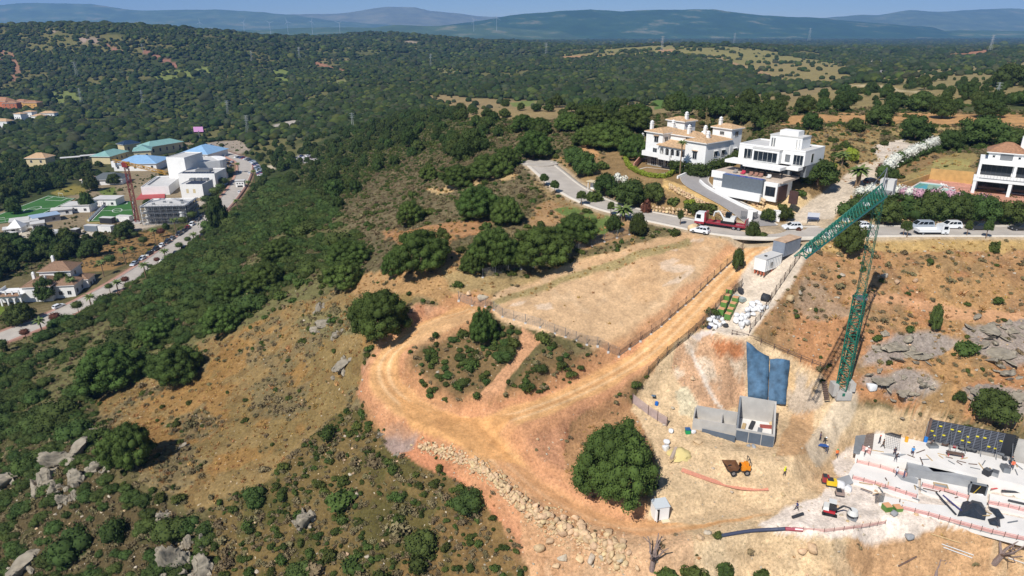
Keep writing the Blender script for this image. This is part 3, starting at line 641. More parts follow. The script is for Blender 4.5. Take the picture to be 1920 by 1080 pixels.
# ---- mountain ranges (each its own solid ridge)
def mountains(name, prof, D, half, base, rgb, bump, seed):
    pu = np.array([ray(p, q)[0] for p, q in prof]); pz = np.array([CZ-ray(p, q)[1]*D for p, q in prof])
    nu, nc = 460, 46; u = np.linspace(max(-1.2, pu[0]), min(1.2, pu[-1]), nu); c = np.linspace(-1, 1, nc)
    U_, C_ = np.meshgrid(u, c); Dm = D+C_*half; X_ = U_*D*(1+C_*half/D*0.6); Y_ = Dm
    crest = np.interp(U_+(fbm(X_/900, Y_/900, 3, seed+5)-.5)*0.02, pu, pz)
    f = np.clip(1-np.abs(C_), 0, 1)**1.1
    edge = sstep((U_-u[0])/0.04)*sstep((u[-1]-U_)/0.04)
    rel = (fbm(X_/1300, Y_/1300, 5, seed)-0.5)*2
    z = base+(crest-base)*f*edge+rel*bump*np.sin(np.pi*np.clip(f, 0, 1))*edge + (fbm(X_/260, Y_/260, 4, seed+2)-.5)*bump*0.5*f*edge
    z[np.abs(C_) > 0.999] = base-60
    V = np.stack([X_, Y_, z], -1).reshape(-1, 3); i = np.arange(nu*nc).reshape(nc, nu)
    F = np.stack([i[:-1, :-1], i[:-1, 1:], i[1:, 1:], i[1:, :-1]], -1).reshape(-1, 4)
    m = bpy.data.materials.new(name); m.use_nodes = True; nt = m.node_tree; b = nt.nodes['Principled BSDF']; b.inputs['Roughness'].default_value = 1; b.inputs['Specular IOR Level'].default_value = 0
    tc = nt.nodes.new('ShaderNodeTexCoord'); n = nt.nodes.new('ShaderNodeTexNoise'); n.inputs['Scale'].default_value = 0.0032; n.inputs['Detail'].default_value = 9; n.inputs['Roughness'].default_value = 0.62
    nt.links.new(tc.outputs['Object'], n.inputs['Vector']); r = nt.nodes.new('ShaderNodeValToRGB'); nt.links.new(n.outputs[0], r.inputs[0])
    e = r.color_ramp.elements; e[0].position = 0.42; e[0].color = (*lin(rgb), 1); e[1].position = 0.72; e[1].color = (*lin((150, 138, 108)), 1)
    q = e.new(0.56); q.color = (*[x*1.35 for x in lin(rgb)], 1)
    nt.links.new(r.outputs[0], b.inputs['Base Color'])
    return tag(link(name, np_mesh(name, V, F, [m], True)), kind='structure')
mountains('mountains', [(-500,14),(-200,10),(0,8),(50,4),(120,5),(180,6),(215,12),(260,18),(320,18),(400,17),(480,22),(560,30),(700,44),(850,52)], 11500, 2300, -8, (84,98,66), 55, 1)
mountains('mountains', [(380,36),(480,23),(520,25),(560,26),(620,25),(665,21),(690,16),(720,12),(770,13),(800,19),(850,24),(900,30),(950,31),(1050,38),(1200,46)], 13500, 2400, -8, (112,112,84), 60, 2)
mountains('mountains', [(700,52),(800,50),(870,43),(920,35),(985,25),(1050,19),(1100,17),(1160,21),(1200,18),(1260,17),(1340,16),(1400,23),(1440,28),(1500,31),(1540,33),(1600,40),(1680,46),(1800,54)], 8200, 1500, -8, (54,74,42), 48, 3)
mountains('mountains', [(1380,42),(1540,33),(1600,28),(1650,27),(1710,19),(1760,22),(1830,17),(1880,15),(1920,16),(2050,12),(2300,20),(2500,30)], 11500, 2000, -8, (88,98,66), 60, 4)
mountains('mountains', [(-400,52),(0,55),(250,57),(480,56),(560,52),(650,50),(700,52),(740,46),(800,48),(900,46),(980,54),(1100,60)], 6900, 900, -8, (72,88,56), 22, 5)
mountains('mountains', [(1500,62),(1600,58),(1700,60),(1800,56),(1920,58),(2100,55),(2300,60)], 7600, 900, -8, (70,88,52), 18, 6)
# ---- the air: one closed box of thin haze round everything
hz = MB().box(-17500, -260, -20, 17500, 16800, 760).build('haze', [])
tag(hz, kind='stuff')
hm = bpy.data.materials.new('haze'); hm.use_nodes = True; nt = hm.node_tree
nt.nodes.remove(nt.nodes['Principled BSDF']); pv = nt.nodes.new('ShaderNodeVolumePrincipled')
pv.inputs['Color'].default_value = (0.22, 0.48, 1.0, 1); pv.inputs['Density'].default_value = 7.5e-5; pv.inputs['Anisotropy'].default_value = 0.0
nt.links.new(pv.outputs[0], nt.nodes['Material Output'].inputs['Volume']); hz.data.materials.append(hm)
# ================================================================ VEGETATION
M_PINE = mat('pine_needles', (70, 88, 40), 0.85, var=0.30, scale=1.2, spec=0.15, objvar=0.18)
M_OAK = mat('oak_leaves', (64, 80, 39), 0.85, var=0.28, scale=1.0, spec=0.15, objvar=0.26)
M_SHRUB = mat('shrub_leaves', (68, 82, 38), 0.85, var=0.3, scale=2.5, spec=0.15, objvar=0.32)
M_GREY = mat('grey_scrub', (122, 112, 82), 0.95, var=0.25, scale=3, spec=0.05, objvar=0.25)
M_DRY = mat('dry_grass', (168, 136, 84), 0.95, var=0.2, scale=2, spec=0.05, objvar=0.25)
M_BARK = mat('bark', (120, 100, 82), 0.95, var=0.3, scale=6, spec=0.1)
M_PBARK = mat('palm_bark', (128, 108, 86), 0.95, var=0.3, scale=6, spec=0.1)
M_PALM = mat('palm_leaf', (92, 108, 54), 0.6, var=0.2, scale=2, objvar=0.12)
M_CLIP = mat('clipped_leaves', (72, 86, 46), 0.85, var=0.3, scale=3, spec=0.15, objvar=0.2)
M_RED = mat('purple_leaves', (92, 58, 46), 0.85, var=0.3, scale=3, spec=0.15)
M_WHITEF = mat('white_blossom', (206, 206, 194), 0.9, var=0.15, scale=3)
M_PINKF = mat('pink_blossom', (184, 142, 156), 0.9, var=0.15, scale=3)
M_YEL = mat('yellow_green_leaves', (120, 132, 48), 0.85, var=0.3, scale=3, spec=0.1)
def fib(n, rng):
    i = np.arange(n)+0.5; z = 1-2*i/n; t = math.pi*(1+5**0.5)*i+rng.uniform(0, 6)
    r = np.sqrt(1-z*z); return np.stack([r*np.cos(t), r*np.sin(t), z], -1)
def cards(cent, nrm, size, rng, aspect=1.35, wild=0.55):
    """leaf-sized quads at points cent, facing roughly along nrm"""
    n = len(cent); nr = nrm+rng.normal(0, wild, (n, 3)); nr /= np.linalg.norm(nr, axis=1)[:, None]+1e-9
    a = np.cross(nr, rng.normal(0, 1, (n, 3))); a /= np.linalg.norm(a, axis=1)[:, None]+1e-9
    b = np.cross(nr, a); sz = (size*rng.uniform(0.6, 1.4, n))[:, None]
    a = a*sz*0.5*aspect; b = b*sz*0.5
    V = np.stack([cent-a-b*0.5, cent+b*0.15-a*0.2-b, cent+a, cent+b], 1)
    V = np.stack([cent-a, cent-b, cent+a, cent+b], 1).reshape(-1, 3)
    return V, np.arange(4*n).reshape(n, 4)
def lobes_to_mesh(name, lobes, ncard, size, seed, mats, mid=None, wild=0.55, core=True, coremat=0, aspect=1.35):
    """lobes: list of (x,y,z,r[,rz]); cards over every lobe with a solid core inside it"""
    rng = np.random.default_rng(seed); Vs = []; Fs = []; Ms = []; o = 0
    for L in lobes:
        x, y, z, r = L[:4]; k = max(8, int(ncard*rng.uniform(.8, 1.2)))
        d = fib(k, rng)+rng.normal(0, .12, (k, 3)); d /= np.linalg.norm(d, axis=1)[:, None]
        d = d[d[:, 2] > -0.75]; rr = r*rng.uniform(0.86, 1.12, len(d))[:, None]
        c = np.array([x, y, z])+d*rr*np.array([1, 1, 0.85])
        V, F = cards(c, d*1.0, size, rng, aspect, wild); Vs.append(V); Fs.append(F+o); o += len(V)
        mi = L[4] if len(L) > 4 else (0 if mid is None else mid)
        Ms.append(np.full(len(F), mi))
        if core:
            bm = bmesh.new(); bmesh.ops.create_icosphere(bm, subdivisions=1, radius=r*0.82)
            CV = np.array([v.co[:] for v in bm.verts])*np.array([1, 1, .85]); CF = [[v.index for v in f.verts] for f in bm.faces]; bm.free()
            CV = CV*(1+rng.normal(0, .07, (len(CV), 1)))+np.array([x, y, z])
            CF = np.array([[f[0], f[1], f[2], f[2]] for f in CF])
            Vs.append(CV); Fs.append(CF+o); Ms.append(np.full(len(CF), mi)); o += len(CV)
    V = np.concatenate(Vs); F = np.concatenate(Fs)
    me = bpy.data.meshes.new(name); tri = F[:, 2] == F[:, 3]
    loops = np.concatenate([F[~tri].ravel(), F[tri][:, :3].ravel()]).astype(np.int32); nq = int((~tri).sum()); nt_ = int(tri.sum())
    me.vertices.add(len(V)); me.vertices.foreach_set('co', V.astype(np.float32).ravel())
    me.loops.add(len(loops)); me.loops.foreach_set('vertex_index', loops)
    me.polygons.add(nq+nt_)
    st = np.concatenate([np.arange(nq)*4, nq*4+np.arange(nt_)*3]).astype(np.int32)
    me.polygons.foreach_set('loop_start', st); me.polygons.foreach_set('loop_total', np.concatenate([np.full(nq, 4), np.full(nt_, 3)]).astype(np.int32))
    M_ = np.concatenate(Ms); me.polygons.foreach_set('material_index', np.concatenate([M_[~tri], M_[tri]]).astype(np.int32))
    for m in mats: me.materials.append(m)
    me.update(calc_edges=True); return me
def dome_lobes(n, seed, zlow=0.12, ztop=0.62, rl=0.25, flat=1.0, squash=1.0):
    """lobes on an umbrella-shaped crown of radius 1"""
    rng = np.random.default_rng(seed); out = []
    d = fib(int(n*1.7), rng)+rng.normal(0, .07, (int(n*1.7), 3)); d = d[d[:, 2] > -0.42]; d = d[rng.random(len(d)) > .10]
    for x, y, z in d:
        w = (1.05-0.30*rng.random())*(0.86+0.15*math.sin(3*math.atan2(y, x)+seed)+0.10*math.sin(5*math.atan2(y, x)+2*seed)); r = rl*rng.uniform(.75, 1.25)
        zz = zlow+0.30+(ztop-0.0)*(z if z > 0 else z*0.7)*squash
        out.append((x*w*(1-rl*.8), y*w*(1-rl*.8), max(zz, 0.12), r))
    return out
PINES = [lobes_to_mesh('crown', dome_lobes(125, 100+k, 0.10, 0.62, 0.15), 130, 0.028, 200+k, [M_PINE], wild=0.6) for k in range(4)]
OAKS = [lobes_to_mesh('crown', dome_lobes(24, 300+k, 0.2, 0.6, 0.29), 125, 0.072, 400+k, [M_OAK], wild=0.6) for k in range(4)]
def bush_lobes(n, seed):
    rng = np.random.default_rng(seed); out = []
    for i in range(n):
        a = rng.uniform(0, 6.283); q = rng.uniform(0, .62)
        out.append((q*math.cos(a), q*math.sin(a), rng.uniform(.15, .55)*(1-q*.5), rng.uniform(.3, .5)))
    return out
SHRUBS = [lobes_to_mesh('shrub', bush_lobes(6, 500+k), 46, 0.17, 600+k, [M_SHRUB]) for k in range(4)]
GREYS = [lobes_to_mesh('dry_shrub', bush_lobes(5, 520+k), 30, 0.2, 620+k, [M_GREY], core=(k < 2), wild=0.9) for k in range(4)]
BUSHES = [lobes_to_mesh('crown', bush_lobes(22, 560+k), 80, 0.075, 660+k, [M_OAK], wild=.7) for k in range(3)]
def blob(seed, m):
    rng = np.random.default_rng(seed); bm = bmesh.new(); bmesh.ops.create_icosphere(bm, subdivisions=3, radius=1)
    V = np.array([v.co[:] for v in bm.verts]); F = np.array([[v.index for v in f.verts] for f in bm.faces]); bm.free()
    c = fib(11, rng); c += rng.normal(0, .15, c.shape)
    dots = (V @ c.T)/np.linalg.norm(c, axis=1); k = np.max(dots, 1); r = 0.72+0.38*(k-0.55)/.45+rng.normal(0, .035, len(V))
    V = V*r[:, None]; V[:, 2] = np.maximum(V[:, 2]*0.78+0.55, 0.05)
    return np_mesh('crown', V, F, [m])
M_FARW = mat('distant_leaves_shaded', (48, 61, 31), 0.9, var=0.35, scale=0.9, spec=0.1, objvar=0.22)  # base colour darkened to include the crown self-shadow that smooth blobs lack
M_FARY = mat('distant_leaves_light', (70, 80, 38), 0.9, var=0.3, scale=0.9, spec=0.1, objvar=0.3); M_FARG = mat('distant_leaves_grey', (62, 68, 46), 0.9, var=0.3, scale=0.9, spec=0.1, objvar=0.3)
BLOBS = [blob(700+k, (M_FARW, M_FARW, M_FARY, M_FARW, M_FARG)[k]) for k in range(5)]
def tuft(seed):
    rng = np.random.default_rng(seed); Vs = []; n = 16
    for i in range(n):
        a = rng.uniform(0, 6.28); q = rng.uniform(0, .45); x, y = q*math.cos(a), q*math.sin(a); b = rng.uniform(0, 6.28)
        w = .09; l = rng.uniform(.35, .9); dx, dy = math.cos(b)*w, math.sin(b)*w; ex, ey = rng.normal(0, .25, 2)
        Vs += [(x-dx, y-dy, 0), (x+dx, y+dy, 0), (x+ex+dx*.3, y+ey+dy*.3, l), (x+ex-dx*.3, y+ey-dy*.3, l)]
    return np_mesh('dry_tuft', np.array(Vs), np.arange(4*n).reshape(n, 4), [M_DRY])
TUFTS = [tuft(800+k) for k in range(3)]
def trunk_mesh(name, h, r, m=None, lean=0.0, limbs=0, seed=0, spread=0.5):
    rng = random.Random(seed); b = MB(); p = [(0, 0, -0.6), (lean*.3, 0, h*.45), (lean, 0.02, h)]
    b.tube(p, [r*1.25, r, r*.7], 7)
    for k in range(limbs):
        a = 6.283*k/limbs+rng.uniform(-.3, .3); q = spread*rng.uniform(.7, 1.1)
        b.tube([p[1], (lean*.6+math.cos(a)*q*.5, math.sin(a)*q*.5, h*.8), (lean+math.cos(a)*q, math.sin(a)*q, h*rng.uniform(1.05, 1.25))], [r*.55, r*.4, r*.2], 5)
    return b.mesh(name, [m or M_BARK])
TR_PINE = trunk_mesh('trunk', 0.42, 0.035, limbs=5, seed=3, spread=0.45)
TR_OAK = trunk_mesh('trunk', 0.5, 0.05, limbs=3, seed=4, spread=0.3)
def tree(name, p, wid, hgt, crown, trunk, label, group=None, cat='tree', rz=None, ctop=0.98):
    t = empty(name, p, rz if rz is not None else random.uniform(0, 6.28), label, cat, group)
    r = wid/2
    link('crown', crown, t, scale=(r*random.uniform(.94, 1.06), r*random.uniform(.94, 1.06), hgt/ctop))
    link('trunk', trunk, t, scale=(r, r, hgt/ctop))
    return t
def size_at(p, wpx, hpx):
    d = p.y*CP+(CZ-p.z)*SP; r = math.hypot(p.x, p.y)
    el = math.atan2(CZ-p.z, r)              # looking down on the crown: its depth also shows
    w = wpx*d/FPX; h = max(hpx*d/FPX*0.98/math.cos(el)-0.42*w*math.tan(el), 0.45*w)
    return w, h
def base_of(px, py, wpx):
    return G(px, py)
# ---- the pines and oaks one can point to: (px, py of the foot, width px, height px, label)
PINE_LIST = [
 (1155,925,168,140,'huge round stone pine at the edge of the building site beside the small white hut'),
 (715,632,132,95,'big dark dome-shaped pine left of the upper end of the dirt track loop'),
 (245,872,108,86,'lone round pine beside the pale rock outcrop below the golden meadow'),
 (335,712,112,74,'round pine standing forward into the golden meadow at the end of the dark wood'),
 (215,722,150,84,'broad dark pine with deep shadow behind the round meadow pine'),
 (790,505,128,80,'tall clumpy pine left of the long row of pines above the plot'),
 (738,518,52,48,'small pine tucked under the left side of the tall clumpy pine'),
 (925,498,112,76,'left of the large pines merged in the row above the plot'),
 (1015,494,132,72,'middle and widest of the large pines merged in the row above the plot'),
 (1078,455,92,56,'rear pine of the merged row above the plot, beside the green grass patch'),
 (886,512,54,44,'low pine at the left foot of the merged row above the plot'),
 (896,408,98,62,'larger of two rounded pines above the brown clearing on the hillside'),
 (948,420,66,52,'smaller and nearer of two rounded pines above the brown clearing on the hillside'),
 (770,420,64,44,'small round pine alone on the grey hillside'),
 (655,500,96,56,'pine on the slope left of the tall clumpy pine, upper one of two'),
 (648,538,92,54,'pine on the slope left of the tall clumpy pine, lower one of two'),
 (905,640,62,62,'bushy young pine with uneven tip on the scrubby island inside the track loop'),
 (1000,296,86,50,'dome pine just left of the end of the cul-de-sac'),
 (858,350,78,40,'front pine of the hillside row above the pale sandy strip'),
 (916,334,84,44,'central pine of the hillside row above the pale sandy strip'),
 (950,314,62,38,'rear pine of the hillside row above the pale sandy strip'),
 (805,338,40,28,'small pine at the lower left end of the hillside row'),
 (525,488,76,40,'pine of the wooded slope above the valley road, nearest the grey clearing'),
 (560,440,64,36,'pine of the wooded slope below the car park in the trees'),
 (500,540,90,50,'dark pine low on the wooded slope left of the two stacked pines'),
 (440,560,80,46,'pine in the middle of the dark wood above the golden meadow'),
 (420,620,96,52,'pine at the upper edge of the golden meadow with its shadow on the grass'),
 (300,640,84,46,'pine in the dark wood behind the round meadow pines'),
 (980,246,54,30,'left pine of the belt behind the cul-de-sac'),(1012,252,52,30,'second pine of the belt behind the cul-de-sac from the left'),
 (1067,246,62,34,'tall rear pine of the belt behind the cul-de-sac'),(1100,274,60,36,'front pine of the belt, above the sandy cut'),
 (1112,244,84,40,'broad rear pine in the middle of the belt left of the white villa'),(1145,278,98,48,'largest front pine in the belt left of the white villa'),
 (1180,246,88,40,'broad pine against the left wing of the white tiled villa'),(1198,222,50,26,'small pine behind the left chimney of the tiled villa'),
 (1190,300,60,46,'dark pine below the garden house of the tiled villa'),
]
for px, py, w, h, lab in PINE_LIST:
    p = G(px, py); W_, H_ = size_at(p, w, h)
    tree('pine_tree', p, W_, H_, random.choice(PINES), TR_PINE, lab, 'stone pines of the hillside')
OAK_LIST = [
 (1590,480,56,56,'round dark tree under the crane jib below the street'),(1195,442,38,38,'round bush-like tree at the top left corner of the plot, right one of two'),(1150,437,34,30,'low round tree at the top left corner of the plot, left one of two'),
 (1410,452,30,32,'dark shrubby tree beside the driveway gate'),(880,948,72,50,'bushy green tree below the red bank of the dirt track'),(785,1030,82,60,'largest round green bush on the dry lower slope'),(475,940,62,44,'round green bush at the lower edge of the golden meadow'),
 (560,1078,62,44,'dark bush cut off by the bottom of the picture'),(140,815,74,38,'low dark tree right above the rock outcrop'),(50,882,62,44,'dark shrubby tree left of the rock outcrop'),(135,1030,100,66,'wide dark shrub below the rock outcrop'),(215,1010,60,58,'brighter green shrub beside the wide dark one below the outcrop'),(325,1000,84,50,'green shrub behind the jagged rock at the bottom'),
 (1750,622,26,44,'slim young conifer standing alone on the brown slope'),(1858,785,84,58,'carob tree with a pale forked trunk above the formwork wall'),(1798,755,26,22,'small round-topped tree left of the carob'),
 (1382,508,24,36,'thin grey-green sapling between the track and the white container'),
 (1507,214,48,28,'dark oak above the orange track, left'),(1645,236,52,32,'round oak in front of the orange track, larger of two'),(1602,247,36,22,'round oak in front of the orange track, smaller of two'),(1715,262,66,38,'wide oak above the flowering hedge'),(1765,222,52,36,'dark oak standing on the orange track'),(1520,243,46,26,'oak behind the white modern villa'),(1493,256,28,16,'small oak just behind the flat roof of the modern villa'),
 (1543,186,22,16,'single oak alone in the tan meadow'),(1680,202,46,24,'oak at the near end of the tan meadow'),(1725,208,60,28,'broad oak group leader right of the tan meadow'),(1850,220,60,30,'oak behind the right end of the orange track'),(1840,272,92,30,'long low tree behind the lawn of the terraced villa'),(1780,280,60,24,'low tree at the top corner of the lawn'),(1900,276,52,30,'tree behind the roof of the terraced villa'),(1815,186,40,26,'oak on the right meadow'),(1890,162,62,34,'dense oak at the right edge of the far meadow'),
 (1005,209,24,12,'oak in the near left meadow, first of a pair'),(1029,209,24,12,'oak in the near left meadow, second of a pair'),(1072,211,28,16,'oak at the end of a dark row in the near left meadow'),(1055,217,20,11,'small oak in front of a dark row in the near left meadow'),(1208,197,22,13,'oak beside the bright green field'),(1267,193,30,15,'oak right of the bright green field'),(1290,203,22,13,'small oak in front of the bright green field'),
 (1317,195,24,14,'oak in the meadow above the tiled villa, left'),(1341,187,20,12,'oak in the meadow above the tiled villa, right'),(1415,188,15,11,'small oak right of the meadow trees'),(1433,185,18,11,'oak at the right end of the meadow trees'),(914,222,25,16,'oak in the tan clearing, left'),(946,221,25,15,'oak in the tan clearing, right'),(887,215,18,12,'small oak in the tan clearing, far left'),
 (1532,350,78,46,'large dark tree right of the modern villa'),(1505,340,60,34,'bushy tree at the corner of the modern villa terrace'),(1180,384,80,40,'dark garden tree below the pool of the tiled villa'),(1135,368,56,38,'garden tree left of the dark one below the pool'),(1226,378,46,32,'garden tree right of the dark one below the pool'),(1095,330,50,40,'leafy tree on the bank above the cul-de-sac'),(1075,310,40,30,'low tree at the top of the bank above the cul-de-sac'),
 (1430,240,60,40,'dark tree between the two white villas'),(1390,232,60,34,'dark tree behind the right tower of the tiled villa'),(1345,218,50,30,'bare greyish tree behind the tiled villa'),
 (1440,415,34,22,'bush beside the gate pillar'),(1470,412,40,20,'green bush behind the parked white hatchback'),
 (1660,418,70,42,'dark street tree mass left of the bare bank'),(1610,410,60,36,'dark street tree behind the crane jib'),(1735,412,60,46,'dark tree right of the bare bank'),(1785,415,64,46,'tree behind the white off-road car'),(1840,418,66,46,'dark tree behind the black car'),(1890,418,64,44,'dark tree at the right end of the street'),
 (410,430,42,52,'tall dark conifer at the bend of the valley road'),
 (232,447,38,26,'round tree below the small football pitch'),(165,395,30,30,'tree between the two pavilions'),(28,402,32,28,'tree beside the big football pitch'),(172,358,30,26,'tall pine at the corner of the big pitch'),(215,346,28,18,'tree behind the tower crane'),
 (122,548,44,36,'dark garden tree in front of the valley villa, right'),(88,563,44,38,'dark garden tree in front of the valley villa, middle'),(40,606,64,38,'dark garden tree in front of the valley villa, left'),(175,480,44,30,'tree on the brown clearing by the valley road'),
]
for px, py, w, h, lab in OAK_LIST:
    p = G(px, py); W_, H_ = size_at(p, w, h)
    tree('tree', p, W_, H_, random.choice(BUSHES if py > 760 and px < 1200 else OAKS), TR_OAK, lab, 'single trees and tall bushes')
# rows of street trees
for px, py, w, h, lab in [(1693,443,16,24,'thin street tree left of the white flatbed truck, left stem'),(1700,445,16,24,'thin street tree left of the white flatbed truck, right stem'),(1812,443,15,26,'thin street tree right of the white flatbed truck'),(1848,447,20,32,'fuller street tree in front of the black car'),
   (1040,363,20,18,'round reddish-green tree on the cul-de-sac verge'),(1020,350,20,18,'reddish tree on the inner verge of the cul-de-sac'),(1090,385,22,26,'street tree halfway along the lane'),(1145,405,16,20,'street tree next to the palm at the bend'),(1275,422,14,12,'low round shrub on the lane kerb')]:
    p = G(px, py); W_, H_ = size_at(p, w, h); H_ = max(H_, 3.0)
    t = empty('street_tree', p, 0, lab, 'tree', 'small trees along the upper street'); r = W_/2
    link('crown', random.choice(OAKS), t, (0, 0, H_*.42), scale=(r, r, H_*.58)); link('trunk', trunk_mesh('trunk', H_*.6, .09), t)
# ---- scattering ---------------------------------------------------------------------------
AREA = np.zeros_like(Z); _dv = np.gradient(VG)[:, None]; AREA[...] = (UG[1]-UG[0])*YY*YY*_dv
VIS = (PX > -160) & (PX < 2080) & (PYX > 20) & (PYX < 1200)
_nx = np.gradient(Z, axis=1)/(np.gradient(XX, axis=1)+1e-9)
def sample(D, per_m2, sel=None):
    lam = np.clip(D, 0, 1)*per_m2*AREA*VIS
    if sel is not None: lam = lam*sel
    n = RNG.poisson(np.minimum(lam, 30)); j, i = np.nonzero(n); k = np.repeat(np.arange(len(j)), n[j, i]); j = j[k]; i = i[k]
    u = UG[i]+RNG.uniform(-.5, .5, len(i))*(UG[1]-UG[0]); v = VG[j]+RNG.uniform(-.5, .5, len(i))*_dv[j, 0]
    Y = np.exp(v); X = u*Y; return np.stack([X, Y, zt(X, Y)], -1)
def _gn():
    g = bpy.data.node_groups.new('scatter', 'GeometryNodeTree')
    g.interface.new_socket('Geometry', in_out='INPUT', socket_type='NodeSocketGeometry')
    g.interface.new_socket('Col', in_out='INPUT', socket_type='NodeSocketCollection')
    g.interface.new_socket('Geometry', in_out='OUTPUT', socket_type='NodeSocketGeometry')
    N = g.nodes.new; L = g.links.new; gi = N('NodeGroupInput'); go = N('NodeGroupOutput')
    ci = N('GeometryNodeCollectionInfo'); ci.inputs['Separate Children'].default_value = True; ci.inputs['Reset Children'].default_value = True
    L(gi.outputs['Col'], ci.inputs['Collection'])
    ip = N('GeometryNodeInstanceOnPoints'); ip.inputs['Pick Instance'].default_value = True
    L(gi.outputs['Geometry'], ip.inputs['Points']); L(ci.outputs[0], ip.inputs['Instance'])
    def at(nm, ty):
        a = N('GeometryNodeInputNamedAttribute'); a.data_type = ty; a.inputs['Name'].default_value = nm; return a.outputs['Attribute']
    L(at('ix', 'INT'), ip.inputs['Instance Index']); L(at('sc', 'FLOAT_VECTOR'), ip.inputs['Scale'])
    L(at('ro', 'FLOAT_VECTOR'), ip.inputs['Rotation']); L(ip.outputs[0], go.inputs[0]); return g
GN = _gn()
def scatter(name, P, sc, meshes):
    """one object that carries a countless spread of small plants or stones"""
    n = len(P); me = bpy.data.meshes.new(name); me.vertices.add(n); me.vertices.foreach_set('co', P.astype(np.float32).ravel())
    a = me.attributes.new('sc', 'FLOAT_VECTOR', 'POINT'); a.data.foreach_set('vector', sc.astype(np.float32).ravel())
    a = me.attributes.new('ix', 'INT', 'POINT'); a.data.foreach_set('value', RNG.integers(0, len(meshes), n).astype(np.int32))
    ro = np.zeros((n, 3), np.float32); ro[:, 2] = RNG.uniform(0, 6.28, n)
    a = me.attributes.new('ro', 'FLOAT_VECTOR', 'POINT'); a.data.foreach_set('vector', ro.ravel())
    c = bpy.data.collections.new(name+'_kinds')
    for m in meshes: c.objects.link(bpy.data.objects.new(m.name, m))
    o = tag(link(name, me), kind='stuff'); md = o.modifiers.new('scatter', 'NODES'); md.node_group = GN
    md['Socket_1'] = c; return o
def on_px(P): return project(P[:, 0], P[:, 1], P[:, 2])
NOGO = []                                     # (x, y, radius) kept clear of plants
def keep(P, rad=0.0):
    k = np.ones(len(P), bool)
    for x, y, r in NOGO: k &= (P[:, 0]-x)**2+(P[:, 1]-y)**2 > (r+rad)**2
    return P[k]
# ================================================================ ROADS
M_TAR = mat('tarmac_pale', (178, 170, 160), 0.95, var=0.10, scale=0.35, spec=0.1)
M_TAR2 = mat('tarmac_grey', (150, 146, 144), 0.95, var=0.08, scale=0.5, spec=0.1)
M_KERB = mat('kerb_stone', (196, 188, 176), 0.9, var=0.08, scale=1)
M_PAVE = mat('reddish_paving', (172, 132, 116), 0.9, var=0.12, scale=1)
M_WHITE = mat('white_render', (232, 231, 228), 0.8, var=0.05, scale=0.4)
M_WHITE2 = mat('white_roof', (200, 198, 194), 0.85, var=0.07, scale=0.3)
M_CONC = mat('concrete', (178, 174, 168), 0.9, var=0.12, scale=0.6)
M_CONCD = mat('concrete_grey', (120, 124, 128), 0.9, var=0.12, scale=0.8)
M_ROOF = mat('roof_tile', (190, 158, 122), 0.9, var=0.32, scale=2.2, bump=0.6, bscale=5)
M_ROOFB = mat('roof_tile_brown', (138, 110, 88), 0.9, var=0.28, scale=2.2, bump=0.6, bscale=5)
M_ROOFR = mat('roof_tile_red', (158, 118, 90), 0.9, var=0.25, scale=2.2, bump=0.6, bscale=5)
M_GLASS = mat('dark_glass', (34, 42, 50), 0.08, spec=0.7)
M_FRAME = mat('window_frame', (190, 190, 188), 0.6)
M_DFRAME = mat('dark_frame', (62, 60, 58), 0.6)
M_POOL = mat('pool_water', (44, 92, 168), 0.06, spec=0.6, var=0.06, scale=1)
M_POOLT = mat('pool_water_turquoise', (72, 164, 160), 0.08, spec=0.5, var=0.06, scale=1)
M_STONE = mat('stone_cladding', (150, 142, 128), 0.9, var=0.25, scale=4, bump=0.5)
M_METAL = mat('grey_metal', (140, 142, 144), 0.45, metal=0.6)
M_DARK = mat('dark_grey', (52, 54, 58), 0.7)
M_BLACK = mat('black', (24, 24, 26), 0.6)
def ribbon(name, line, offs, m, parent=None, kind='structure'):
    """road strip along a line; offs = list of (side offset, height above the bed)"""
    V = []; n = len(offs)
    for i, p in enumerate(line):
        a = line[max(i-1, 0)]; b = line[min(i+1, len(line)-1)]; t = Vector((b.x-a.x, b.y-a.y, 0)).normalized(); s = Vector((t.y, -t.x, 0))
        for o, h in offs: q = p+s*o; V.append((q.x, q.y, p.z+h))
    F = [(i*n+j, i*n+j+1, (i+1)*n+j+1, (i+1)*n+j) for i in range(len(line)-1) for j in range(n-1)]
    me = np_mesh(name, V, F, [m]); o = link(name, me, parent)
    return tag(o, kind=kind) if parent is None else o
def kerbed(name, line, half, pave, m, mp, sides=(1, -1)):
    ribbon(name, line, [(-half, 0), (-half/2, .03), (0, .05), (half/2, .03), (half, 0)], m)
    for s in sides:
        o = [(s*(half), -.3), (s*half, .13), (s*(half+.25), .135)]
        ribbon('kerb', line, o if s > 0 else o[::-1], M_KERB)
        if pave:
            o = [(s*(half+.25), .13), (s*(half+pave), .14), (s*(half+pave), -.5)]
            ribbon('pavement', line, o if s > 0 else o[::-1], mp)
kerbed('road', valley, 4.2, 1.7, M_TAR, M_PAVE)
kerbed('road', street, 3.4, 1.1, M_TAR, M_KERB)
kerbed('driveway', driveway, 3.3, 0, M_TAR2, M_KERB)
# turning circle at the end of the lane
_c = G(1010, 303); b = MB(); pts = [(_c.x+6.5*math.cos(t), _c.y+7.5*math.sin(t)) for t in np.linspace(0, 6.283, 28)[:-1]]
plz = max(z1(x, y) for x, y in pts[:4]); b.prism(pts, street[-1].z-1.5, street[-1].z+.03); tag(b.build('road', [M_TAR]), kind='structure')
for i in range(0, len(driveway)-1, 1): pass
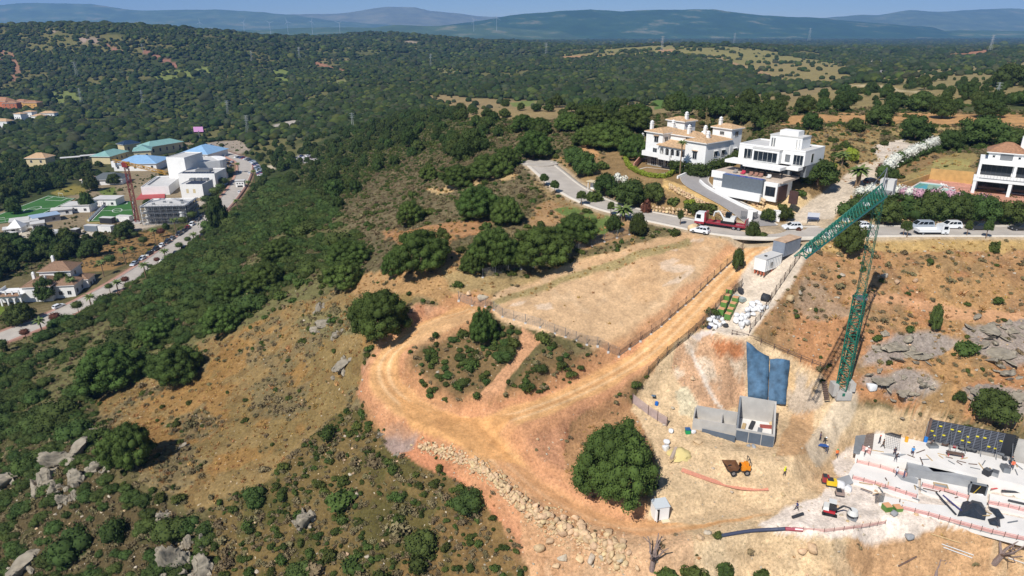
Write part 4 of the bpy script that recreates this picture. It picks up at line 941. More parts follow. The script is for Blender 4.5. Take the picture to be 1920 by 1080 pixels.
# ================================================================ BUILDING KIT
_wc = {}
def win(par, x, y, z, w, h, ang=0, nx=2, nz=1, fm=None, pm_=None, fr=0.09, name='window'):
    """window standing on a facade: frame with bars, pane as its sub-part. ang 0 faces -y, 90 faces +x, -90 faces -x"""
    fm = fm or M_FRAME; pm_ = pm_ or M_GLASS; k = (round(w, 2), round(h, 2), nx, nz, fm.name, pm_.name, fr)
    if k not in _wc:
        b = MB(); d = 0.07
        b.box(-w/2, -d, 0, w/2, 0, fr); b.box(-w/2, -d, h-fr, w/2, 0, h); b.box(-w/2, -d, fr, -w/2+fr, 0, h-fr); b.box(w/2-fr, -d, fr, w/2, 0, h-fr)
        for i in range(1, nx): c = -w/2+w*i/nx; b.box(c-fr*.35, -d*.8, fr, c+fr*.35, 0, h-fr)
        for i in range(1, nz): c = h*i/nz; b.box(-w/2+fr, -d*.7, c-fr*.3, w/2-fr, 0, c+fr*.3)
        p = MB().box(-w/2+fr, -.02, fr, w/2-fr, 0.0, h-fr)
        _wc[k] = (b.mesh(name, [fm]), p.mesh('pane', [pm_]))
    f = link(name, _wc[k][0], par, (x, y, z), (0, 0, R(ang))); link('pane', _wc[k][1], f); return f
def hip(par, x0, y0, x1, y1, z, rise, over=0.45, m=None, name='roof'):
    m = m or M_ROOF; b = MB(); X0, Y0, X1, Y1 = x0-over, y0-over, x1+over, y1+over; w, d = X1-X0, Y1-Y0; t = .2
    if w >= d: r0, r1 = (X0+d/2*.9, (Y0+Y1)/2), (X1-d/2*.9, (Y0+Y1)/2)
    else: r0, r1 = ((X0+X1)/2, Y0+w/2*.9), ((X0+X1)/2, Y1-w/2*.9)
    vs = [(X0,Y0,z),(X1,Y0,z),(X1,Y1,z),(X0,Y1,z),(X0,Y0,z+t),(X1,Y0,z+t),(X1,Y1,z+t),(X0,Y1,z+t),(r0[0],r0[1],z+t+rise),(r1[0],r1[1],z+t+rise)]
    wall = [(0,3,2,1),(0,1,5,4),(1,2,6,5),(2,3,7,6),(3,0,4,7)]
    b.add(vs, wall, 1)
    b.add(vs, [(4,5,9,8),(6,7,8,9),(5,6,9),(7,4,8)] if w >= d else [(4,5,8),(5,6,9,8),(6,7,9),(7,4,8,9)], 0)
    o = b.build(name, [m, M_WHITE], par); c = MB()
    for a in ((4, 8), (5, 9 if w >= d else 8), (6, 9), (7, 8 if w >= d else 9), (8, 9)):
        c.cyl(vs[a[0]], vs[a[1]], .11, .11, 5)
    c.build('ridge_tile', [m], o); return o
def wallbox(par, x0, y0, z0, x1, y1, z1_, m=None, name='wall', **k):
    return MB().box(x0, y0, z0, x1, y1, z1_).build(name, [m or M_WHITE], par)
def parapet(par, x0, y0, x1, y1, z, h=.6, t=.25, m=None):
    b = MB(); b.box(x0, y0, z, x1, y0+t, z+h); b.box(x0, y1-t, z, x1, y1, z+h); b.box(x0, y0+t, z, x0+t, y1-t, z+h); b.box(x1-t, y0+t, z, x1, y1-t, z+h)
    return b.build('parapet', [m or M_WHITE], par)
def chimney(par, x, y, z0, h, w=.7):
    b = MB(); b.box(x-w/2, y-w/2, z0, x+w/2, y+w/2, z0+h); b.box(x-w*.62, y-w*.62, z0+h, x+w*.62, y+w*.62, z0+h+.12)
    b.box(x-w*.4, y-w*.4, z0+h+.12, x+w*.4, y+w*.4, z0+h+.5); b.prism([(x-w*.5, y-w*.5), (x+w*.5, y-w*.5), (x+w*.5, y+w*.5), (x-w*.5, y+w*.5)], z0+h+.5, z0+h+.85, 0, [(x-.05, y-.05), (x+.05, y-.05), (x+.05, y+.05), (x-.05, y+.05)])
    return b.build('chimney', [M_WHITE], par)
def frame2(pA, pB, z):
    A = PH(*pA, z); B = PH(*pB, z); d = B-A; return A, math.atan2(d.y, d.x), d.length
def nogo(x, y, r): NOGO.append((x, y, r))
def nogo_box(o, x0, y0, x1, y1):
    c, s = math.cos(o.rotation_euler.z), math.sin(o.rotation_euler.z); st = max(1.5, min(x1-x0, y1-y0)/2)
    for x in np.arange(x0, x1+.1, st):
        for y in np.arange(y0, y1+.1, st): nogo(o.location.x+x*c-y*s, o.location.y+x*s+y*c, st*.9)
# ================================================================ TILED WHITE VILLA
v = empty('villa', (35.5, 188.0, 63.2), R(-52), 'large white villa with several hipped terracotta roofs and a blue pool', 'villa')
v.scale = (1.09,)*3; nogo_box(v, -6, -6, 22, 18)
wallbox(v, -2.6, 5.4, -2, 5.5, 12, 2.7, M_STONE, 'lower_wall')
wallbox(v, 5.5, 5.9, -2, 11.5, 12, 2.7, M_STONE, 'lower_wall')
MB().box(-2.9, 3.4, 2.7, 11.8, 9, 3.0).build('terrace', [M_WHITE], v)
b = MB(); b.box(-2.9, 3.4, 3.0, 3.2, 3.6, 3.9); b.box(3.2, 2.6, 2.6, 6.8, 2.8, 3.9); b.box(6.8, 3.4, 3.0, 11.8, 3.6, 3.9); b.box(3.2, 2.8, 2.7, 6.8, 3.4, 2.95); b.box(-2.9, 3.6, 3.0, -2.7, 6, 3.9); b.build('parapet', [M_WHITE], v)
wallbox(v, -2.8, 4.6, 3.0, 2.6, 12, 8.5); hip(v, -2.8, 4.6, 2.6, 12, 8.5, .9)
wallbox(v, 2.6, 7.5, 3.0, 10.6, 12.8, 8.2); hip(v, 2.6, 7.5, 10.6, 12.8, 8.2, .9)
wallbox(v, -3.2, 13, 3.0, 2.4, 17.4, 10.7); hip(v, -3.2, 13, 2.4, 17.4, 10.7, .8)
wallbox(v, 10.6, 3.6, -2, 16.6, 12.9, 7.9); hip(v, 10.6, 3.6, 16.6, 12.9, 7.9, .9)
wallbox(v, 11.2, 12.95, -2, 16.7, 17.2, 10.4); hip(v, 11.2, 12.95, 16.7, 17.2, 10.4, .8)
# arcade with five round arches under a lean-to roof
b = MB(); ax = [2.3+1.68*i for i in range(6)]
for i in range(6): b.box(ax[i]-.22, 3.9, 3.0, ax[i]+.22, 4.3, 4.9)
for i in range(5):
    c = (ax[i]+ax[i+1])/2; r = .62
    prev = None
    for k in range(9):
        t = math.pi*k/8; p = (c-r*math.cos(t), 4.9+r*math.sin(t)*.85)
        if prev: b.prism([(prev[0], 3.92), (p[0], 3.92), (p[0], 4.28), (prev[0], 4.28)], min(prev[1], p[1]), 5.8)
        prev = p
    b.box(c-r-.24, 3.92, 4.9, c-r, 4.28, 5.8); b.box(c+r, 3.92, 4.9, c+r+.24, 4.28, 5.8)
b.build('arcade', [M_WHITE], v)
b = MB(); b.add([(1.7,3.4,5.8),(10.58,3.4,5.8),(10.58,7.5,6.8),(1.7,7.5,6.8),(1.7,3.4,5.95),(10.58,3.4,5.95),(10.58,7.5,6.95),(1.7,7.5,6.95)], [(0,3,2,1),(4,5,6,7),(0,1,5,4),(1,2,6,5),(2,3,7,6),(3,0,4,7)]); b.build('arcade_roof', [M_ROOF], v)
for c in ax[:-1]: win(v, c+.84, 7.5, 3.1, 1.2, 2.1, 0, 2, 1, M_DFRAME, name='door')
for x, y, z, h in ((-2.2, 5.8, 8.8, 1.7), (0.4, 11.0, 8.9, 1.6), (1.6, 14.6, 11.0, 1.4), (7.4, 8.6, 8.6, 1.6), (10.0, 11.6, 8.6, 1.5), (12.4, 14.2, 10.8, 1.4), (14.4, 7, 8.4, 1.2)): chimney(v, x, y, z, h)
MB().dome((8.4, 13.9, 8.0), 1.4, 16, 6, 0, .9).build('dome', [M_WHITE], v)
win(v, .6, 4.6, 6.2, 1.4, 1.6); win(v, .4, 4.6, 3.5, 1.4, 1.3)
for y in (6.0, 7.8): win(v, 2.6, y, 6.5, 1.3, 1.2, 90)
win(v, 13.6, 3.6, 3.9, 1.3, 1.9); win(v, 8.4, 7.5, 7.0, 1.9, 1.1, 0, 4, 1)
for y, z in ((7.5, 4.4), (10.4, 4.4), (7.5, 1.6), (10.4, 1.6)): win(v, 16.6, y, z, 1.4, 1.4, 90)
for y, z in ((15, 8.6), (15, 4.4)): win(v, 16.7, y, z, 1.4, 1.3, 90)
win(v, 14, 12.95, 8.9, 1.3, .9, 0, 3, 1); win(v, -.6, 13, 9.4, .5, .5, 0, 1); win(v, 2.4, 15.2, 8.9, 1.5, 1.1, 90)
for x, w in ((-.4, 1.9), (2.0, 1.7)): win(v, x, 5.4, .1, w, 2.4, 0, 3, 2)
for x in (4.2, 6.6, 8.6, 10.4): win(v, x, 5.4 if x < 5.5 else 5.9, .1, 1.7, 2.4, 0, 2, 1, M_WHITE)
for x, y, z, w in ((.6, 4.6, 7.9, 1.7), (13.6, 3.6, 5.95, 1.6)): MB().box(x-w/2, y-.5, z, x+w/2, y, z+.1).build('window_hood', [M_ROOF], v)
for y, z, x in ((7.5, 5.9, 16.6), (10.4, 5.9, 16.6), (15, 5.8, 16.7)): MB().box(x, y-.8, z, x+.4, y+.8, z+.1).build('window_hood', [M_WHITE], v)
# garden house on the left, pink garden wall
g = empty('garden_house', PH(1199, 283, 65.2), R(-52), 'small white garden house left of the tiled villa', 'garden house')
wallbox(g, -1.5, -1.2, -2, 2.5, 2.5, 2.4); hip(g, -1.5, -1.2, 2.5, 2.5, 2.4, .9); win(g, .5, -1.2, .4, 1.2, 1.4); chimney(g, 0, 1, 2.6, 1.8, .6)
lp = [G(1188, 318), G(1198, 306), G(1207, 298), G(1212, 292)]
b = MB()
for a, c in zip(lp[:-1], lp[1:]): t = (c-a).normalized(); n_ = Vector((t.y, -t.x, 0))*.15; b.add([a+n_-Vector((0,0,1)), c+n_-Vector((0,0,1)), c-n_-Vector((0,0,1)), a-n_-Vector((0,0,1)), a+n_+Vector((0,0,1.8)), c+n_+Vector((0,0,1.8)), c-n_+Vector((0,0,1.8)), a-n_+Vector((0,0,1.8))], [(0,3,2,1),(4,5,6,7),(0,1,5,4),(1,2,6,5),(2,3,7,6),(3,0,4,7)])
tag(b.build('garden_wall', [mat('pink_render', (190, 138, 118), .9, var=.1)]), 'salmon pink garden wall climbing beside the tiled villa', 'wall')
# pool: stone deck and water
def pool(name, pts, z, label, water, deckm, rim=.6, curb=.12):
    t = empty(name, (pts[0][0], pts[0][1], z), 0, label, 'pool'); cx = sum(p[0] for p in pts)/len(pts); cy_ = sum(p[1] for p in pts)/len(pts)
    loc = [(x-pts[0][0], y-pts[0][1]) for x, y in pts]; cl = (cx-pts[0][0], cy_-pts[0][1])
    def grow(k): return [(cl[0]+(x-cl[0])*(1+k/max(.1, math.hypot(x-cl[0], y-cl[1]))), cl[1]+(y-cl[1])*(1+k/max(.1, math.hypot(x-cl[0], y-cl[1])))) for x, y in loc]
    n = len(loc); o = grow(rim); b = MB(); vs = [(x, y, curb) for x, y in loc]+[(x, y, curb) for x, y in o]+[(x, y, -2.5) for x, y in o]+[(x, y, -.4) for x, y in loc]
    fs = []
    for i in range(n):
        j = (i+1) % n; fs += [(i, j, n+j, n+i), (n+i, n+j, 2*n+j, 2*n+i), (i, j, 3*n+j, 3*n+i)]
    b.add(vs, fs); b.build('pool_edge', [deckm], t)
    b = MB(); b.add([(x, y, -.06) for x, y in loc], [tuple(range(n))]); b.build('water', [water], t); return t
z_ = 63.1; pp = [tuple(PH(px, py, z_)[:2]) for px, py in ((1197,319),(1213,314.5),(1256,319.5),(1250,324.5),(1228,326.5),(1207,324))]
pool('swimming_pool', pp, z_, 'blue swimming pool below the terrace of the tiled villa', M_POOL, M_KERB)
for x, y in pp: nogo(x, y, 2.5)
# ================================================================ MODERN WHITE VILLA
A, rz, L = frame2((1387, 270), (1512, 286), 72.7)
m = empty('villa', (A.x, A.y, 63.0), rz, 'cubic modern white villa with flat roofs, large glass fronts and a grey pool wall', 'villa'); nogo_box(m, -4, -9, 18, 11)
T = 3.6; F1 = 6.4; RF = 9.7
wallbox(m, 0, 1.6, T, 16.7, 10.5, F1, M_CONCD, 'ground_floor_wall')
wallbox(m, 0, 0, F1, 16.7, 10.5, RF-.1); MB().box(.3, .3, RF-.1, 16.4, 10.2, RF).build('roof', [M_WHITE2], m); parapet(m, 0, 0, 16.7, 10.5, RF-.05, .35)
wallbox(m, 4.4, -1.6, F1, 11.2, 0, RF-.3, name='bay_wall'); MB().box(4.3, -1.7, RF-.3, 11.3, 0, RF-.05).build('bay_roof', [M_WHITE2], m)
wallbox(m, 6.2, 3.0, RF, 14.2, 7.6, RF+2.6, name='roof_room_wall'); MB().box(6.1, 2.9, RF+2.6, 14.3, 7.7, RF+2.8).build('roof_room_roof', [M_WHITE2], m); MB().box(8, 4, RF+2.8, 12.6, 7, RF+3.9).build('roof_box', [M_WHITE], m)
for x in (6.9, 7.5): MB().box(x-.12, 2.7, RF, x+.12, 2.95, RF+2.0).build('fin', [M_METAL], m)
for x in (12.9, 13.6): MB().box(x-.15, 2.5, RF, x+.15, 2.9, RF+2.2).build('fin', [M_WHITE], m)
# balcony slabs
MB().box(-1.2, -4.2, F1-.75, 6, 0, F1-.05).build('balcony', [M_WHITE], m); MB().box(4.4, -5.6, F1-.78, 13.8, -1.6, F1-.08).build('balcony', [M_WHITE], m); MB().box(13.8, -2.4, F1-.76, 16.6, 0, F1-.06).build('balcony', [M_WHITE], m)
win(m, 7.8, -1.6, F1+.15, 6.0, 2.4, 0, 5, 1); win(m, 3.3, 0, F1+.1, 2.0, 2.4, 0, 2); win(m, 1.9, 0, F1+.1, .8, 2.3, 0, 1, name='door', fm=M_DFRAME); win(m, 15.2, 0, F1+.1, 2.4, 2.4, 0, 3); win(m, 12.6, 0, F1+.6, 1.2, 1.7, 0, 1, fm=M_METAL, pm_=M_METAL)
for x, w in ((2.2, 3.2), (6.4, 3.6), (10.6, 3.6), (14.2, 2.6)): win(m, x, 1.6, T+.1, w, 2.3, 0, 4, 1, M_DFRAME)
for x in (4.0, 9.2, 13.4): MB().box(x-.15, -3.6, T, x+.15, -3.3, F1-.78).build('column', [M_DARK], m)
MB().box(-2.8, -6.6, T-.45, 15.4, 1.6, T).build('terrace', [mat('pale_stone_floor', (192, 176, 160), .8, var=.08)], m)
wallbox(m, .8, -8.0, -1.2, 11.2, -6.6, T-.1, mat('slate_wall', (98, 106, 114), .6, var=.12, scale=2), 'pool_wall')
MB().box(1.0, -7.9, T-.1, 11.0, -6.65, T-.04).build('water', [M_POOL], m)
MB().box(-.2, -9.0, -1.5, 11.4, -8.1, 0.3).build('trough', [M_WHITE], m)
wallbox(m, -2.6, -6.2, -1.2, .7, 1.6, T-.5, name='side_wall'); MB().box(-2.9, -6.9, T-1.5, .8, -6.25, T+.1).build('fascia', [M_WHITE], m)
wallbox(m, 11.3, -7.4, -1.2, 14.6, 0, T-.5, name='side_wall'); win(m, 13, -7.4, 0, 2.4, 2.2, 0, 2, 1, M_DFRAME)
b = MB(); b.box(14.7, -7.2, -1, 15.0, -3, 2.4); b.box(17.4, -7.0, -1, 19.4, -6.6, 2.0); b.build('screen_wall', [mat('corten', (74, 52, 48), .8, var=.15)], m)
win(m, 16.7, 4, F1+.4, 1.4, 2.2, 90, 1)
b = MB()
for x in (7.2, 7.6): b.cyl((x, -1.7, F1+.3), (x, -1.7, F1+.35), .05)
def local_to(o, x, y, z):
    x, y, z = x*o.scale.x, y*o.scale.x, z*o.scale.x; c, s = math.cos(o.rotation_euler.z), math.sin(o.rotation_euler.z); return Vector((o.location.x+x*c-y*s, o.location.y+x*s+y*c, o.location.z+z))
for k, (x, col, lab) in enumerate([(2.6, (150, 146, 142), 'grey terrace armchair nearest the left end of the modern villa terrace'), (4.6, (190, 60, 84), 'pink round cushion seat on the modern villa terrace'), (6.6, (160, 120, 104), 'brown terrace armchair beside the pink seat'), (7.9, (160, 120, 104), 'brown terrace armchair in the middle of the terrace'), (9.1, (160, 120, 104), 'brown terrace armchair second from the right end'), (11.2, (214, 212, 208), 'white terrace chair at the right end of the modern villa terrace')]):
    c = empty('terrace_chair', local_to(m, x, -5.4, T), rz, lab, 'chair', 'terrace seats of the modern villa'); mm = mat('fabric%d' % k, col, .9)
    MB().box(-.45, -.4, .18, .45, .4, .45).build('seat', [mm], c); MB().box(-.45, .3, .45, .45, .45, .9).build('backrest', [mm], c)
    for sx in (-.38, .38):
        for sy in (-.33, .33): MB().box(sx-.03, sy-.03, 0, sx+.03, sy+.03, .18).build('leg', [M_DARK], c)
# ================================================================ TERRACED VILLA AT THE RIGHT EDGE
A, rz, L = frame2((1838, 300), (1920, 307), 71.7)
t = empty('villa', (A.x, A.y, 64.6), rz, 'white two-storey villa with deep loggias and a hipped brown tile roof', 'villa'); nogo_box(t, -2, -5, 16, 10)
wallbox(t, 0, 1.5, -1, 15, 9, 7.1); MB().box(-.5, -3.6, 3.0, 15, 1.5, 3.6).build('terrace', [M_WHITE], t); MB().box(0, -.2, 6.3, 15, 1.5, 7.15).build('loggia_beam', [M_WHITE], t)
MB().box(-.5, -3.6, -1, 15, 1.5, .1).build('terrace', [mat('terracotta_floor', (190, 140, 118), .9, var=.1)], t)
b = MB()
for x in (0, 6.6, 13.4): b.box(x, -.15, 3.6, x+.5, .4, 6.3); b.box(x-.4, -3.5, .1, x+.25, -2.9, 3.0)
b.build('pillar', [M_WHITE], t)
b = MB(); b.box(.5, -3.55, 3.6, 15, -3.35, 3.75)
for i in range(24): b.box(.2+i*.6, -3.5, 3.6, .24+i*.6, -3.46, 4.5)
b.box(.2, -3.5, 4.5, 15, -3.45, 4.56); b.build('railing', [M_METAL], t)
for x in (3.5, 10.2): win(t, x, 1.5, 3.7, 5.8, 2.5, 0, 6, 1, M_DFRAME); win(t, x, 1.5, .2, 5.8, 2.6, 0, 4, 1, M_DFRAME)
wallbox(t, 1.4, 1.8, 7.1, 8.2, 8, 8.7, name='attic_wall'); hip(t, 1.4, 1.8, 8.2, 8, 8.7, 1.9, .5, M_ROOFR)
for x in (2.4, 7.2): win(t, x, 1.8, 7.6, .6, .6, 0, 1)
MB().box(3.6, 1.75, 7.2, 6, 1.8, 8.5).build('shutter', [M_METAL], t)
b = MB(); b.box(7.0, 5.8, 8.7, 9.2, 7.6, 12.0); b.build('chimney', [M_WHITE], t); MB().dome((8.1, 6.7, 12.0), 1.15, 12, 4, 0, .55).build('chimney_cap', [M_WHITE], t)
wallbox(t, 10.4, 2.2, 7.1, 15, 9, 11.0, name='tower_wall')
pdz = ZPD+.25; pp = [tuple(PH(px, py, pdz)[:2]) for px, py in ((1710,352.5),(1727,342.5),(1768,347),(1752,357.5))]
pool('swimming_pool', pp, pdz, 'turquoise swimming pool on the pink terrace of the right-hand villa', M_POOLT, M_WHITE2, .7)
pp2 = [tuple(PH(px, py, pdz)[:2]) for px, py in ((1764,357),(1770,353),(1790,356),(1784,361))]
pool('paddling_pool', pp2, pdz, 'small pale paddling pool beside the turquoise swimming pool', mat('shallow_water', (150, 196, 186), .1), M_WHITE2, .35)
b = MB(); q = [PH(1688, 354, pdz), PH(1742, 335.5, pdz), PH(1822, 343, pdz)]
for a, c in zip(q[:-1], q[1:]):
    tt = (c-a).normalized(); nn = Vector((-tt.y, tt.x, 0))*.3; k = 2.6 if a is q[1] else 1.2; U = Vector((0, 0, k)); D_ = Vector((0, 0, -1))
    b.add([a+D_, c+D_, c+nn+D_, a+nn+D_, a+U, c+U, c+nn+U, a+nn+U], [(0,3,2,1),(4,5,6,7),(0,1,5,4),(1,2,6,5),(2,3,7,6),(3,0,4,7)])
tag(b.build('retaining_wall', [mat('ochre_wall', (188, 152, 96), .9, var=.15)]), 'ochre retaining wall behind the turquoise pool', 'wall')
for k, (px, py) in enumerate(((1771,351),(1776,352),(1781,353))):
    s_ = empty('sun_lounger', PH(px, py, pdz), R(30+8*k), 'white sun lounger beside the turquoise pool, %s of three' % ('left', 'middle', 'right')[k], 'sun lounger', 'loungers by the turquoise pool')
    MB().box(-.3, -.9, .25, .3, .5, .33).build('seat', [M_WHITE], s_); b = MB(); b.add([(-.3,.5,.3),(.3,.5,.3),(.3,1.0,.75),(-.3,1.0,.75),(-.3,.5,.36),(.3,.5,.36),(.3,1.0,.81),(-.3,1.0,.81)], [(0,3,2,1),(4,5,6,7),(0,1,5,4),(1,2,6,5),(2,3,7,6),(3,0,4,7)]); b.build('backrest', [M_WHITE], s_)
    for sx in (-.27, .27):
        for sy in (-.8, .4): MB().box(sx-.02, sy-.02, 0, sx+.02, sy+.02, .25).build('leg', [M_METAL], s_)
# ================================================================ DRIVEWAY WALLS, GATE, BOARD
def wall_line(name, pts, h, th, m, label, cat='wall', cap=None):
    b = MB()
    for a, c in zip(pts[:-1], pts[1:]):
        tt = Vector((c.x-a.x, c.y-a.y, 0)).normalized(); nn = Vector((-tt.y, tt.x, 0))*th/2; U = Vector((0, 0, h)); D_ = Vector((0, 0, -.8))
        b.add([a-nn+D_, c-nn+D_, c+nn+D_, a+nn+D_, a-nn+U, c-nn+U, c+nn+U, a+nn+U], [(0,3,2,1),(4,5,6,7),(0,1,5,4),(1,2,6,5),(2,3,7,6),(3,0,4,7)])
    return tag(b.build(name, [m]), label, cat)
wall_line('driveway_wall', smooth_line([G(1312,342), G(1322,352), G(1356,371), G(1400,393), G(1452,412)], 2), .75, .45, M_WHITE, 'low white wall curving along the right side of the grey driveway')
wall_line('driveway_wall', smooth_line([G(1270,335), G(1288,327), G(1318,312), G(1345,300)], 2), .7, .4, M_WHITE, 'stepped white wall along the hedge above the grey driveway')
p = G(1405, 415); gp = empty('gate_pillar', p, R(-20), 'tall white gate pillar at the foot of the driveway', 'pillar'); MB().box(-.55, -.35, -.5, .55, .35, 2.9).build('shaft', [M_WHITE], gp); MB().box(-.62, -.42, 2.9, .62, .42, 3.02).build('cap', [M_WHITE], gp)
p = G(1455, 414); gp = empty('gate_pillar', p, R(-20), 'white gate pillar at the end of the low driveway wall', 'pillar'); MB().box(-.7, -.4, -.5, .7, .4, 2.3).build('shaft', [M_WHITE], gp); MB().box(-.77, -.47, 2.3, .77, .47, 2.42).build('cap', [M_WHITE], gp)
def gate(pa, pb, label):
    a = G(*pa); c = G(*pb); d = c-a; g_ = empty('gate', a, math.atan2(d.y, d.x), label, 'gate'); L = math.hypot(d.x, d.y)
    MB().box(0, -.05, 0, .1, .05, 2.0).build('post', [M_METAL], g_); MB().box(L-.1, -.05, 0, L, .05, 2.0).build('post', [M_METAL], g_)
    me = MB().box(.1, -.03, 0, L-.1, .03, .16).mesh('slat', [M_METAL])
    for i in range(7): link('slat', me, g_, (0, 0, .1+i*.27))
gate((1388, 411), (1401, 413), 'grey slatted gate left of the tall white gate pillar'); gate((1410, 414), (1419, 411), 'grey slatted gate right of the tall white gate pillar')
p = G(1523, 419); s_ = empty('site_board', p, R(-14), 'pale information board on two posts where the stony lane meets the street', 'sign board')
for x in (-1.1, 1.1): MB().box(x-.06, -.06, -.5, x+.06, .06, 2.2).build('post', [M_METAL], s_)
MB().box(-1.25, -.12, 1.0, 1.25, -.06, 2.5).build('board', [mat('board_white', (196, 198, 206), .6)], s_); MB().box(-1.2, -.14, 1.0, 1.2, -.12, 1.5).build('lower_panel', [mat('board_blue', (66, 76, 104), .6)], s_)
p = G(1150, 362); k_ = empty('bus_shelter', G(1112, 357), R(-40), 'small pale shelter with flat roof beside the cul-de-sac lane', 'shelter')
for x in (-1.2, 1.2):
    for y in (-.6, .6): MB().box(x-.08, y-.08, -.4, x+.08, y+.08, 2.3).build('post', [M_WHITE], k_)
MB().box(-1.6, -1, 2.3, 1.6, 1, 2.5).build('roof', [mat('cream_panel', (206, 190, 156), .8)], k_); MB().box(-1.1, .55, 0, 1.1, .65, 2.2).build('back_wall', [M_WHITE], k_)
# steps of stone retaining wall below the tiled villa
def lump(seed, sub=2, amp=.22):
    rng = np.random.default_rng(seed); bm = bmesh.new(); bmesh.ops.create_icosphere(bm, subdivisions=sub, radius=1)
    V = np.array([q.co[:] for q in bm.verts]); F = np.array([[q.index for q in f.verts] for f in bm.faces]); bm.free()
    if sub > 2: V = np.sign(V)*np.abs(V)**.62
    for _ in range(12 if sub < 3 else 11):                       # chop flat facets
        d = rng.normal(0, 1, 3); d /= np.linalg.norm(d); k = V @ d; lim = rng.uniform(.38, .72); V = V-np.outer(np.maximum(k-lim, 0), d)
    V *= 1+rng.normal(0, amp*.18, (len(V), 1))
    if sub > 2:
        for k in range(14):              # cracks and ledges
            d = rng.normal(0, 1, 3); d[2] *= .5; d /= np.linalg.norm(d); q = V @ d; c = rng.uniform(-.7, .7); V = V*(1-.13*np.exp(-((q-c)/.035)**2))[:, None]+d*(.022*np.sign(q-c))[:, None]
    return V, F
M_ROCK = mat('pale_rock', (180, 168, 148), .95, var=.22, scale=1.6, bump=.6, bscale=3, objvar=.1)
M_ROCKY = mat('sandy_rock', (198, 172, 134), .95, var=.2, scale=1.6, bump=.5, bscale=3, objvar=.16)
M_ROCKG = mat('grey_rock', (146, 137, 121), .95, var=.36, scale=1.3, bump=1, bscale=2.6)
STONES = [np_mesh('stone', *lump(900+k, 2, .1), [M_ROCKY]) for k in range(5)]
ROCKS = [np_mesh('rock', *lump(920+k, 2), [M_ROCK]) for k in range(5)]
GROCKS = [np_mesh('rock', *lump(940+k, 4), [M_ROCKG]) for k in range(6)]
def rubble_wall(label, pts, rows, step, size, hgt):
    t = empty('stone_wall', pts[0], 0, label, 'wall'); k = 0
    ln = resample(pts, step)
    for r in range(rows):
        for q in ln:
            o = link('stone', random.choice(STONES), t, (q.x-pts[0].x+random.uniform(-.1, .1), q.y-pts[0].y+r*.25, q.z-pts[0].z+hgt*(r+.4)/rows), (random.uniform(0, 6), random.uniform(0, 6), random.uniform(0, 6)), (size*random.uniform(.7, 1.25), size*random.uniform(.6, 1.0), size*random.uniform(.5, .8))); k += 1
    return t
rubble_wall('ochre rubble stone wall below the left edge of the grey driveway', [G(1256,354), G(1294,374), G(1336,396), G(1372,413)], 3, .75, .6, 1.2)
rubble_wall('low ochre stone terrace wall above the verge of the lane', [G(1205,395), G(1250,400), G(1300,404)], 2, .8, .6, 1.6)
rubble_wall('curved ochre boulder wall under the modern villa pool wall', [G(1358,360), G(1385,372), G(1410,384), G(1430,392)], 3, .9, .75, 2.6)
# ================================================================ HEDGES (each one continuous plant)
def hedge(label, pts, w, h, m, name='hedge', flower=None, dens_=26, size=.24, fl=.45):
    ln = resample(pts, w*.55); lob = []; rng = random.Random(len(label)); o = pts[0]
    for q in ln:
        for s in range(2):
            lob.append((q.x-o.x+rng.uniform(-.3, .3)*w*.5, q.y-o.y+rng.uniform(-.3, .3)*w*.5, q.z-o.z+h*(.3+.42*s)+rng.uniform(-.1, .1)*h, w*.5*rng.uniform(.85, 1.15), 1 if (flower and s == 1 and rng.random() < fl) else 0))
    return tag(link(name, lobes_to_mesh(name, lob, dens_, size, len(ln), [m]+([flower] if flower else []), wild=.5), loc=o), label, 'hedge')
hedge('clipped yellow-green hedge curving round the blue pool', smooth_line([G(1172,300), G(1178,314), G(1200,328), G(1225,334), G(1250,334), G(1262,326)], 1), 1.2, 1.2, M_YEL, dens_=40, size=.2)
def vg(x, y): q = local_to(v, x, y, 0); q.z = z1(q.x, q.y); return q
hedge('dark broad hedge between the tiled villa and the grey driveway', [vg(8.5,2), vg(13,1.8), vg(17.2,2.2), vg(18.4,5), vg(18.6,11), vg(18.6,15)], 2.6, 3.2, M_OAK, dens_=90, size=.35)
hedge('oleander hedge with white blossom running up along the stony lane', [G(1652,335), G(1672,318), G(1700,302), G(1730,290), G(1757,280)], 3.2, 3.2, M_OAK, 'hedge', M_WHITEF, 90, .3, .85)
hedge('white flowering oleander hedge above the street, left stretch', [G(1612,374), G(1635,370), G(1660,372), G(1700,376)], 3.0, 2.8, M_OAK, 'hedge', M_WHITEF, 90, .3, .8)
hedge('pink flowering oleander hedge below the turquoise pool', [G(1690,374), G(1722,378), G(1750,376)], 2.6, 2.6, M_OAK, 'hedge', M_PINKF, 80, .3, .8)
hedge('dark green hedge with scattered pink flowers below the terraced villa', [G(1752,380), G(1800,382), G(1850,390), G(1920,394)], 3.0, 2.4, M_OAK, 'hedge', M_PINKF, 80, .3, .3)
hedge('tall dark hedge bank lining the upper side of the street', [G(1690,408), G(1740,410), G(1800,412), G(1860,414), G(1925,414)], 4.0, 3.6, M_OAK, dens_=100, size=.36)
hedge('dark hedge bank behind the crane jib', [G(1585,404), G(1605,403), G(1630,404), G(1665,404)], 3.6, 3.0, M_OAK, dens_=100, size=.36)
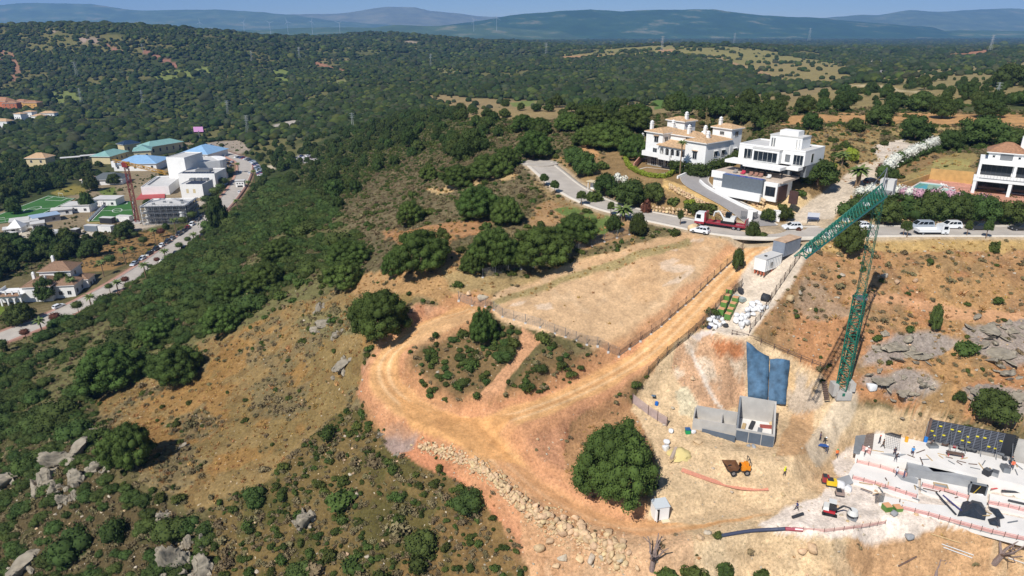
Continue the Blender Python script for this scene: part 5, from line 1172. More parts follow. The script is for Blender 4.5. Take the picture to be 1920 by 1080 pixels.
# extra garden shrubs round the villas
for px, py, w, h, m_, lab in [(1245,1082,44,14,M_SHRUB,'green shoots at the bottom edge below the dead stump'),(1300,1082,60,16,M_SHRUB,'row of green shoots at the bottom edge, middle'),(1360,1083,60,14,M_SHRUB,'row of green shoots at the bottom edge, right'),(1430,1083,40,10,M_SHRUB,'last low green shoots at the bottom edge'),(1213,398,28,34,M_RED,'dark red rounded shrub beside the lane'),(1650,322,18,22,M_RED,'dark red shrub at the foot of the white flowering hedge'),(1675,335,28,24,M_OAK,'round dark shrub below the white flowering hedge'),(1300,395,40,22,M_SHRUB,'light green shrub on the rockery, left'),(1325,396,44,26,M_SHRUB,'green shrub on the rockery, right'),(1262,382,26,18,M_SHRUB,'low shrub on the rockery wall'),(1290,384,30,14,M_YEL,'yellow-green low plants on the rockery'),
    (1370,342,30,18,M_YEL,'yellowish planting at the left foot of the pool wall'),(1395,350,34,14,M_SHRUB,'green planting under the slate pool wall'),(1350,322,28,22,M_YEL,'bright bush at the left corner of the modern villa terrace'),(1472,350,26,14,M_YEL,'bright green low bush right of the pool house'),(1500,366,30,12,M_SHRUB,'row of low green plants on the sandy cut'),(1465,392,24,12,M_SHRUB,'small bush low on the sandy cut'),(1110,375,40,30,M_SHRUB,'bush behind the small shelter'),(1160,345,34,26,M_WHITEF,'white flowering shrub on the bank left of the pool hedge'),(1130,318,30,22,M_SHRUB,'shrub on the bank above the lane'),
    (1862,470,26,26,M_SHRUB,'bright green bush on the dry bank below the street'),(1860,282,10,10,M_SHRUB,'small round bush on the lawn'),(1590,300,44,30,M_YEL,'yellow-green bushy palms behind the modern villa'),(1555,318,30,24,M_YEL,'yellow-green bush at the right wall of the modern villa'),(1497,434,12,12,M_RED,'reddish bush on the street corner'),(1430,448,34,18,M_OAK,'low dark bush right of the driveway gate')]:
    p = G(px, py); W_, H_ = size_at(p, w, h); r = W_/2
    me = lobes_to_mesh('garden_shrub', bush_lobes(7, px), 44, .24, px+1, [m_, M_OAK]); tag(link('garden_shrub', me, None, p, (0, 0, 1.0), (r, r, H_)), lab, 'shrub', 'garden shrubs round the villas')
# ================================================================ VALLEY: SCHOOL, PITCHES, VILLA, FAR HOUSES
def bld(name, pA, pB, z, zb, depth, label, cat='building'):
    A, rz, L = frame2(pA, pB, z); o = empty(name, (A.x, A.y, zb), rz, label, cat); nogo_box(o, -2, -2, L+2, depth+2); return o, L, z-zb
M_PANEL = mat('solar_panel', (52, 58, 72), .25, spec=.6)
M_TEAL = mat('teal_roof', (128, 168, 162), .6, var=.08, scale=.4); M_BLUE = mat('blue_roof', (138, 176, 210), .6, var=.08, scale=.4); M_GREYR = mat('grey_sheet_roof', (92, 98, 100), .7, var=.1)
M_CREAM = mat('cream_wall', (206, 190, 150), .8, var=.06); M_REDC = mat('red_court', (176, 84, 82), .85, var=.08, scale=.3)
def solar(par, x0, y0, x1, y1, z, nx, ny, tilt=.5):
    me = None; w = (x1-x0)/nx; d = (y1-y0)/ny
    b = MB(); b.add([(0,0,0),(w*.94,0,0),(w*.94,d*.8,tilt),(0,d*.8,tilt),(0,0,.06),(w*.94,0,.06),(w*.94,d*.8,tilt+.06),(0,d*.8,tilt+.06)], [(0,3,2,1),(4,5,6,7),(0,1,5,4),(1,2,6,5),(2,3,7,6),(3,0,4,7)])
    me = b.mesh('solar_panel', [M_PANEL])
    for i in range(nx):
        for j in range(ny): link('solar_panel', me, par, (x0+i*w, y0+j*d, z+.15))
# scaffolded concrete frame
o, L, h = bld('unfinished_building', (262,388), (346,386), 14.2, 5.0, 17, 'unfinished white concrete school building wrapped in scaffolding')
b = MB()
for k in range(4): b.box(0, 0, k*3.0-.3, L, 17, k*3.0)
b.build('floor_slab', [M_WHITE2], o); b = MB()
for i in range(8):
    for j in range(4): b.box(i*L/7-.2, j*5.5+.1, 0, i*L/7+.2, j*5.5+.5, 9)
b.build('column', [M_WHITE], o); wallbox(o, 1, 6, 0, L-1, 16.5, 8.9, M_CONCD); parapet(o, 0, 0, L, 17, 9.0, .5)
b = MB()
for i in range(15):
    for y in (-1.3, -.3): b.box(i*L/14-.05, y-.05, -.5, i*L/14+.05, y+.05, 10)
for k in range(1, 6): b.box(0, -1.35, k*1.9-.06, L, -.25, k*1.9); b.box(0, -1.36, k*1.9+.9, L, -1.3, k*1.9+.96)
for i in range(14): b.bar((i*L/14, -1.3, (i % 4)*1.9), ((i+1)*L/14, -1.3, (i % 4)*1.9+1.9), .05)
b.build('scaffolding', [M_METAL], o)
b = MB()
for j in range(9):
    for x in (L+.3, L+1.3): b.box(x-.05, j*2, -.5, x+.05, j*2+.1, 10)
for k in range(1, 6): b.box(L+.25, 0, k*1.9-.06, L+1.35, 17, k*1.9)
b.build('scaffolding', [M_METAL], o)
for x, y in ((4, 5), (8, 9), (12, 7), (16, 11), (18, 6)): MB().box(x, y, 9, x+1.2, y+.9, 9.8).build('roof_unit', [M_CONCD], o)
p = PH(347, 398, 10); s_ = empty('silo', (p.x, p.y-3, 5), 0, 'white cylindrical silo in front of the scaffolding', 'silo'); MB().cyl((0,0,1.2), (0,0,6.5), 1.5, 1.5, 14).build('tank', [M_WHITE], s_); MB().cyl((0,0,.2), (0,0,1.2), .4, 1.5, 14).build('hopper', [M_WHITE], s_)
for a in range(4): MB().box(1.2*math.cos(a*1.57)-.08, 1.2*math.sin(a*1.57)-.08, -.6, 1.2*math.cos(a*1.57)+.08, 1.2*math.sin(a*1.57)+.08, 1.6).build('leg', [M_METAL], s_)
def block(pA, pB, z, depth, label, wm=None, win_rows=(), rm=None, zb=4.5):
    o, L, h = bld('school_building', pA, pB, z, zb, depth, label); wallbox(o, 0, 0, -1, L, depth, h, wm or M_WHITE); MB().box(.3, .3, h, L-.3, depth-.3, h+.12).build('roof', [rm or M_WHITE2], o); parapet(o, 0, 0, L, depth, h, .5, .3, wm)
    for (zz, n, w, hh) in win_rows:
        for i in range(n): win(o, (i+.5)*L/n, 0, zz, w, hh, 0, 2)
    return o, L, h
o, L, h = block((264,352), (316,350), 9.5, 32, 'low white flat-roofed school wing behind the red court'); MB().box(2, 6, h+.12, 3, 30, h+.5).build('roof_duct', [M_METAL], o)
o, L, h = block((337,347), (379,347), 12.3, 15, 'white school block with solar panels, nearest the scaffolded building'); solar(o, 3, 1, L-1, 9, h, 7, 4)
for x in (4, 8): win(o, x, 0, 3, 1.4, 2.4, 0, 1, 1, M_CREAM, M_CREAM)
for k in range(3): MB().box(1+k*4, 10.5, h+.12, 4+k*4, 13.5, h+1.6).build('roof_unit', [M_METAL], o)
o, L, h = block((333,327), (402,327), 14.6, 18, 'long white school block with a row of solar panels on its front edge'); solar(o, 2, 1, L-1, 4, h, 12, 1, .8); MB().box(8, 7, h+.1, L-6, 13, h+1.5).build('skylight', [M_METAL], o)
o, L, h = block((311,296), (345,297), 22.5, 20, 'tallest plain white school tower block'); 
for k in range(3): win(o, L, 4+k*5, 4, 1.2, 3, 90, 1)
o, L, h = block((345,309), (412,302), 16.8, 20, 'white school building with curved end behind the solar roofs'); b = MB(); pts = [(L+6*math.cos(t), 10+10*math.sin(t)) for t in np.linspace(-1.57, 1.57, 11)]; b.prism(pts, 0, h+.5); b.build('curved_end', [M_WHITE], o)
win(o, L+5.8, 8, 4, 1, 4, 70, 1)
def hiproof(pA, pB, z, zb, depth, rise, m_, wm, label):
    o, L, h = bld('school_building', pA, pB, z, zb, depth, label); wallbox(o, 0, 0, -1, L, depth, h, wm); hip(o, 0, 0, L, depth, h, rise, .8, m_)
    n = max(2, int(L/5))
    for i in range(n): win(o, (i+.5)*L/n, 0, h*.35, 1.6, h*.4, 0, 2)
    return o
hiproof((212,308), (292,307), 9.5, 4.5, 24, 4, M_BLUE, M_WHITE, 'wide school hall with a light blue hipped roof and white lower canopy'); hiproof((338,288), (389,290), 9.5, 4.5, 26, 5, M_BLUE, M_WHITE, 'school hall with a light blue pointed roof behind the white blocks')
hiproof((205,294), (240,284), 10, 4.5, 14, 3, M_TEAL, M_CREAM, 'teal-roofed school building at the left'); hiproof((250,284), (282,282), 13, 4.5, 15, 3, M_TEAL, M_CREAM, 'cream school building with a teal roof and a dark roof opening'); hiproof((280,276), (342,266), 11.5, 4.5, 14, 3, M_TEAL, M_CREAM, 'long school building with a teal vaulted roof'); hiproof((232,272), (262,268), 12, 4.5, 10, 2.5, mat('navy_roof', (40, 58, 80), .5), M_CREAM, 'school building with a dark navy roof at the back')
hiproof((170,338), (228,336), 8, 4.5, 13, 3.2, M_GREYR, M_WHITE, 'dark grey roofed pavilion beside the big pitch'); hiproof((152,338), (178,340), 7.5, 4.5, 8, 2.2, mat('beige_roof', (196, 172, 150), .8), M_WHITE, 'beige roofed small pavilion left of the dark grey roof')
hiproof((48,297), (84,297), 10, 5, 11, 3, M_ROOF, M_CREAM, 'beige tiled house alone among the trees left of the school')
# white sheds and pavilions by the pitches
for a, c, z, dp, lab, m_ in [((172,374),(216,374),8.5,9,'white flat-roofed pavilion between the pitches, upper one',M_WHITE2),((116,386),(166,385),8.5,9,'white flat-roofed pavilion between the pitches, lower one',M_WHITE2),((96,396),(134,392),7.5,7,'small white annex below the lower pavilion',M_WHITE2),((62,410),(112,402),7.8,8,'long blue-grey shed left of the hillock',mat('bluegrey_roof',(150,170,192),.7)),((18,417),(52,413),7.8,8,'white cabin left of the small cabins',M_WHITE2),((38,419),(72,414),7.6,7,'white cabin with grey roof beside the tent',M_WHITE2),((58,421),(82,418),7.6,6,'light grey cabin right of the tent',M_WHITE2),((6,432),(30,429),7,6,'white cabin in the dusty yard',M_WHITE2)]:
    o, L, h = bld('shed', a, c, z, 4.6, dp, lab, 'shed'); wallbox(o, 0, 0, -.5, L, dp, h, M_WHITE if m_ is M_WHITE2 else M_CONC); MB().box(-.5, -.5, h, L+.5, dp+.5, h+.25).build('roof', [m_], o)
    for i in range(max(2, int(L/4))): win(o, (i+.5)*L/max(2, int(L/4)), 0, .8, 1.5, 1.5, 0, 2)
for a, c, z, dp, lab in [((112,297),(150,294),7.5,6,'long white canopy roof over a car row, left one of the back row'),((150,293),(186,290),7.5,6,'long white canopy roof over a car row, middle one of the back row'),((186,290),(212,287),7.5,6,'long white canopy roof over a car row, right one of the back row')]:
    o, L, h = bld('canopy', a, c, z, 4.6, dp, lab, 'canopy'); MB().box(0,0,h-.2,L,dp,h).build('roof', [M_WHITE2], o)
    for i in range(5): MB().box(i*L/4-.1,.4,-1,i*L/4+.1,.6,h-.2).build('post', [M_METAL], o)
o = empty('tent', G(34, 434), R(10), 'white pointed marquee tent in the dusty yard', 'tent'); MB().prism([(-3,-3),(3,-3),(3,3),(-3,3)], 0, 2.6).build('tent_wall', [M_WHITE], o); MB().prism([(-3.4,-3.4),(3.4,-3.4),(3.4,3.4),(-3.4,3.4)], 2.6, 6.2, 0, [(-.1,-.1),(.1,-.1),(.1,.1),(-.1,.1)]).build('tent_roof', [M_WHITE], o)
# pitches
M_TURF = mat('artificial_turf', (66, 108, 58), .95, var=.1, scale=.15, spec=.05)
def pitch(c4, label, z, lines=True, m_=None, name='football_pitch'):
    P4 = [PH(*c, z) for c in c4]; o = empty(name, P4[0], 0, label, 'pitch'); q = [(p.x-P4[0].x, p.y-P4[0].y) for p in P4]
    MB().prism(q, -1.5, .05).build('turf' if m_ is None else 'surface', [m_ or M_TURF], o)
    for p in P4: nogo(p.x, p.y, 8)
    for i in range(7):
        for j in range(7): a = P4[0].lerp(P4[1], i/6); c = P4[3].lerp(P4[2], i/6); w = a.lerp(c, j/6); nogo(w.x, w.y, 7)
    def at(s, t_): a = Vector(q[0]).lerp(Vector(q[1]), s); c = Vector(q[3]).lerp(Vector(q[2]), s); return a.lerp(c, t_)
    if lines:
        b = MB()
        def ln(s0, t0, s1, t1, w=.16):
            a = at(s0, t0); c = at(s1, t1); d = (c-a).normalized(); n_ = Vector((-d.y, d.x))*w
            b.add([(*(a-n_), .07), (*(c-n_), .07), (*(c+n_), .07), (*(a+n_), .07)], [(0, 1, 2, 3)])
        for s0, t0, s1, t1 in ((.03,.03,.97,.03),(.97,.03,.97,.97),(.97,.97,.03,.97),(.03,.97,.03,.03),(.03,.5,.97,.5),(.25,.03,.25,.16),(.25,.16,.75,.16),(.75,.16,.75,.03),(.25,.97,.25,.84),(.25,.84,.75,.84),(.75,.84,.75,.97)): ln(s0, t0, s1, t1)
        for k in range(20): a0, a1 = k*.31416, (k+1)*.31416; ln(.5+.14*math.cos(a0), .5+.1*math.sin(a0), .5+.14*math.cos(a1), .5+.1*math.sin(a1))
        b.build('pitch_line', [M_WHITE], o)
    return o, at
o, at = pitch([(168,415), (254,412), (250,377), (205,378)], 'small green football pitch beside the scaffolded building', 4.9); 
b = MB(); 
for s in (0, 1):
    for k in range(12): a = at(s, k/11); b.box(a.x-.06, a.y-.06, 0, a.x+.06, a.y+.06, 3.5)
b.build('fence_post', [M_METAL], o); a = at(0, 0); c = at(0, 1); b = MB(); b.bar((a.x-.6, a.y, .5), (c.x-.6, c.y, .5), 1.0); b.build('white_kerb', [M_WHITE], o)
o, at = pitch([(-70,428), (62,410), (142,372), (92,366)], 'large green football pitch at the left edge', 4.9)
for s, lab in ((.02, 'near'), (.98, 'far')):
    a = at(.42, s); c = at(.58, s); g_ = empty('football_goal', (o.location.x+a.x, o.location.y+a.y, 4.95), 0, 'white football goal at the %s end of the large pitch' % lab, 'goal'); d = c-a; b = MB(); b.bar((0,0,0), (0,0,2.4), .12); b.bar((d.x,d.y,0), (d.x,d.y,2.4), .12); b.bar((0,0,2.4), (d.x,d.y,2.4), .12); b.build('goal_frame', [M_WHITE], g_)
pitch([(255,373), (309,371), (309,356), (270,357)], 'red sports court behind the scaffolded building', 5.2, False, M_REDC, 'sports_court')
# containers in the yard
def container(px, py, w, d, h, rz, m_, label, mr=None):
    o = empty('container', G(px, py), rz, label, 'container', None); b = MB(); b.box(-w/2, -d/2, .1, w/2, d/2, h)
    n = int(w/.5)
    for i in range(n): b.box(-w/2+i*w/n+.08, -d/2-.05, .25, -w/2+(i+.55)*w/n, -d/2, h-.2)
    b.build('body', [m_], o); MB().box(-w/2-.03, -d/2-.06, h, w/2+.03, d/2+.03, h+.12).build('roof', [mr or M_WHITE2], o); MB().box(w/2, -d/2+.2, .2, w/2+.05, d/2-.2, h-.2).build('door', [m_], o); return o
for px, py, w, m_, lab in [(77,444,7,M_DARK,'dark container in the dusty yard, left of two'),(104,443,7,mat('grey_steel',(150,156,164),.6),'grey container in the dusty yard, right of two'),(144,440,3,M_DARK,'small dark cabin in the dusty yard'),(203,418,7,M_DARK,'dark container with pinkish roof at the near end of the small pitch'),(235,415,7.5,M_WHITE,'white container at the near end of the small pitch'),(175,433,7,mat('steel_blue',(120,130,140),.6),'grey container below the small pitch'),(201,434,7,M_WHITE,'white site cabin below the small pitch'),(22,447,6,M_DARK,'dark container at the left of the dusty yard')]: container(px, py, w, 3, 3.0, R(-8), m_, lab)
# red and yellow tower crane at the school
o = empty('tower_crane', G(258, 418), 0, 'red tower crane with yellow jib beside the scaffolded building', 'crane'); H_ = 30
def lattice(b, p0, p1, w, n, r=.08, up=None, mi=0, w1=None):
    p0 = Vector(p0); p1 = Vector(p1); ax = (p1-p0).normalized(); up = Vector(up) if up else ax.orthogonal().normalized(); sd = ax.cross(up).normalized(); up = sd.cross(ax).normalized(); w1 = w if w1 is None else w1
    def c(k, a, d): t = k/n; ww = (w*(1-t)+w1*t)/2; return p0.lerp(p1, t)+up*(a*ww)+sd*(d*ww)
    q = ((1,1),(1,-1),(-1,-1),(-1,1))
    for a, d in q: b.bar(c(0,a,d), c(n,a,d), r*1.5)
    for k in range(n):
        for i in range(4):
            A, B = q[i], q[(i+1) % 4]
            b.bar(c(k,*A), c(k+1,*B), r) if k % 2 == 0 else b.bar(c(k,*B), c(k+1,*A), r)
            b.bar(c(k+1,*A), c(k+1,*B), r*.8)
M_CRED = mat('crane_red', (132, 50, 50), .5); M_CYEL = mat('crane_yellow', (176, 132, 40), .5)
b = MB(); lattice(b, (0,0,0), (0,0,H_), 1.8, 15, .13); b.build('mast', [M_CRED], o); MB().box(-2.5,-2.5,-.5,2.5,2.5,.6).build('base', [M_CONC], o)
tip = PH(312, 323, 5+H_+1); rt = PH(210, 346, 5+H_+1); lt = Vector((tip.x-o.location.x, tip.y-o.location.y, H_+1)); lr = Vector((rt.x-o.location.x, rt.y-o.location.y, H_+1)); d = lt.normalized(); lr = Vector((-lt.x, -lt.y, 0)).normalized()*13+Vector((0,0,H_+1)); lt = lt*1.0; lt.z = H_+1
b = MB(); lattice(b, (0,0,H_+1), lt, 1.2, 14, .1, (0,0,1)); b.build('jib', [M_CYEL], o); b = MB(); lattice(b, (0,0,H_+1), lr, 1.2, 6, .1, (0,0,1)); b.build('counter_jib', [M_CYEL], o)
MB().box(-1.4,-1.4,H_-.8,1.4,1.4,H_+1.6).build('cab', [M_CRED], o); MB().box(lr.x-1,lr.y-1,H_-2.4,lr.x+1,lr.y+1,H_+.6).build('counterweight', [M_WHITE], o)
# ---- valley villa
A, rz, L = frame2((36,540), (84,540), 10.5); o = empty('villa', (A.x, A.y, 4.9), rz+R(8), 'white villa with brown hipped tile roofs and an arched porch by the valley road', 'villa'); nogo_box(o, -9, -5, 20, 22)
wallbox(o, .5, .5, -1, 10, 11, 5.4); hip(o, .5, .5, 10, 11, 5.4, 2.2, .5, M_ROOFB); wallbox(o, 8, 3, -1, 17, 12, 4.6); hip(o, 8, 3, 17, 12, 4.6, 1.8, .5, M_ROOFB); wallbox(o, 3, 9, -1, 14, 18, 8.4); hip(o, 3, 9, 14, 18, 8.4, 2.4, .6, M_ROOFB)
wallbox(o, 14, 10, -1, 19, 16, 4.2); hip(o, 14, 10, 19, 16, 4.2, 1.3, .4, M_ROOFB)
for x, y, z, h in ((1.5, 8, 6, 2.2), (7.5, 3.5, 6, 2.0), (6, 15, 10, 2.2)): chimney(o, x, y, z, h, .9)
b = MB(); b.box(-8, -3, 3.3, 1.2, 6, 3.6); b.box(-8, -3, 3.6, -7.8, 6, 4.7)
for i in range(5): b.box(-8+i*2.2, -3, -1, -7.5+i*2.2, -2.5, 3.3); b.box(-8+i*2.2, -3, 3.6, -7.6+i*2.2, -2.6, 5.6)
for i in range(4):
    c = -6.65+i*2.2
    for k in range(6): t = math.pi*k/6; t2 = math.pi*(k+1)/6; b.box(c-.85*math.cos(t), -3, 2.3+.8*min(math.sin(t), math.sin(t2)), c-.85*math.cos(t2), -2.5, 3.3)
b.box(-8, -3, 5.4, 1.2, -2.6, 5.7); b.build('porch', [M_WHITE], o); wallbox(o, -7.5, .5, -1, .5, 6, 3.3); b = MB(); b.add([(-8.2,-3.6,3.7),(1,-3.6,3.7),(1,-2,4.5),(-8.2,-2,4.5),(-8.2,-3.6,3.85),(1,-3.6,3.85),(1,-2,4.65),(-8.2,-2,4.65)], [(0,3,2,1),(4,5,6,7),(0,1,5,4),(1,2,6,5),(2,3,7,6),(3,0,4,7)]); b.build('porch_roof', [M_ROOFB], o)
for x, y, z in ((12, 3, 1), (15, 3, 1)): win(o, x, y, z, 1.4, 1.6)
for y, z, x in ((5, 1.2, 17), (9, 1.2, 17), (12.5, 5.8, 14), (12, 1.2, 19), (14.5, 1.2, 19)): win(o, x, y, z, 1.3, 1.6, 90)
# ---- distant houses
def far_house(px, py, w, d, h, m_, rm, lab, name='house', z=None):
    p = G(px, py) if z is None else PY(px, py, z); o = empty(name, p, R(random.uniform(-25, 25)), lab, 'house'); nogo_box(o, -w/2, -d/2, w/2, d/2)
    wallbox(o, -w/2, -d/2, -2, w/2, d/2, h, m_); hip(o, -w/2, -d/2, w/2, d/2, h, w*.13, .5, rm)
    for i in range(3):
        for k in range(max(1, int(h/3.2))): win(o, (i-1)*w/3.4, -d/2, .9+k*3.1, 1.3, 1.5, 0, 1)
M_OCH = mat('ochre_wall2', (206, 160, 92), .85, var=.06); M_ORA = mat('orange_wall', (188, 112, 78), .85, var=.06)
for a in [(8,207,34,14,12,M_ORA,M_ROOFR,'orange apartment house at the far left edge, with stepped roofs'),(26,208,16,12,10,M_ORA,M_ROOFR,'orange apartment house right of the stepped one'),(45,203,18,12,9,M_OCH,M_ROOFR,'ochre apartment house in the distant trees'),(64,204,18,12,8,M_OCH,M_ROOFR,'ochre apartment house at the right end of its row'),(42,228,10,9,9,M_WHITE,M_ROOF,'white house below the ochre houses, left'),(60,224,10,9,9,M_WHITE,M_ROOF,'white house below the ochre houses, middle'),(76,227,14,9,6,M_WHITE,M_ROOF,'low white house below the ochre houses'),(94,223,16,10,7,M_WHITE,M_ROOF,'white tiled house at the right end of its cluster'),(8,239,18,10,7,M_WHITE,M_ROOF,'white house at the left edge below the cluster')]: far_house(*a)
for a in [(1227,82,24,12,5,M_ORA,M_ROOFR,'long low farmhouse with reddish roof on the far hilltop'),(1215,83,16,10,5,M_CREAM,M_ROOFR,'pale farm building on the far hilltop, left'),(1240,81,20,10,5,M_ORA,M_ROOFR,'reddish farm building on the far hilltop, right'),(1147,81,14,9,6,M_WHITE,M_WHITE2,'white farmhouse left of the far hilltop')]: far_house(*a)
for k, px in enumerate((1722,1734,1745,1757)): far_house(px, 70, 42, 14, 9, M_WHITE, M_WHITE2, 'white building on the far right ridge, number %s from the left' % ('one', 'two', 'three', 'four')[k])
# pink billboard
o = empty('billboard', G(375, 262), R(5), 'pink billboard on a post among the trees above the school', 'billboard'); MB().box(-.3,-.3,-1,.3,.3,8).build('post', [M_METAL], o); MB().box(-4.2,-.2,7,4.2,.2,11.5).build('panel', [mat('pink_panel', (226, 164, 214), .6)], o); nogo(o.location.x, o.location.y-6, 9)
# gate house and road island
o = empty('gate_house', G(452, 352), R(8), 'small white gatehouse with three openings in the middle of the valley road', 'gatehouse'); wallbox(o, -2.6, -1.6, 0, 2.6, 2, 4.6); MB().box(-3, -2, 4.6, 3, 2.4, 4.9).build('roof', [M_WHITE2], o)
for i in (-1.5, 0, 1.5): win(o, i, -1.6, 2.6, .9, .9, 0, 1)
MB().box(-1.6, -1.62, 0, 1.6, -1.6, 1.8).build('door', [M_DARK], o)
# ---- pylons and wind turbines
def pylon_mesh():
    b = MB(); H = 30
    for a, d in ((1,1),(1,-1),(-1,-1),(-1,1)): b.bar((a*2.4,d*2.4,0), (a*.5,d*.5,H), .2)
    for k in range(9):
        t0, t1 = k/9, (k+1)/9; w0 = 2.4-1.9*t0; w1 = 2.4-1.9*t1
        for A, B in (((1,1),(1,-1)),((1,-1),(-1,-1)),((-1,-1),(-1,1)),((-1,1),(1,1))): b.bar((A[0]*w0,A[1]*w0,t0*H), (B[0]*w1,B[1]*w1,t1*H), .11)
    return b.mesh('tower', [mat('pylon_steel', (168, 172, 172), .6)])
PYL = pylon_mesh(); b = MB()
for z in (22, 25.5, 29): b.bar((-4.5,0,z), (4.5,0,z+.2), .22); b.bar((-4.5,0,z), (0,0,z+1.3), .14); b.bar((4.5,0,z), (0,0,z+1.3), .14)
ARM = b.mesh('cross_arm', [MATS['pylon_steel']])
for px, pb, pt, lab in [(1865,197,157,'lattice pylon on the tan meadow at the right'),(1856,98,68,'lattice pylon beside the red scar on the far right ridge'),(1516,80,55,'lattice pylon on the plain left of the distant road'),(1024,105,82,'lattice pylon at the left end of the orange field'),(562,112,90,'lattice pylon in the wooded middle distance above the red scar'),(164,70,57,'lattice pylon on the left ridge near the red scars'),(268,98,83,'lattice pylon at the top of the second red scar'),(145,146,118,'lattice pylon on the dark slope above the green clearings'),(154,198,168,'lattice pylon beside the left green clearing'),(268,193,170,'lattice pylon between the green clearings'),(428,216,190,'lattice pylon over the wood left of the valley'),(465,250,218,'lattice pylon nearest the school'),(662,243,213,'lattice pylon standing in the wood at the picture centre'),(808,126,103,'lattice pylon on the middle ridge'),(473,119,97,'lattice pylon below the left ridge'),(1241,96,70,'thin lattice pylon behind the far hilltop farm'),(1376,85,64,'small lattice pylon on the plain right of the hilltop')]:
    p = G(px, pb); hh = (pb-pt)*(p.y*CP+(CZ-p.z)*SP)/FPX/.98; s = hh/30; o = empty('pylon', p, R(random.uniform(-30, 30)), lab, 'pylon', 'power line pylons'); link('tower', PYL, o, scale=(s, s, s)); link('cross_arm', ARM, o, scale=(s, s, s))
b = MB(); b.cyl((0,0,-30), (0,0,80), 1.5, .9, 8); M_TB = mat('turbine_grey', (176,182,188), .6); TT = b.mesh('tower', [M_TB]); b = MB(); b.box(-1.6,-3,79,1.6,3,82); NN = b.mesh('nacelle', [M_TB]); b = MB(); b.add([(-1.2,0,0),(1.2,0,0),(.3,0,42),(-.3,0,42),(-1.2,.5,0),(1.2,.5,0),(.3,.3,42),(-.3,.3,42)], [(0,3,2,1),(4,5,6,7),(0,1,5,4),(1,2,6,5),(2,3,7,6),(3,0,4,7)]); BL = b.mesh('blade', [M_TB])
for k, (px, hub) in enumerate(((374,42),(456,42),(505,43),(538,41),(584,40),(636,43),(888,37),(931,33))):
    p = PY(px, hub, 6500); sc = 1.0; o = empty('wind_turbine', (p.x, p.y, p.z-81), 0, 'white wind turbine on the hazy plain, %s from the left' % ('first', 'second', 'third', 'fourth', 'fifth', 'sixth', 'seventh', 'eighth')[k], 'wind turbine', 'wind turbines'); link('tower', TT, o); link('nacelle', NN, o)
    for q in range(3): link('blade', BL, o, (0, -3.4, 80.5), (0, k*.6+q*2.0944, 0))
# ---- palms and clipped road trees
def frond_mesh():
    V = []; F = []; n = 7
    for s in range(n):
        t = s/(n-1); x = t*1.0; z = .42*t-0.85*t*t; w = .16*math.sin(math.pi*min(1, t*.85+.12))
        V += [(x, -w, z-.10*w/.16), (x, 0, z+.04), (x, w, z-.10*w/.16)]
    for s in range(n-1): a = s*3; F += [(a, a+3, a+4, a+1), (a+1, a+4, a+5, a+2)]
    return np_mesh('frond', V, F, [M_PALM])
FRD = frond_mesh()
def palm(px, py, ptop, lab, spread=2.0, fat=.2, group='palms along the valley road', nf=22):
    p = G(px, py); d = p.y*CP+(CZ-p.z)*SP; el = math.atan2(CZ-p.z, math.hypot(p.x, p.y)); h = max(2.5, (py-ptop)*d/FPX/math.cos(el)); o = empty('palm_tree', p, random.uniform(0, 6), lab, 'palm tree', group)
    link('trunk', MB().tube([(0,0,-.6), (.08,.05,h*.5), (0,0,h)], [fat*1.3, fat, fat*1.1], 7).mesh('trunk', [M_PBARK]), o)
    for k in range(nf): a = k*2.4; e = -1.05+1.0*(k/nf)*1.05+.1; s = spread*random.uniform(.8, 1.1); link('frond', FRD, o, (0, 0, h), (0, e, a), (s, s*1.15, s))
for a in [(80,628,601,'palm at the near left of the valley road'),(172,577,557,'palm between the clipped trees on the lower verge'),(222,547,530,'small palm on the lower verge left of the big palm'),(274,521,497,'palm on the lower verge beside the silver car'),(311,487,471,'palm on the lower verge opposite the parked dark cars'),(365,455,440,'palm on the lower verge near the bend'),(138,552,526,'palm in front of the valley villa'),(195,519,492,'palm in the garden right of the valley villa'),(236,496,470,'palm beside the blue sign on the upper verge'),(293,459,432,'palm on the brown verge among the clipped trees'),(330,437,413,'palm at the foot of the scaffolded building'),(446,395,377,'palm at the bend above the dark conifer'),(448,326,308,'palm on the school side of the road'),(478,345,322,'palm opposite the gatehouse'),(468,362,342,'palm on the outer verge below the gatehouse')]: palm(*a)
palm(1168, 414, 398, 'stout palm with shaggy crown at the bend of the lane', 2.3, .45, 'garden palms of the hilltop villas', 30); palm(1606, 352, 322, 'tall shaggy palm beside the stony lane', 2.6, .55, 'garden palms of the hilltop villas', 34); palm(1211, 308, 264, 'thin tall palm at the left corner of the tiled villa', 1.2, .14, 'garden palms of the hilltop villas'); palm(1274, 331, 270, 'thin tall palm in front of the arcade of the tiled villa', 1.3, .15, 'garden palms of the hilltop villas'); palm(1578, 312, 292, 'leafy palm clump behind the modern villa', 2.0, .2, 'garden palms of the hilltop villas')
CLIP = [lobes_to_mesh('crown', [(0,0,.0,.72)]+[(.34*math.cos(a), .34*math.sin(a), z, .58) for a in np.linspace(0, 5.2, 6) for z in (-.12, .18)], 60, .12, 950+i, [m_]) for i, m_ in enumerate((M_CLIP, M_RED))]
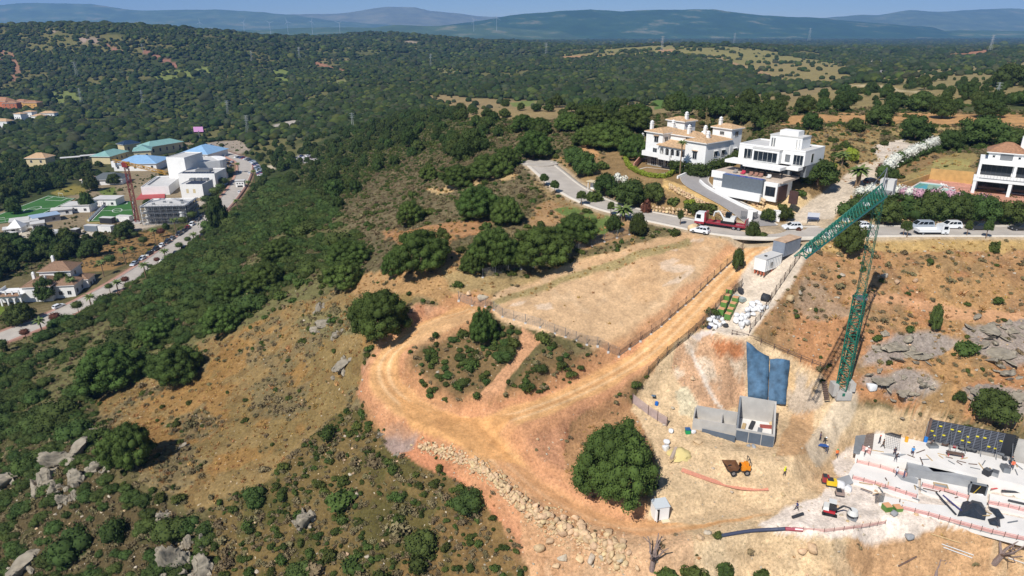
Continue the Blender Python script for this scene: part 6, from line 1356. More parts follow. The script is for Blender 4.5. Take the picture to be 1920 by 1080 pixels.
for px, py, w, red, lab in [(148,588,24,0,'round clipped green tree by the small palm'),(107,610,24,1,'dark red clipped tree opposite the white car'),(50,638,20,1,'brownish clipped tree near the bottom of the valley road'),(8,661,24,0,'clipped tree at the left picture edge'),(207,550,17,0,'small clipped tree on the lower verge'),(237,537,17,1,'clipped tree right of the watermark palm'),(284,511,13,0,'clipped tree next to the lower verge palm'),(296,498,13,1,'reddish clipped tree behind the parked dark car'),(338,472,17,0,'clipped tree opposite the row of parked cars'),(354,460,15,0,'clipped tree beside the dark car on the lower verge'),(382,446,13,0,'clipped tree at the end of the lower row'),(210,500,24,0,'clipped bush tree in the villa garden by the road'),(216,468,16,0,'clipped round tree alone on the brown field, left'),(234,457,11,0,'clipped round tree alone on the brown field, middle'),(271,463,21,0,'broad clipped tree on the brown field'),(256,450,15,0,'tall clipped bush on the brown field'),(303,446,18,1,'reddish clipped tree on the brown field, right'),(345,425,20,0,'clipped tree below the scaffolding, left'),(362,415,20,0,'clipped tree below the scaffolding, right'),(388,386,22,0,'clipped tree at the bend, left'),(405,372,24,0,'clipped tree at the bend, right'),(420,352,22,0,'clipped tree beside the school hall, near'),(430,332,22,0,'clipped tree beside the school hall, far'),(415,362,20,0,'clipped tree on the school pavement')]:
    p = G(px, py); d = p.y*CP+(CZ-p.z)*SP; r = w*d/FPX/2; o = empty('clipped_tree', p, 0, lab, 'tree', 'clipped round trees along the valley road'); link('crown', CLIP[red], o, (0, 0, 1.6+r*.75), scale=(r, r, r*.85)); link('trunk', trunk_mesh('trunk', 1.9, .12), o); nogo(p.x, p.y, 1.5)
# ================================================================ VEHICLES AND PEOPLE
M_TYRE = mat('tyre', (34, 34, 36), .9); M_RIM = mat('wheel_rim', (150, 152, 156), .4, metal=.6); M_CGL = mat('car_glass', (28, 34, 40), .06, spec=.7); M_LAMP = mat('headlight', (220, 224, 228), .15); M_TAIL = mat('taillight', (150, 28, 28), .3)
def paint_(rgb): return mat('car_paint_%d_%d_%d' % rgb, rgb, .25, spec=.6)
def wheel_mesh(r=.33, w=.22): return MB().cyl((0,-w/2,0), (0,w/2,0), r, r, 14, 0).cyl((0,-w/2-.01,0), (0,w/2+.01,0), r*.6, r*.6, 10, 1).mesh('wheel', [M_TYRE, M_RIM])
WH = wheel_mesh(); WHB = wheel_mesh(.48, .3)
CAR = {}
def car_parts(kind):
    if kind in CAR: return CAR[kind]
    L, H, hood, c0, c1, t0, t1, wd = {'sedan': (4.5,1.45,.92,-1.75,1.0,-1.1,.15,.9), 'hatch': (4.1,1.5,.95,-1.98,1.0,-1.6,.15,.88), 'suv': (4.7,1.72,1.05,-2.25,1.1,-1.95,.25,.95), 'mpv': (4.8,1.78,1.0,-2.3,1.75,-2.05,.75,.95)}[kind]
    k = L/2; b = MB(); pr = [(-k,.32),(-k,hood-.12),(-k+.12,hood),(c1,hood),(k-.35,hood-.14),(k-.05,hood-.3),(k,.55),(k-.05,.3)]
    n = len(pr)
    for y0, y1 in ((-wd, wd),):
        vs = [(x, y0+.06*(z > .8), z) for x, z in pr]+[(x, y1-.06*(z > .8), z) for x, z in pr]
        b.add(vs, [tuple(range(n)), tuple(range(2*n-1, n-1, -1))]+[(i, n+i, n+(i+1) % n, (i+1) % n) for i in range(n)])
    w0, w1 = wd-.06, wd-.22; top = [(t0,-w1,H),(t1,-w1,H),(t1,w1,H),(t0,w1,H)]; bot = [(c0,-w0,hood),(c1,-w0,hood),(c1,w0,hood),(c0,w0,hood)]
    b.add(bot+top, [(4,5,6,7),(0,1,5,4),(1,2,6,5),(2,3,7,6),(3,0,4,7)])
    for x in (-k+.72, k-.85):
        for s in (-1, 1): b.box(x-.4, s*wd-.02, .3, x+.4, s*wd+.02, .72)
    body = b.mesh('body', [M_WHITE]); g = MB()
    B = [Vector(v) for v in bot]; T = [Vector(v) for v in top]
    def q(i, j, u0, u1, v0, v1, e):
        def P(u, v): return (B[i].lerp(B[j], u)).lerp(T[i].lerp(T[j], u), v)+e
        g.add([P(u0,v0), P(u1,v0), P(u1,v1), P(u0,v1)], [(0,1,2,3)])
    for a, c in ((.06,.36),(.40,.66),(.70,.94)): q(0,1,a,c,.12,.88,Vector((0,-.02,.005))); q(3,2,a,c,.12,.88,Vector((0,.02,.005)))
    q(1,2,.06,.94,.08,.92,Vector((.02,0,.01))); q(3,0,.08,.92,.15,.9,Vector((-.02,0,.01)))
    gl = g.mesh('window', [M_CGL]); CAR[kind] = (body, gl, k, wd, hood); return CAR[kind]
def heading(line, p):
    i = min(range(1, len(line)), key=lambda i: (line[i]-p).length); d = line[i]-line[i-1]; return math.atan2(d.y, d.x), math.asin(max(-.4, min(.4, d.z/(d.length+1e-9))))
def car(px, py, kind, rgb, label, line=None, rev=False, group=None, rz=None, p=None, dz=.06):
    body, gl, k, wd, hood = car_parts(kind); p = p or G(px, py); a, pt = (rz or 0, 0) if line is None else heading(line, p)
    if line is not None and rz is not None: a = a+rz
    if rev: a += math.pi; pt = -pt
    o = empty('car', (p.x, p.y, p.z+dz), a, label, 'car', group); o.rotation_euler = (0, -pt, a); nogo(p.x, p.y, 1.5)
    bo = link('body', body, o); bo.material_slots[0].link = 'OBJECT'; bo.material_slots[0].material = paint_(rgb)
    link('window', gl, o)
    for x in (-k+.72, k-.85):
        for s in (-1, 1): link('wheel', WH, o, (x, s*(wd-.08), .33))
    if 'hl' not in CAR: CAR['hl'] = MB().box(-.04,-.18,-.08,.04,.18,.08).mesh('headlight', [M_LAMP]); CAR['tl'] = MB().box(-.03,-.14,-.12,.03,.14,.12).mesh('taillight', [M_TAIL])
    for s in (-1, 1): link('headlight', CAR['hl'], o, (k-.06, s*(wd-.3), hood-.33)); link('taillight', CAR['tl'], o, (-k, s*(wd-.25), hood-.25))
    return o
Wc, Sc, Dc, Bc, Gc, Rc = (226,228,230), (164,174,186), (44,46,50), (60,80,120), (110,114,118), (150,44,42)
ST = 'cars parked along the upper street'
car(1614, 428, 'sedan', Wc, 'white saloon car parked behind the crane jib on the street', street, False, ST); car(1727, 428.5, 'mpv', Sc, 'silver blue people carrier parked behind the flatbed truck', street, False, ST); car(1779, 428.5, 'suv', Wc, 'white off-road car parked by the dark hedge', street, False, ST); car(1832, 431, 'suv', Dc, 'black car half hidden by a street tree', street, False, ST); car(1484, 430, 'hatch', Wc, 'white hatchback parked at the street corner by the board', street, False, ST); car(1312, 437, 'hatch', Wc, 'small white car in front of the red flatbed lorry', street, False, ST); car(1912, 432, 'sedan', Dc, 'dark car at the right picture edge on the street', street, False, ST); car(1634, 345, 'hatch', Dc, 'dark car under the shaggy palm at the stony lane', None, False, ST, R(20))
# white flatbed truck
p = G(1745, 440); a, pt = heading(street, p); o = empty('flatbed_truck', (p.x, p.y, p.z+.06), a+math.pi, 'white flatbed truck driving along the street in front of the parked cars', 'truck')
M_TW = paint_(Wc); b = MB(); b.xprof([(-.95,.5),(.95,.5),(.95,.75),(-.95,.75)], -3.2, 1.6); b.build('chassis', [M_DARK], o); b = MB(); b.box(-3.3,-1.05,.75,1.5,1.05,.88); b.box(-3.3,-1.05,.88,-3.2,1.05,1.35); b.box(-3.3,-1.05,.88,1.5,-1.0,1.35); b.box(-3.3,1.0,.88,1.5,1.05,1.35); b.box(1.4,-1.05,.88,1.5,1.05,1.9); b.build('bed', [M_TW], o)
b = MB(); b.add([(1.6,-.95,.45),(3.2,-.95,.45),(3.25,-.95,1.25),(2.85,-.9,2.2),(1.7,-.9,2.25),(1.6,.95,.45),(3.2,.95,.45),(3.25,.95,1.25),(2.85,.9,2.2),(1.7,.9,2.25)], [(0,1,2,3,4),(9,8,7,6,5),(0,5,6,1),(1,6,7,2),(2,7,8,3),(3,8,9,4),(4,9,5,0)]); b.build('cab', [M_TW], o)
b = MB(); b.add([(3.24,-.8,1.32),(3.24,.8,1.32),(2.92,.78,2.12),(2.92,-.78,2.12)], [(0,1,2,3)]); b.box(2.0,-.97,1.35,2.85,-.94,2.0); b.box(2.0,.94,1.35,2.85,.97,2.0); b.build('window', [M_CGL], o)
for x in (-2.2, 2.5):
    for s in (-1, 1): link('wheel', WH, o, (x, s*.82, .36), (0,0,0), (1.15,1.15,1.15))
for s in (-1, 1): link('headlight', CAR['hl'], o, (3.22, s*.65, .85))
# red flatbed lorry with a wheeled loader on it
p = G(1345, 426); a, pt = heading(street, p); o = empty('flatbed_lorry', (p.x, p.y, p.z+.08), a, 'white and red lorry with a long red low bed carrying a digger', 'lorry'); M_LR = paint_((146,44,58))
b = MB(); b.box(-6.2,-1.2,.85,2.4,1.2,1.1); b.box(-6.3,-1.25,.9,-6.1,1.25,2.6); b.box(-6.2,-1.25,1.1,2.4,-1.2,1.25); b.box(-6.2,1.2,1.1,2.4,1.25,1.25); b.build('bed', [M_LR], o); b = MB(); b.box(-5.8,-.5,.5,3,.5,.85); b.build('chassis', [M_DARK], o)
b = MB(); b.add([(2.8,-1.2,.5),(4.9,-1.2,.5),(4.95,-1.2,1.6),(4.75,-1.15,2.9),(2.9,-1.15,3.0),(2.8,1.2,.5),(4.9,1.2,.5),(4.95,1.2,1.6),(4.75,1.15,2.9),(2.9,1.15,3.0)], [(0,1,2,3,4),(9,8,7,6,5),(0,5,6,1),(1,6,7,2),(2,7,8,3),(3,8,9,4),(4,9,5,0)]); b.build('cab', [M_TW], o)
b = MB(); b.box(2.78,-1.22,.5,4.97,1.22,1.0); b.box(2.5,-1.2,1,2.85,1.2,3.2); b.build('red_trim', [M_LR], o); b = MB(); b.add([(4.97,-1.0,1.75),(4.97,1.0,1.75),(4.8,.98,2.75),(4.8,-.98,2.75)], [(0,1,2,3)]); b.box(3.6,-1.22,1.7,4.6,-1.18,2.6); b.box(3.6,1.18,1.7,4.6,1.22,2.6); b.build('window', [M_CGL], o)
for x in (-4.9, -3.8, 3.7):
    for s in (-1, 1): link('wheel', WHB, o, (x, s*1.0, .5))
M_CW = mat('machine_white', (214, 214, 210), .4)
def local_obj(par, x, y, z): c, s = math.cos(par.rotation_euler.z), math.sin(par.rotation_euler.z); return (par.location.x+x*c-y*s, par.location.y+x*s+y*c, par.location.z+z)
q = empty('digger', local_obj(o, -2.2, 0, 1.12), a, 'white compact digger with folded arm standing on the lorry bed', 'digger'); b = MB()
for s in (-1, 1): b.box(-1.6, s*.75-.2, 0, 1.4, s*.75+.2, .6)
b.build('track', [M_TYRE], q); b = MB(); b.box(-1.5,-.85,.65,.9,.85,1.3); b.box(-1.6,-.8,1.3,-.6,.8,1.75); b.build('body', [M_CW], q); b = MB(); b.box(-.55,-.7,1.3,.6,.35,2.5); b.build('cab', [M_CGL], q); b = MB(); b.tube([(.9,.4,1.1),(2.0,.4,2.6),(3.0,.4,2.3),(3.2,.4,1.2)], [.22,.22,.18,.14], 5); b.build('arm', [M_CW], q); b = MB(); b.prism([(2.7,0),(3.5,0),(3.5,.8),(2.7,.8)], .6, 1.3); b.build('bucket', [mat('worn_ochre', (150,118,70), .8)], q)
# ---- valley road cars
VR = 'cars parked along the valley road'
for px, py, kind, c, lab in [(252,497,'sedan',Sc,'silver car nearest in the row along the valley road'),(267,487,'hatch',Wc,'white car second in the row along the valley road'),(280,478,'sedan',Dc,'black car third in the row along the valley road'),(292,470,'suv',Dc,'black off-road car fourth in the row'),(303,463,'hatch',Wc,'white hatchback in the middle of the row'),(314,456,'suv',Dc,'black car just past the white hatchback in the row'),(323,449,'sedan',Gc,'grey car in the upper half of the row'),(336,441,'suv',Dc,'dark car below the scaffolding in the row'),(345,435,'sedan',Dc,'dark saloon car below the scaffolding'),(352,429,'hatch',Rc,'dark red car before the bluish white one'),(360,423,'mpv',Wc,'bluish white car near the upper end of the row'),(370,415,'suv',Dc,'black car last but one in the row'),(377,409,'sedan',Dc,'black car at the upper end of the row')]: car(px, py, kind, c, lab, valley, True, VR)
for px, py, kind, c, lab in [(381,443,'sedan',Dc,'dark car on the lower verge nearest the bend'),(365,453,'hatch',Dc,'dark car on the lower verge beside the palm'),(347,467,'suv',Dc,'dark car behind the clipped tree'),(331,476,'sedan',Dc,'dark car on the lower verge, middle'),(307,492,'hatch',Gc,'grey car on the lower verge beside the reddish tree'),(111,577,'hatch',Wc,'white car in the shade in front of the valley villa'),(449,362,'hatch',Wc,'white car just past the gatehouse'),(468,327,'suv',Wc,'white car driving in the wide bend'),(452,324,'sedan',Wc,'white car at the kerb of the wide bend')]: car(px, py, kind, c, lab, valley, False, VR)
CP_ = 'cars in the crowded school car park'; cols = [Wc, Dc, Sc, Gc, Bc, Wc, Dc, Rc, Wc, Sc]
arc = smooth_line([G(488,330), G(484,316), G(474,304), G(458,298), G(444,296)], 3); arc = resample(arc, 2.4)
acc = 0; sel_ = [arc[0]]
for q in arc[1:]:
    if (q-sel_[-1]).length > 2.9: sel_.append(q)
NM = {Wc: 'white', Dc: 'black', Sc: 'silver', Gc: 'grey', Bc: 'blue', Rc: 'dark red'}
for k, q in enumerate(sel_[:26]): a, _ = heading(arc, q); car(0, 0, ('hatch', 'suv', 'sedan')[k % 3], cols[k*7 % 10], '%s car parked nose-in along the outer curve of the school bend' % NM[cols[k*7 % 10]], None, False, 'cars parked nose-in along the outer curve, %s' % NM[cols[k*7 % 10]], a+1.57, q)
k = 0
for px, py in [(430,318),(434,312),(428,308),(436,305),(426,302),(404,286),(410,283),(398,281),(392,278),(416,287),(388,282),(400,290),(412,292),(424,294),(562,300),(570,297),(578,294),(586,297),(566,294),(404,278),(396,274)]:
    c = cols[k*3 % 10]; car(px, py, ('sedan', 'hatch', 'suv')[k % 3], c, '%s car among those %s' % (NM[c], 'standing in the small clearing in the trees' if px > 500 else 'crowded behind the white school buildings'), None, False, '%s cars %s' % (NM[c], 'in the tree clearing' if px > 500 else 'behind the school'), R(60+(k % 4)*8)); k += 1
# ---- people: one continuous skinned body each, helmet as a child
M_SKIN = mat('skin', (186, 136, 108), .7); M_HAIR = mat('dark_hair', (46, 38, 34), .9)
_pb = {}
def body_mesh(pose, top, legs):
    key = (pose, top, legs)
    if key in _pb: return _pb[key]
    st = {'stand': (.10, 0, .06, 0), 'walk': (.30, 0, .22, 0), 'bend': (.14, .55, .1, .3)}[pose]; sw, bend, arm, _ = st
    def up(x, z): c = .95; dz = z-c; return (x+dz*math.sin(bend), c+dz*math.cos(bend))
    J = [];
    def j(x, y, z, r, t=False):
        if t: x, z = up(x, z)
        J.append((x, y, z, r)); return len(J)-1
    pel = j(0,0,.95,.15); ab = j(0,0,1.15,.14,1); ch = j(.0,0,1.36,.16,1); nk = j(.0,0,1.5,.06,1); hd = j(.02,0,1.62,.095,1); ht = j(.02,0,1.72,.085,1); E = [(pel,ab),(ab,ch),(ch,nk),(nk,hd),(hd,ht)]
    for s in (-1, 1):
        h = j(0,s*.1,.88,.095); k_ = j(s*sw*.5+.04,s*.11,.5,.07); f = j(s*sw-.03,s*.11,.09,.05); t_ = j(s*sw+.14,s*.12,.04,.04); E += [(pel,h),(h,k_),(k_,f),(f,t_)]
        sh = j(0,s*.2,1.42,.065,1); e = j(-s*arm*.5,s*.25,1.15,.048,1); w = j(.12-s*arm,s*.24,.93,.036,1); hn = j(.17-s*arm,s*.24,.85,.038,1); E += [(ch,sh),(sh,e),(e,w),(w,hn)]
    me = bpy.data.meshes.new('person_cage'); me.from_pydata([q[:3] for q in J], E, []); ob = bpy.data.objects.new('person_cage', me); COL.objects.link(ob)
    sk = ob.modifiers.new('skin', 'SKIN'); sk.use_smooth_shade = True
    for v, q in zip(me.skin_vertices[0].data, J): v.radius = (q[3], q[3])
    me.skin_vertices[0].data[0].use_root = True; ob.modifiers.new('sub', 'SUBSURF').levels = 1
    dg = bpy.context.evaluated_depsgraph_get(); out = bpy.data.meshes.new_from_object(ob.evaluated_get(dg)); bpy.data.objects.remove(ob); out.name = 'person'
    for m_ in (top, legs, M_SKIN, M_TYRE): out.materials.append(m_)
    mi = []
    for pl in out.polygons:
        c = pl.center; d = ((c.x)**2+c.y**2)**.5
        mi.append(3 if c.z < .12 else 1 if c.z < .93 and abs(c.y) < .2 else 2 if (c.z > up(0, 1.5)[1]) or (c.z < 1.05 and abs(c.y) > .2) else 0)
    out.polygons.foreach_set('material_index', mi); _pb[key] = out; return out
def person(px, py, pose, top, legs, rz, label, hat=None, dz=0, p=None):
    p = p or G(px, py); T_ = mat('cloth_%d_%d_%d' % top, top, .85); L_ = mat('cloth_%d_%d_%d' % legs, legs, .85); o = link('person', body_mesh(pose, T_, L_), None, (p.x, p.y, p.z+dz), (0, 0, rz)); tag(o, label, 'person')
    hx, hz = (.02, 1.70) if pose != 'bend' else (.42, 1.58)
    b = MB(); b.dome((hx, 0, hz-.03), .125, 10, 4)
    if hat: b.cyl((hx+.03,0,hz-.04), (hx+.03,0,hz-.02), .16, .16, 10); b.build('helmet', [mat('helmet_%d_%d_%d' % hat, hat, .4)], o)
    else: b.build('hair', [M_HAIR], o)
    return o
# ================================================================ BUILDING SITE
M_SLAB = mat('fresh_concrete', (224, 220, 214), .9, var=.08, scale=.35); M_SLABG = mat('damp_concrete', (150, 152, 154), .85, var=.18, scale=.5)
def slab(pts, z, th, label, m=None, name='concrete_slab', zs=None):
    P_ = [PH(px, py, z) for px, py in pts]; o = P_[0]; b = MB(); b.prism([(p.x-o.x, p.y-o.y) for p in P_], -th, 0)
    return tag(b.build(name, [m or M_SLAB], None, o), label, 'slab')
ZU, ZL = CZ-67.3, CZ-69.25
for p_, z, th, lab, m_ in [
 ([(1612,812),(1640,809),(1738,830),(2060,900),(2060,942),(1930,912),(1830,890),(1700,861),(1606,846)], ZU, 3.2, 'long upper concrete slab at the foot of the formwork wall', M_SLAB),
 ([(1584,900),(1606,862),(1702,884),(1722,895),(1722,940),(1640,915)], ZL, 1.2, 'pale concrete slab with workers, left field of the lower level', M_SLAB),
 ([(1727,890),(1816,912),(1812,946),(1727,921)], ZL+.05, 1.2, 'square concrete slab with a framed opening, middle field of the lower level', M_SLAB),
 ([(1819,915),(1852,921),(1850,948),(1815,944)], ZL+.15, 1.2, 'small slab below the dark doorway', M_SLAB),
 ([(1650,928),(1722,944),(1812,950),(1930,975),(2060,1000),(2060,1036),(1920,1012),(1800,980),(1720,962),(1648,942)], ZL-.1, 1.2, 'lowest concrete strip along the red safety net', M_SLAB),
 ([(1856,925),(1930,940),(2050,960),(2050,990),(1930,968),(1854,950)], ZL+.1, 1.0, 'concrete slab right of the small doorway slab', M_SLAB)]: slab(p_, z, th, lab, m_)
slab([(1605,813),(1632,808),(1626,832),(1612,848),(1600,846)], ZU+.03, .4, 'grey waterproofed strip at the left end of the upper slab', M_CONCD, 'membrane_strip')
slab([(1624,812),(1640,810),(1636,842),(1618,838)], ZU+.06, .1, 'rebar mat lying on the upper slab', mat('rebar_grey', (140, 132, 128), .9, var=.3, scale=6), 'rebar_mat')
def rebar(pts, z, n, m_, label, name='rebar_grid'):
    P_ = [PH(px, py, z) for px, py in pts]; o = P_[0]; b = MB()
    for i in range(n+1):
        t = i/n; b.bar(P_[0].lerp(P_[1], t)-o, P_[3].lerp(P_[2], t)-o, .035); b.bar(P_[0].lerp(P_[3], t)-o, P_[1].lerp(P_[2], t)-o, .035)
    return tag(b.build(name, [m_], None, o), label, 'rebar')
M_RB = mat('rusty_steel', (104, 84, 74), .8, var=.2)
rebar([(1625,813),(1639,811),(1636,840),(1619,837)], ZU+.25, 9, M_RB, 'rebar mesh over the grey mat on the upper slab'); rebar([(1642,926),(1660,924),(1656,940),(1641,942)], ZL+.2, 10, M_DARK, 'tangled dark rebar mesh beside the green pallets'); rebar([(1660,812),(1688,820),(1686,845),(1658,838)], ZU+.12, 8, M_METAL, 'steel mesh panel lying on the upper slab')
slab([(1660,814),(1689,822),(1690,816),(1662,808)], ZU+.06, .06, 'dark sheet above the mesh panel', M_DARK, 'dark_sheet')
# doorway and inner wall of the lower level
o = empty('cellar_doorway', PH(1836, 906, ZU), R(-22), 'dark square doorway in the wall between upper and lower slab', 'doorway'); b = MB(); b.box(-1.0,-.35,-2.0,1.0,-.05,-.1); b.build('opening', [M_BLACK], o); b = MB(); b.box(-1.2,-.45,-2.1,-1.0,0,.05); b.box(1.0,-.45,-2.1,1.2,0,.05); b.box(-1.2,-.45,-.1,1.2,0,.05); b.build('frame', [M_CONCD], o); MB().bar((-.6,-.5,-1.9), (.2,-.4,-.3), .07).build('prop', [mat('yellow_prop', (190,160,50), .6)], o)
for p_, lab in [([(1700,863),(1832,893),(1832,903),(1703,878)], 'long grey concrete kerb wall across the middle of the site'), ([(1740,876),(1800,880),(1812,888),(1750,884)], 'heap of timber planks behind the kerb wall')]:
    slab(p_, ZU+(.35 if 'kerb' not in lab else -.5), .4 if 'kerb' not in lab else 1.6, lab, M_SLABG if 'kerb' in lab else mat('old_planks', (170,150,122), .9, var=.3, scale=5), 'kerb_wall' if 'kerb' in lab else 'plank_heap')
# formwork wall
A = PH(1738, 825, ZU); B_ = PH(1899, 857, ZU); d = B_-A; o = empty('formwork_wall', A, math.atan2(d.y, d.x), 'black gridded formwork wall with yellow caps along the back of the site', 'formwork wall'); L = math.hypot(d.x, d.y)
M_FW = mat('formwork_black', (38, 40, 44), .5); M_FWR = mat('formwork_rail', (104, 108, 118), .5); b = MB(); b.box(0,0,0,L/13,.12,4.1, 1)
w = L/13; b = MB(); b.box(0,.06,0,w,.14,4.1,0)
for k in range(14): b.box(.05,-.02,k*.3+.02,w-.05,.06,k*.3+.1,1)
for x in (.0, w-.07): b.box(x,-.05,0,x+.07,.06,4.1,1)
FP = b.mesh('panel', [M_FW, M_FWR])
for i in range(11): link('panel', FP, o, (i*w, 0, 0))
MB().box(11*w,.0,0,12.6*w,.14,4.1).build('plain_panel', [M_FW], o)
b = MB()
for k in range(12): b.box(12.6*w,-.05,k*.34,13*w,.1,k*.34+.2)
b.build('end_panel', [M_FW], o); M_YC = mat('yellow_cap', (214, 200, 50), .5); cap = MB().box(-.22,-.14,-.1,.22,-.02,.1).mesh('yellow_cap', [M_YC])
for i, z in ((.4,2.0),(1.5,3.2),(2.3,1.6),(3.3,3.0),(4.4,2.9),(5.2,1.3),(6.2,1.2),(7.2,2.6),(8.3,2.6),(9.2,1.1),(10.2,1.0),(10.7,2.6),(1.0,1.2),(5.8,2.2)): link('yellow_cap', cap, o, (i*w, 0, z))
for i in range(6): MB().bar((i*2.2+1,-.1,2.6), (i*2.2+1,-2.2,.05), .07).build('brace', [M_METAL], o)
b = MB(); b.box(-.35,-.5,0,0,.2,4.3); b.build('end_frame', [M_RB], o)
MB().box(-.4,.14,-1.5,L+7,.5,3.4).build('backing_wall', [M_CONC], o)
# reddish safety nets on posts
M_NET = mat('red_net', (222, 164, 154), .9, var=.15, scale=3)
def net(pts, z, label, h=.7, m_=None, ground=False):
    P_ = [PH(px, py, z) if not ground else G(px, py) for px, py in pts]; P_ = resample(P_, 1.6); o = P_[0]; t = empty('safety_net', o, 0, label, 'safety net'); b = MB(); c = MB()
    for a, q in zip(P_[:-1], P_[1:]):
        for k in range(4): z0 = h*k/4+.06; b.add([a-o+Vector((0,0,z0)), q-o+Vector((0,0,z0)), q-o+Vector((0,0,z0+h/4*.68)), a-o+Vector((0,0,z0+h/4*.68))], [(0,1,2,3)])
    for a in P_: c.box(a.x-o.x-.03, a.y-o.y-.03, a.z-o.z-.1, a.x-o.x+.03, a.y-o.y+.03, a.z-o.z+h+.15)
    b.build('netting', [m_ or M_NET], t); c.build('post', [M_RB], t)
net([(1606,868),(1650,878),(1700,894)], ZL, 'pinkish safety net running behind the working men'); net([(1598,898),(1640,909),(1718,934)], ZL, 'broad pink safety net along the front of the left slab'); net([(1728,912),(1770,922),(1816,936)], ZL+.05, 'pink safety net across the middle slab'); net([(1690,955),(1740,967),(1800,984),(1860,1000),(1930,1016)], ZL-.1, 'long red safety net along the lowest edge of the site'); net([(1852,945),(1890,952),(1930,962)], ZL+.1, 'pink safety net at the right end of the site'); net([(1505,996),(1545,998),(1600,992),(1660,982)], 0, 'faded pink safety net at the edge of the dusty yard', .6, mat('faded_net', (226,180,170), .9, var=.1), True); net([(1615,845),(1632,852)], ZU, 'short red barrier at the left end of the upper slab', 1.1)
# sheets, planks, beams
def sheet(pts, z, label, m_, name='plastic_sheet', seed=0):
    P_ = [PH(px, py, z) for px, py in pts]; c = sum(P_, Vector())/len(P_); o = c.copy(); rng = random.Random(seed); V = [(0,0,.35)]; n = len(P_); F = []
    for k in (.55, 1.0):
        for p in P_: V.append(((p.x-c.x)*k, (p.y-c.y)*k, rng.uniform(.08, .4) if k < 1 else rng.uniform(.03, .12)))
    for i in range(n): j = (i+1) % n; F += [(0, 1+i, 1+j, 1+j), (1+i, 1+n+i, 1+n+j, 1+j)]
    b = MB(); b.add(V, [f[:3] if f[2] == f[3] else f for f in F]); return tag(b.build(name, [m_], None, o), label, 'sheet')
M_PLAS = mat('black_plastic', (52, 58, 66), .35, var=.25, scale=3, bump=.5, bscale=4)
sheet([(1805,942),(1822,937),(1842,942),(1850,962),(1847,976),(1810,968),(1795,968)], ZL+.08, 'large dark plastic sheet heaped on the lowest slab', M_PLAS, seed=1); sheet([(1852,950),(1872,955),(1884,972),(1872,974)], ZL+.08, 'smaller dark plastic sheet right of the large one', M_PLAS, seed=2); sheet([(1852,974),(1874,968),(1876,988),(1856,984)], ZL+.05, 'dark plastic sheet in front of the other sheets', M_PLAS, seed=3); sheet([(1650,850),(1680,858),(1700,852)], ZU+.05, 'pale plastic sheet on the upper slab', M_SLABG, seed=4)
def beam(pa, pb, z, r, m_, label, name='beam', sec=4):
    a = PH(*pa, z) if z else G(*pa, r); c = PH(*pb, z) if z else G(*pb, r); b = MB(); b.cyl((0,0,r), c-a+Vector((0,0,r)), r, r, sec); return tag(b.build(name, [m_], None, a), label, 'beam')
M_WOOD = mat('plank_wood', (186, 160, 118), .9, var=.2, scale=3); M_PIPE = mat('corrugated_pipe', (64, 70, 92), .6)
beam((1755,925),(1792,966), ZL, .16, M_DARK, 'dark steel beam lying left of the plastic sheets'); beam((1768,930),(1806,962), ZL, .14, mat('blue_beam', (60,58,110), .6), 'blue and red beam lying parallel to the dark one'); beam((1880,922),(1905,910), ZL+.2, .12, paint_((190,60,60)), 'red steel prop leaning at the right end of the site'); beam((1858,918),(1884,915), ZL+.2, .12, paint_((190,60,60)), 'red beam lying flat at the right end of the site'); beam((1878,922),(1920,926), ZL+.2, .2, M_DARK, 'dark pipe at the right edge of the site'); beam((1890,940),(1925,948), ZL+.2, .2, M_DARK, 'second dark pipe at the right edge of the site')
beam((1684,1064),(1718,1046), 0, .13, M_RB, 'rusty pipe lying alone on the sandy slope', 'pipe', 7); beam((1485,974),(1505,967), 0, .22, M_DARK, 'short dark tube behind the walking man in blue', 'pipe', 8)
beam((1258,866),(1267,846), 0, .32, mat('log_wood', (176,158,142), .9), 'thick pale log beside the huge pine', 'log', 8); beam((1256,870),(1272,856), 0, .18, M_WOOD, 'thin yellow plank beside the thick log', 'plank')
for k, (a, c) in enumerate((((1765,1022),(1825,1043)), ((1768,1028),(1822,1048)), ((1890,1048),(1930,1062)), ((1886,1040),(1930,1055)), ((1745,1003),(1800,1020)))): beam(a, c, 0, .1, M_WHITE2 if k < 3 else M_WOOD, ('upper white plank of the pair on the sandy slope', 'lower white plank of the pair on the sandy slope', 'white plank in the corner by the dead tree', 'timber plank in the corner behind the white one', 'timber plank at the bank above the white planks')[k], 'plank')
pl = smooth_line([G(1340,1009,.25), G(1372,1003,.25), G(1410,997,.25), G(1450,995,.25), G(1472,994,.25)], 2); b = MB(); b.tube([p-pl[0] for p in pl], .28, 8); tag(b.build('corrugated_pipe', [M_PIPE], None, pl[0]), 'dark corrugated pipe lying across the bottom of the yard', 'pipe'); pl = [G(1472,994,.25), G(1490,995,.25), G(1505,996,.25)]; b = MB(); b.tube([p-pl[0] for p in pl], .3, 8); tag(b.build('corrugated_pipe', [paint_((160,70,84))], None, pl[0]), 'red pipe at the end of the dark corrugated pipe', 'pipe')
pl = smooth_line([G(1278,882,.12), G(1300,890,.12), G(1345,906,.12), G(1395,918,.12), G(1440,917,.12)], 2); b = MB()
for a, c in zip(pl[:-1], pl[1:]): t_ = (c-a); n_ = Vector((-t_.y, t_.x, 0)).normalized()*.5; b.add([a-n_-pl[0], c-n_-pl[0], c+n_*.9-pl[0]+Vector((0,0,.08)), a+n_-pl[0]+Vector((0,0,.08))], [(0,1,2,3)])
tag(b.build('fallen_net', [mat('orange_net', (214,146,120), .9, var=.2, scale=4)], None, pl[0]), 'orange warning net lying in a curve on the sand', 'safety net')
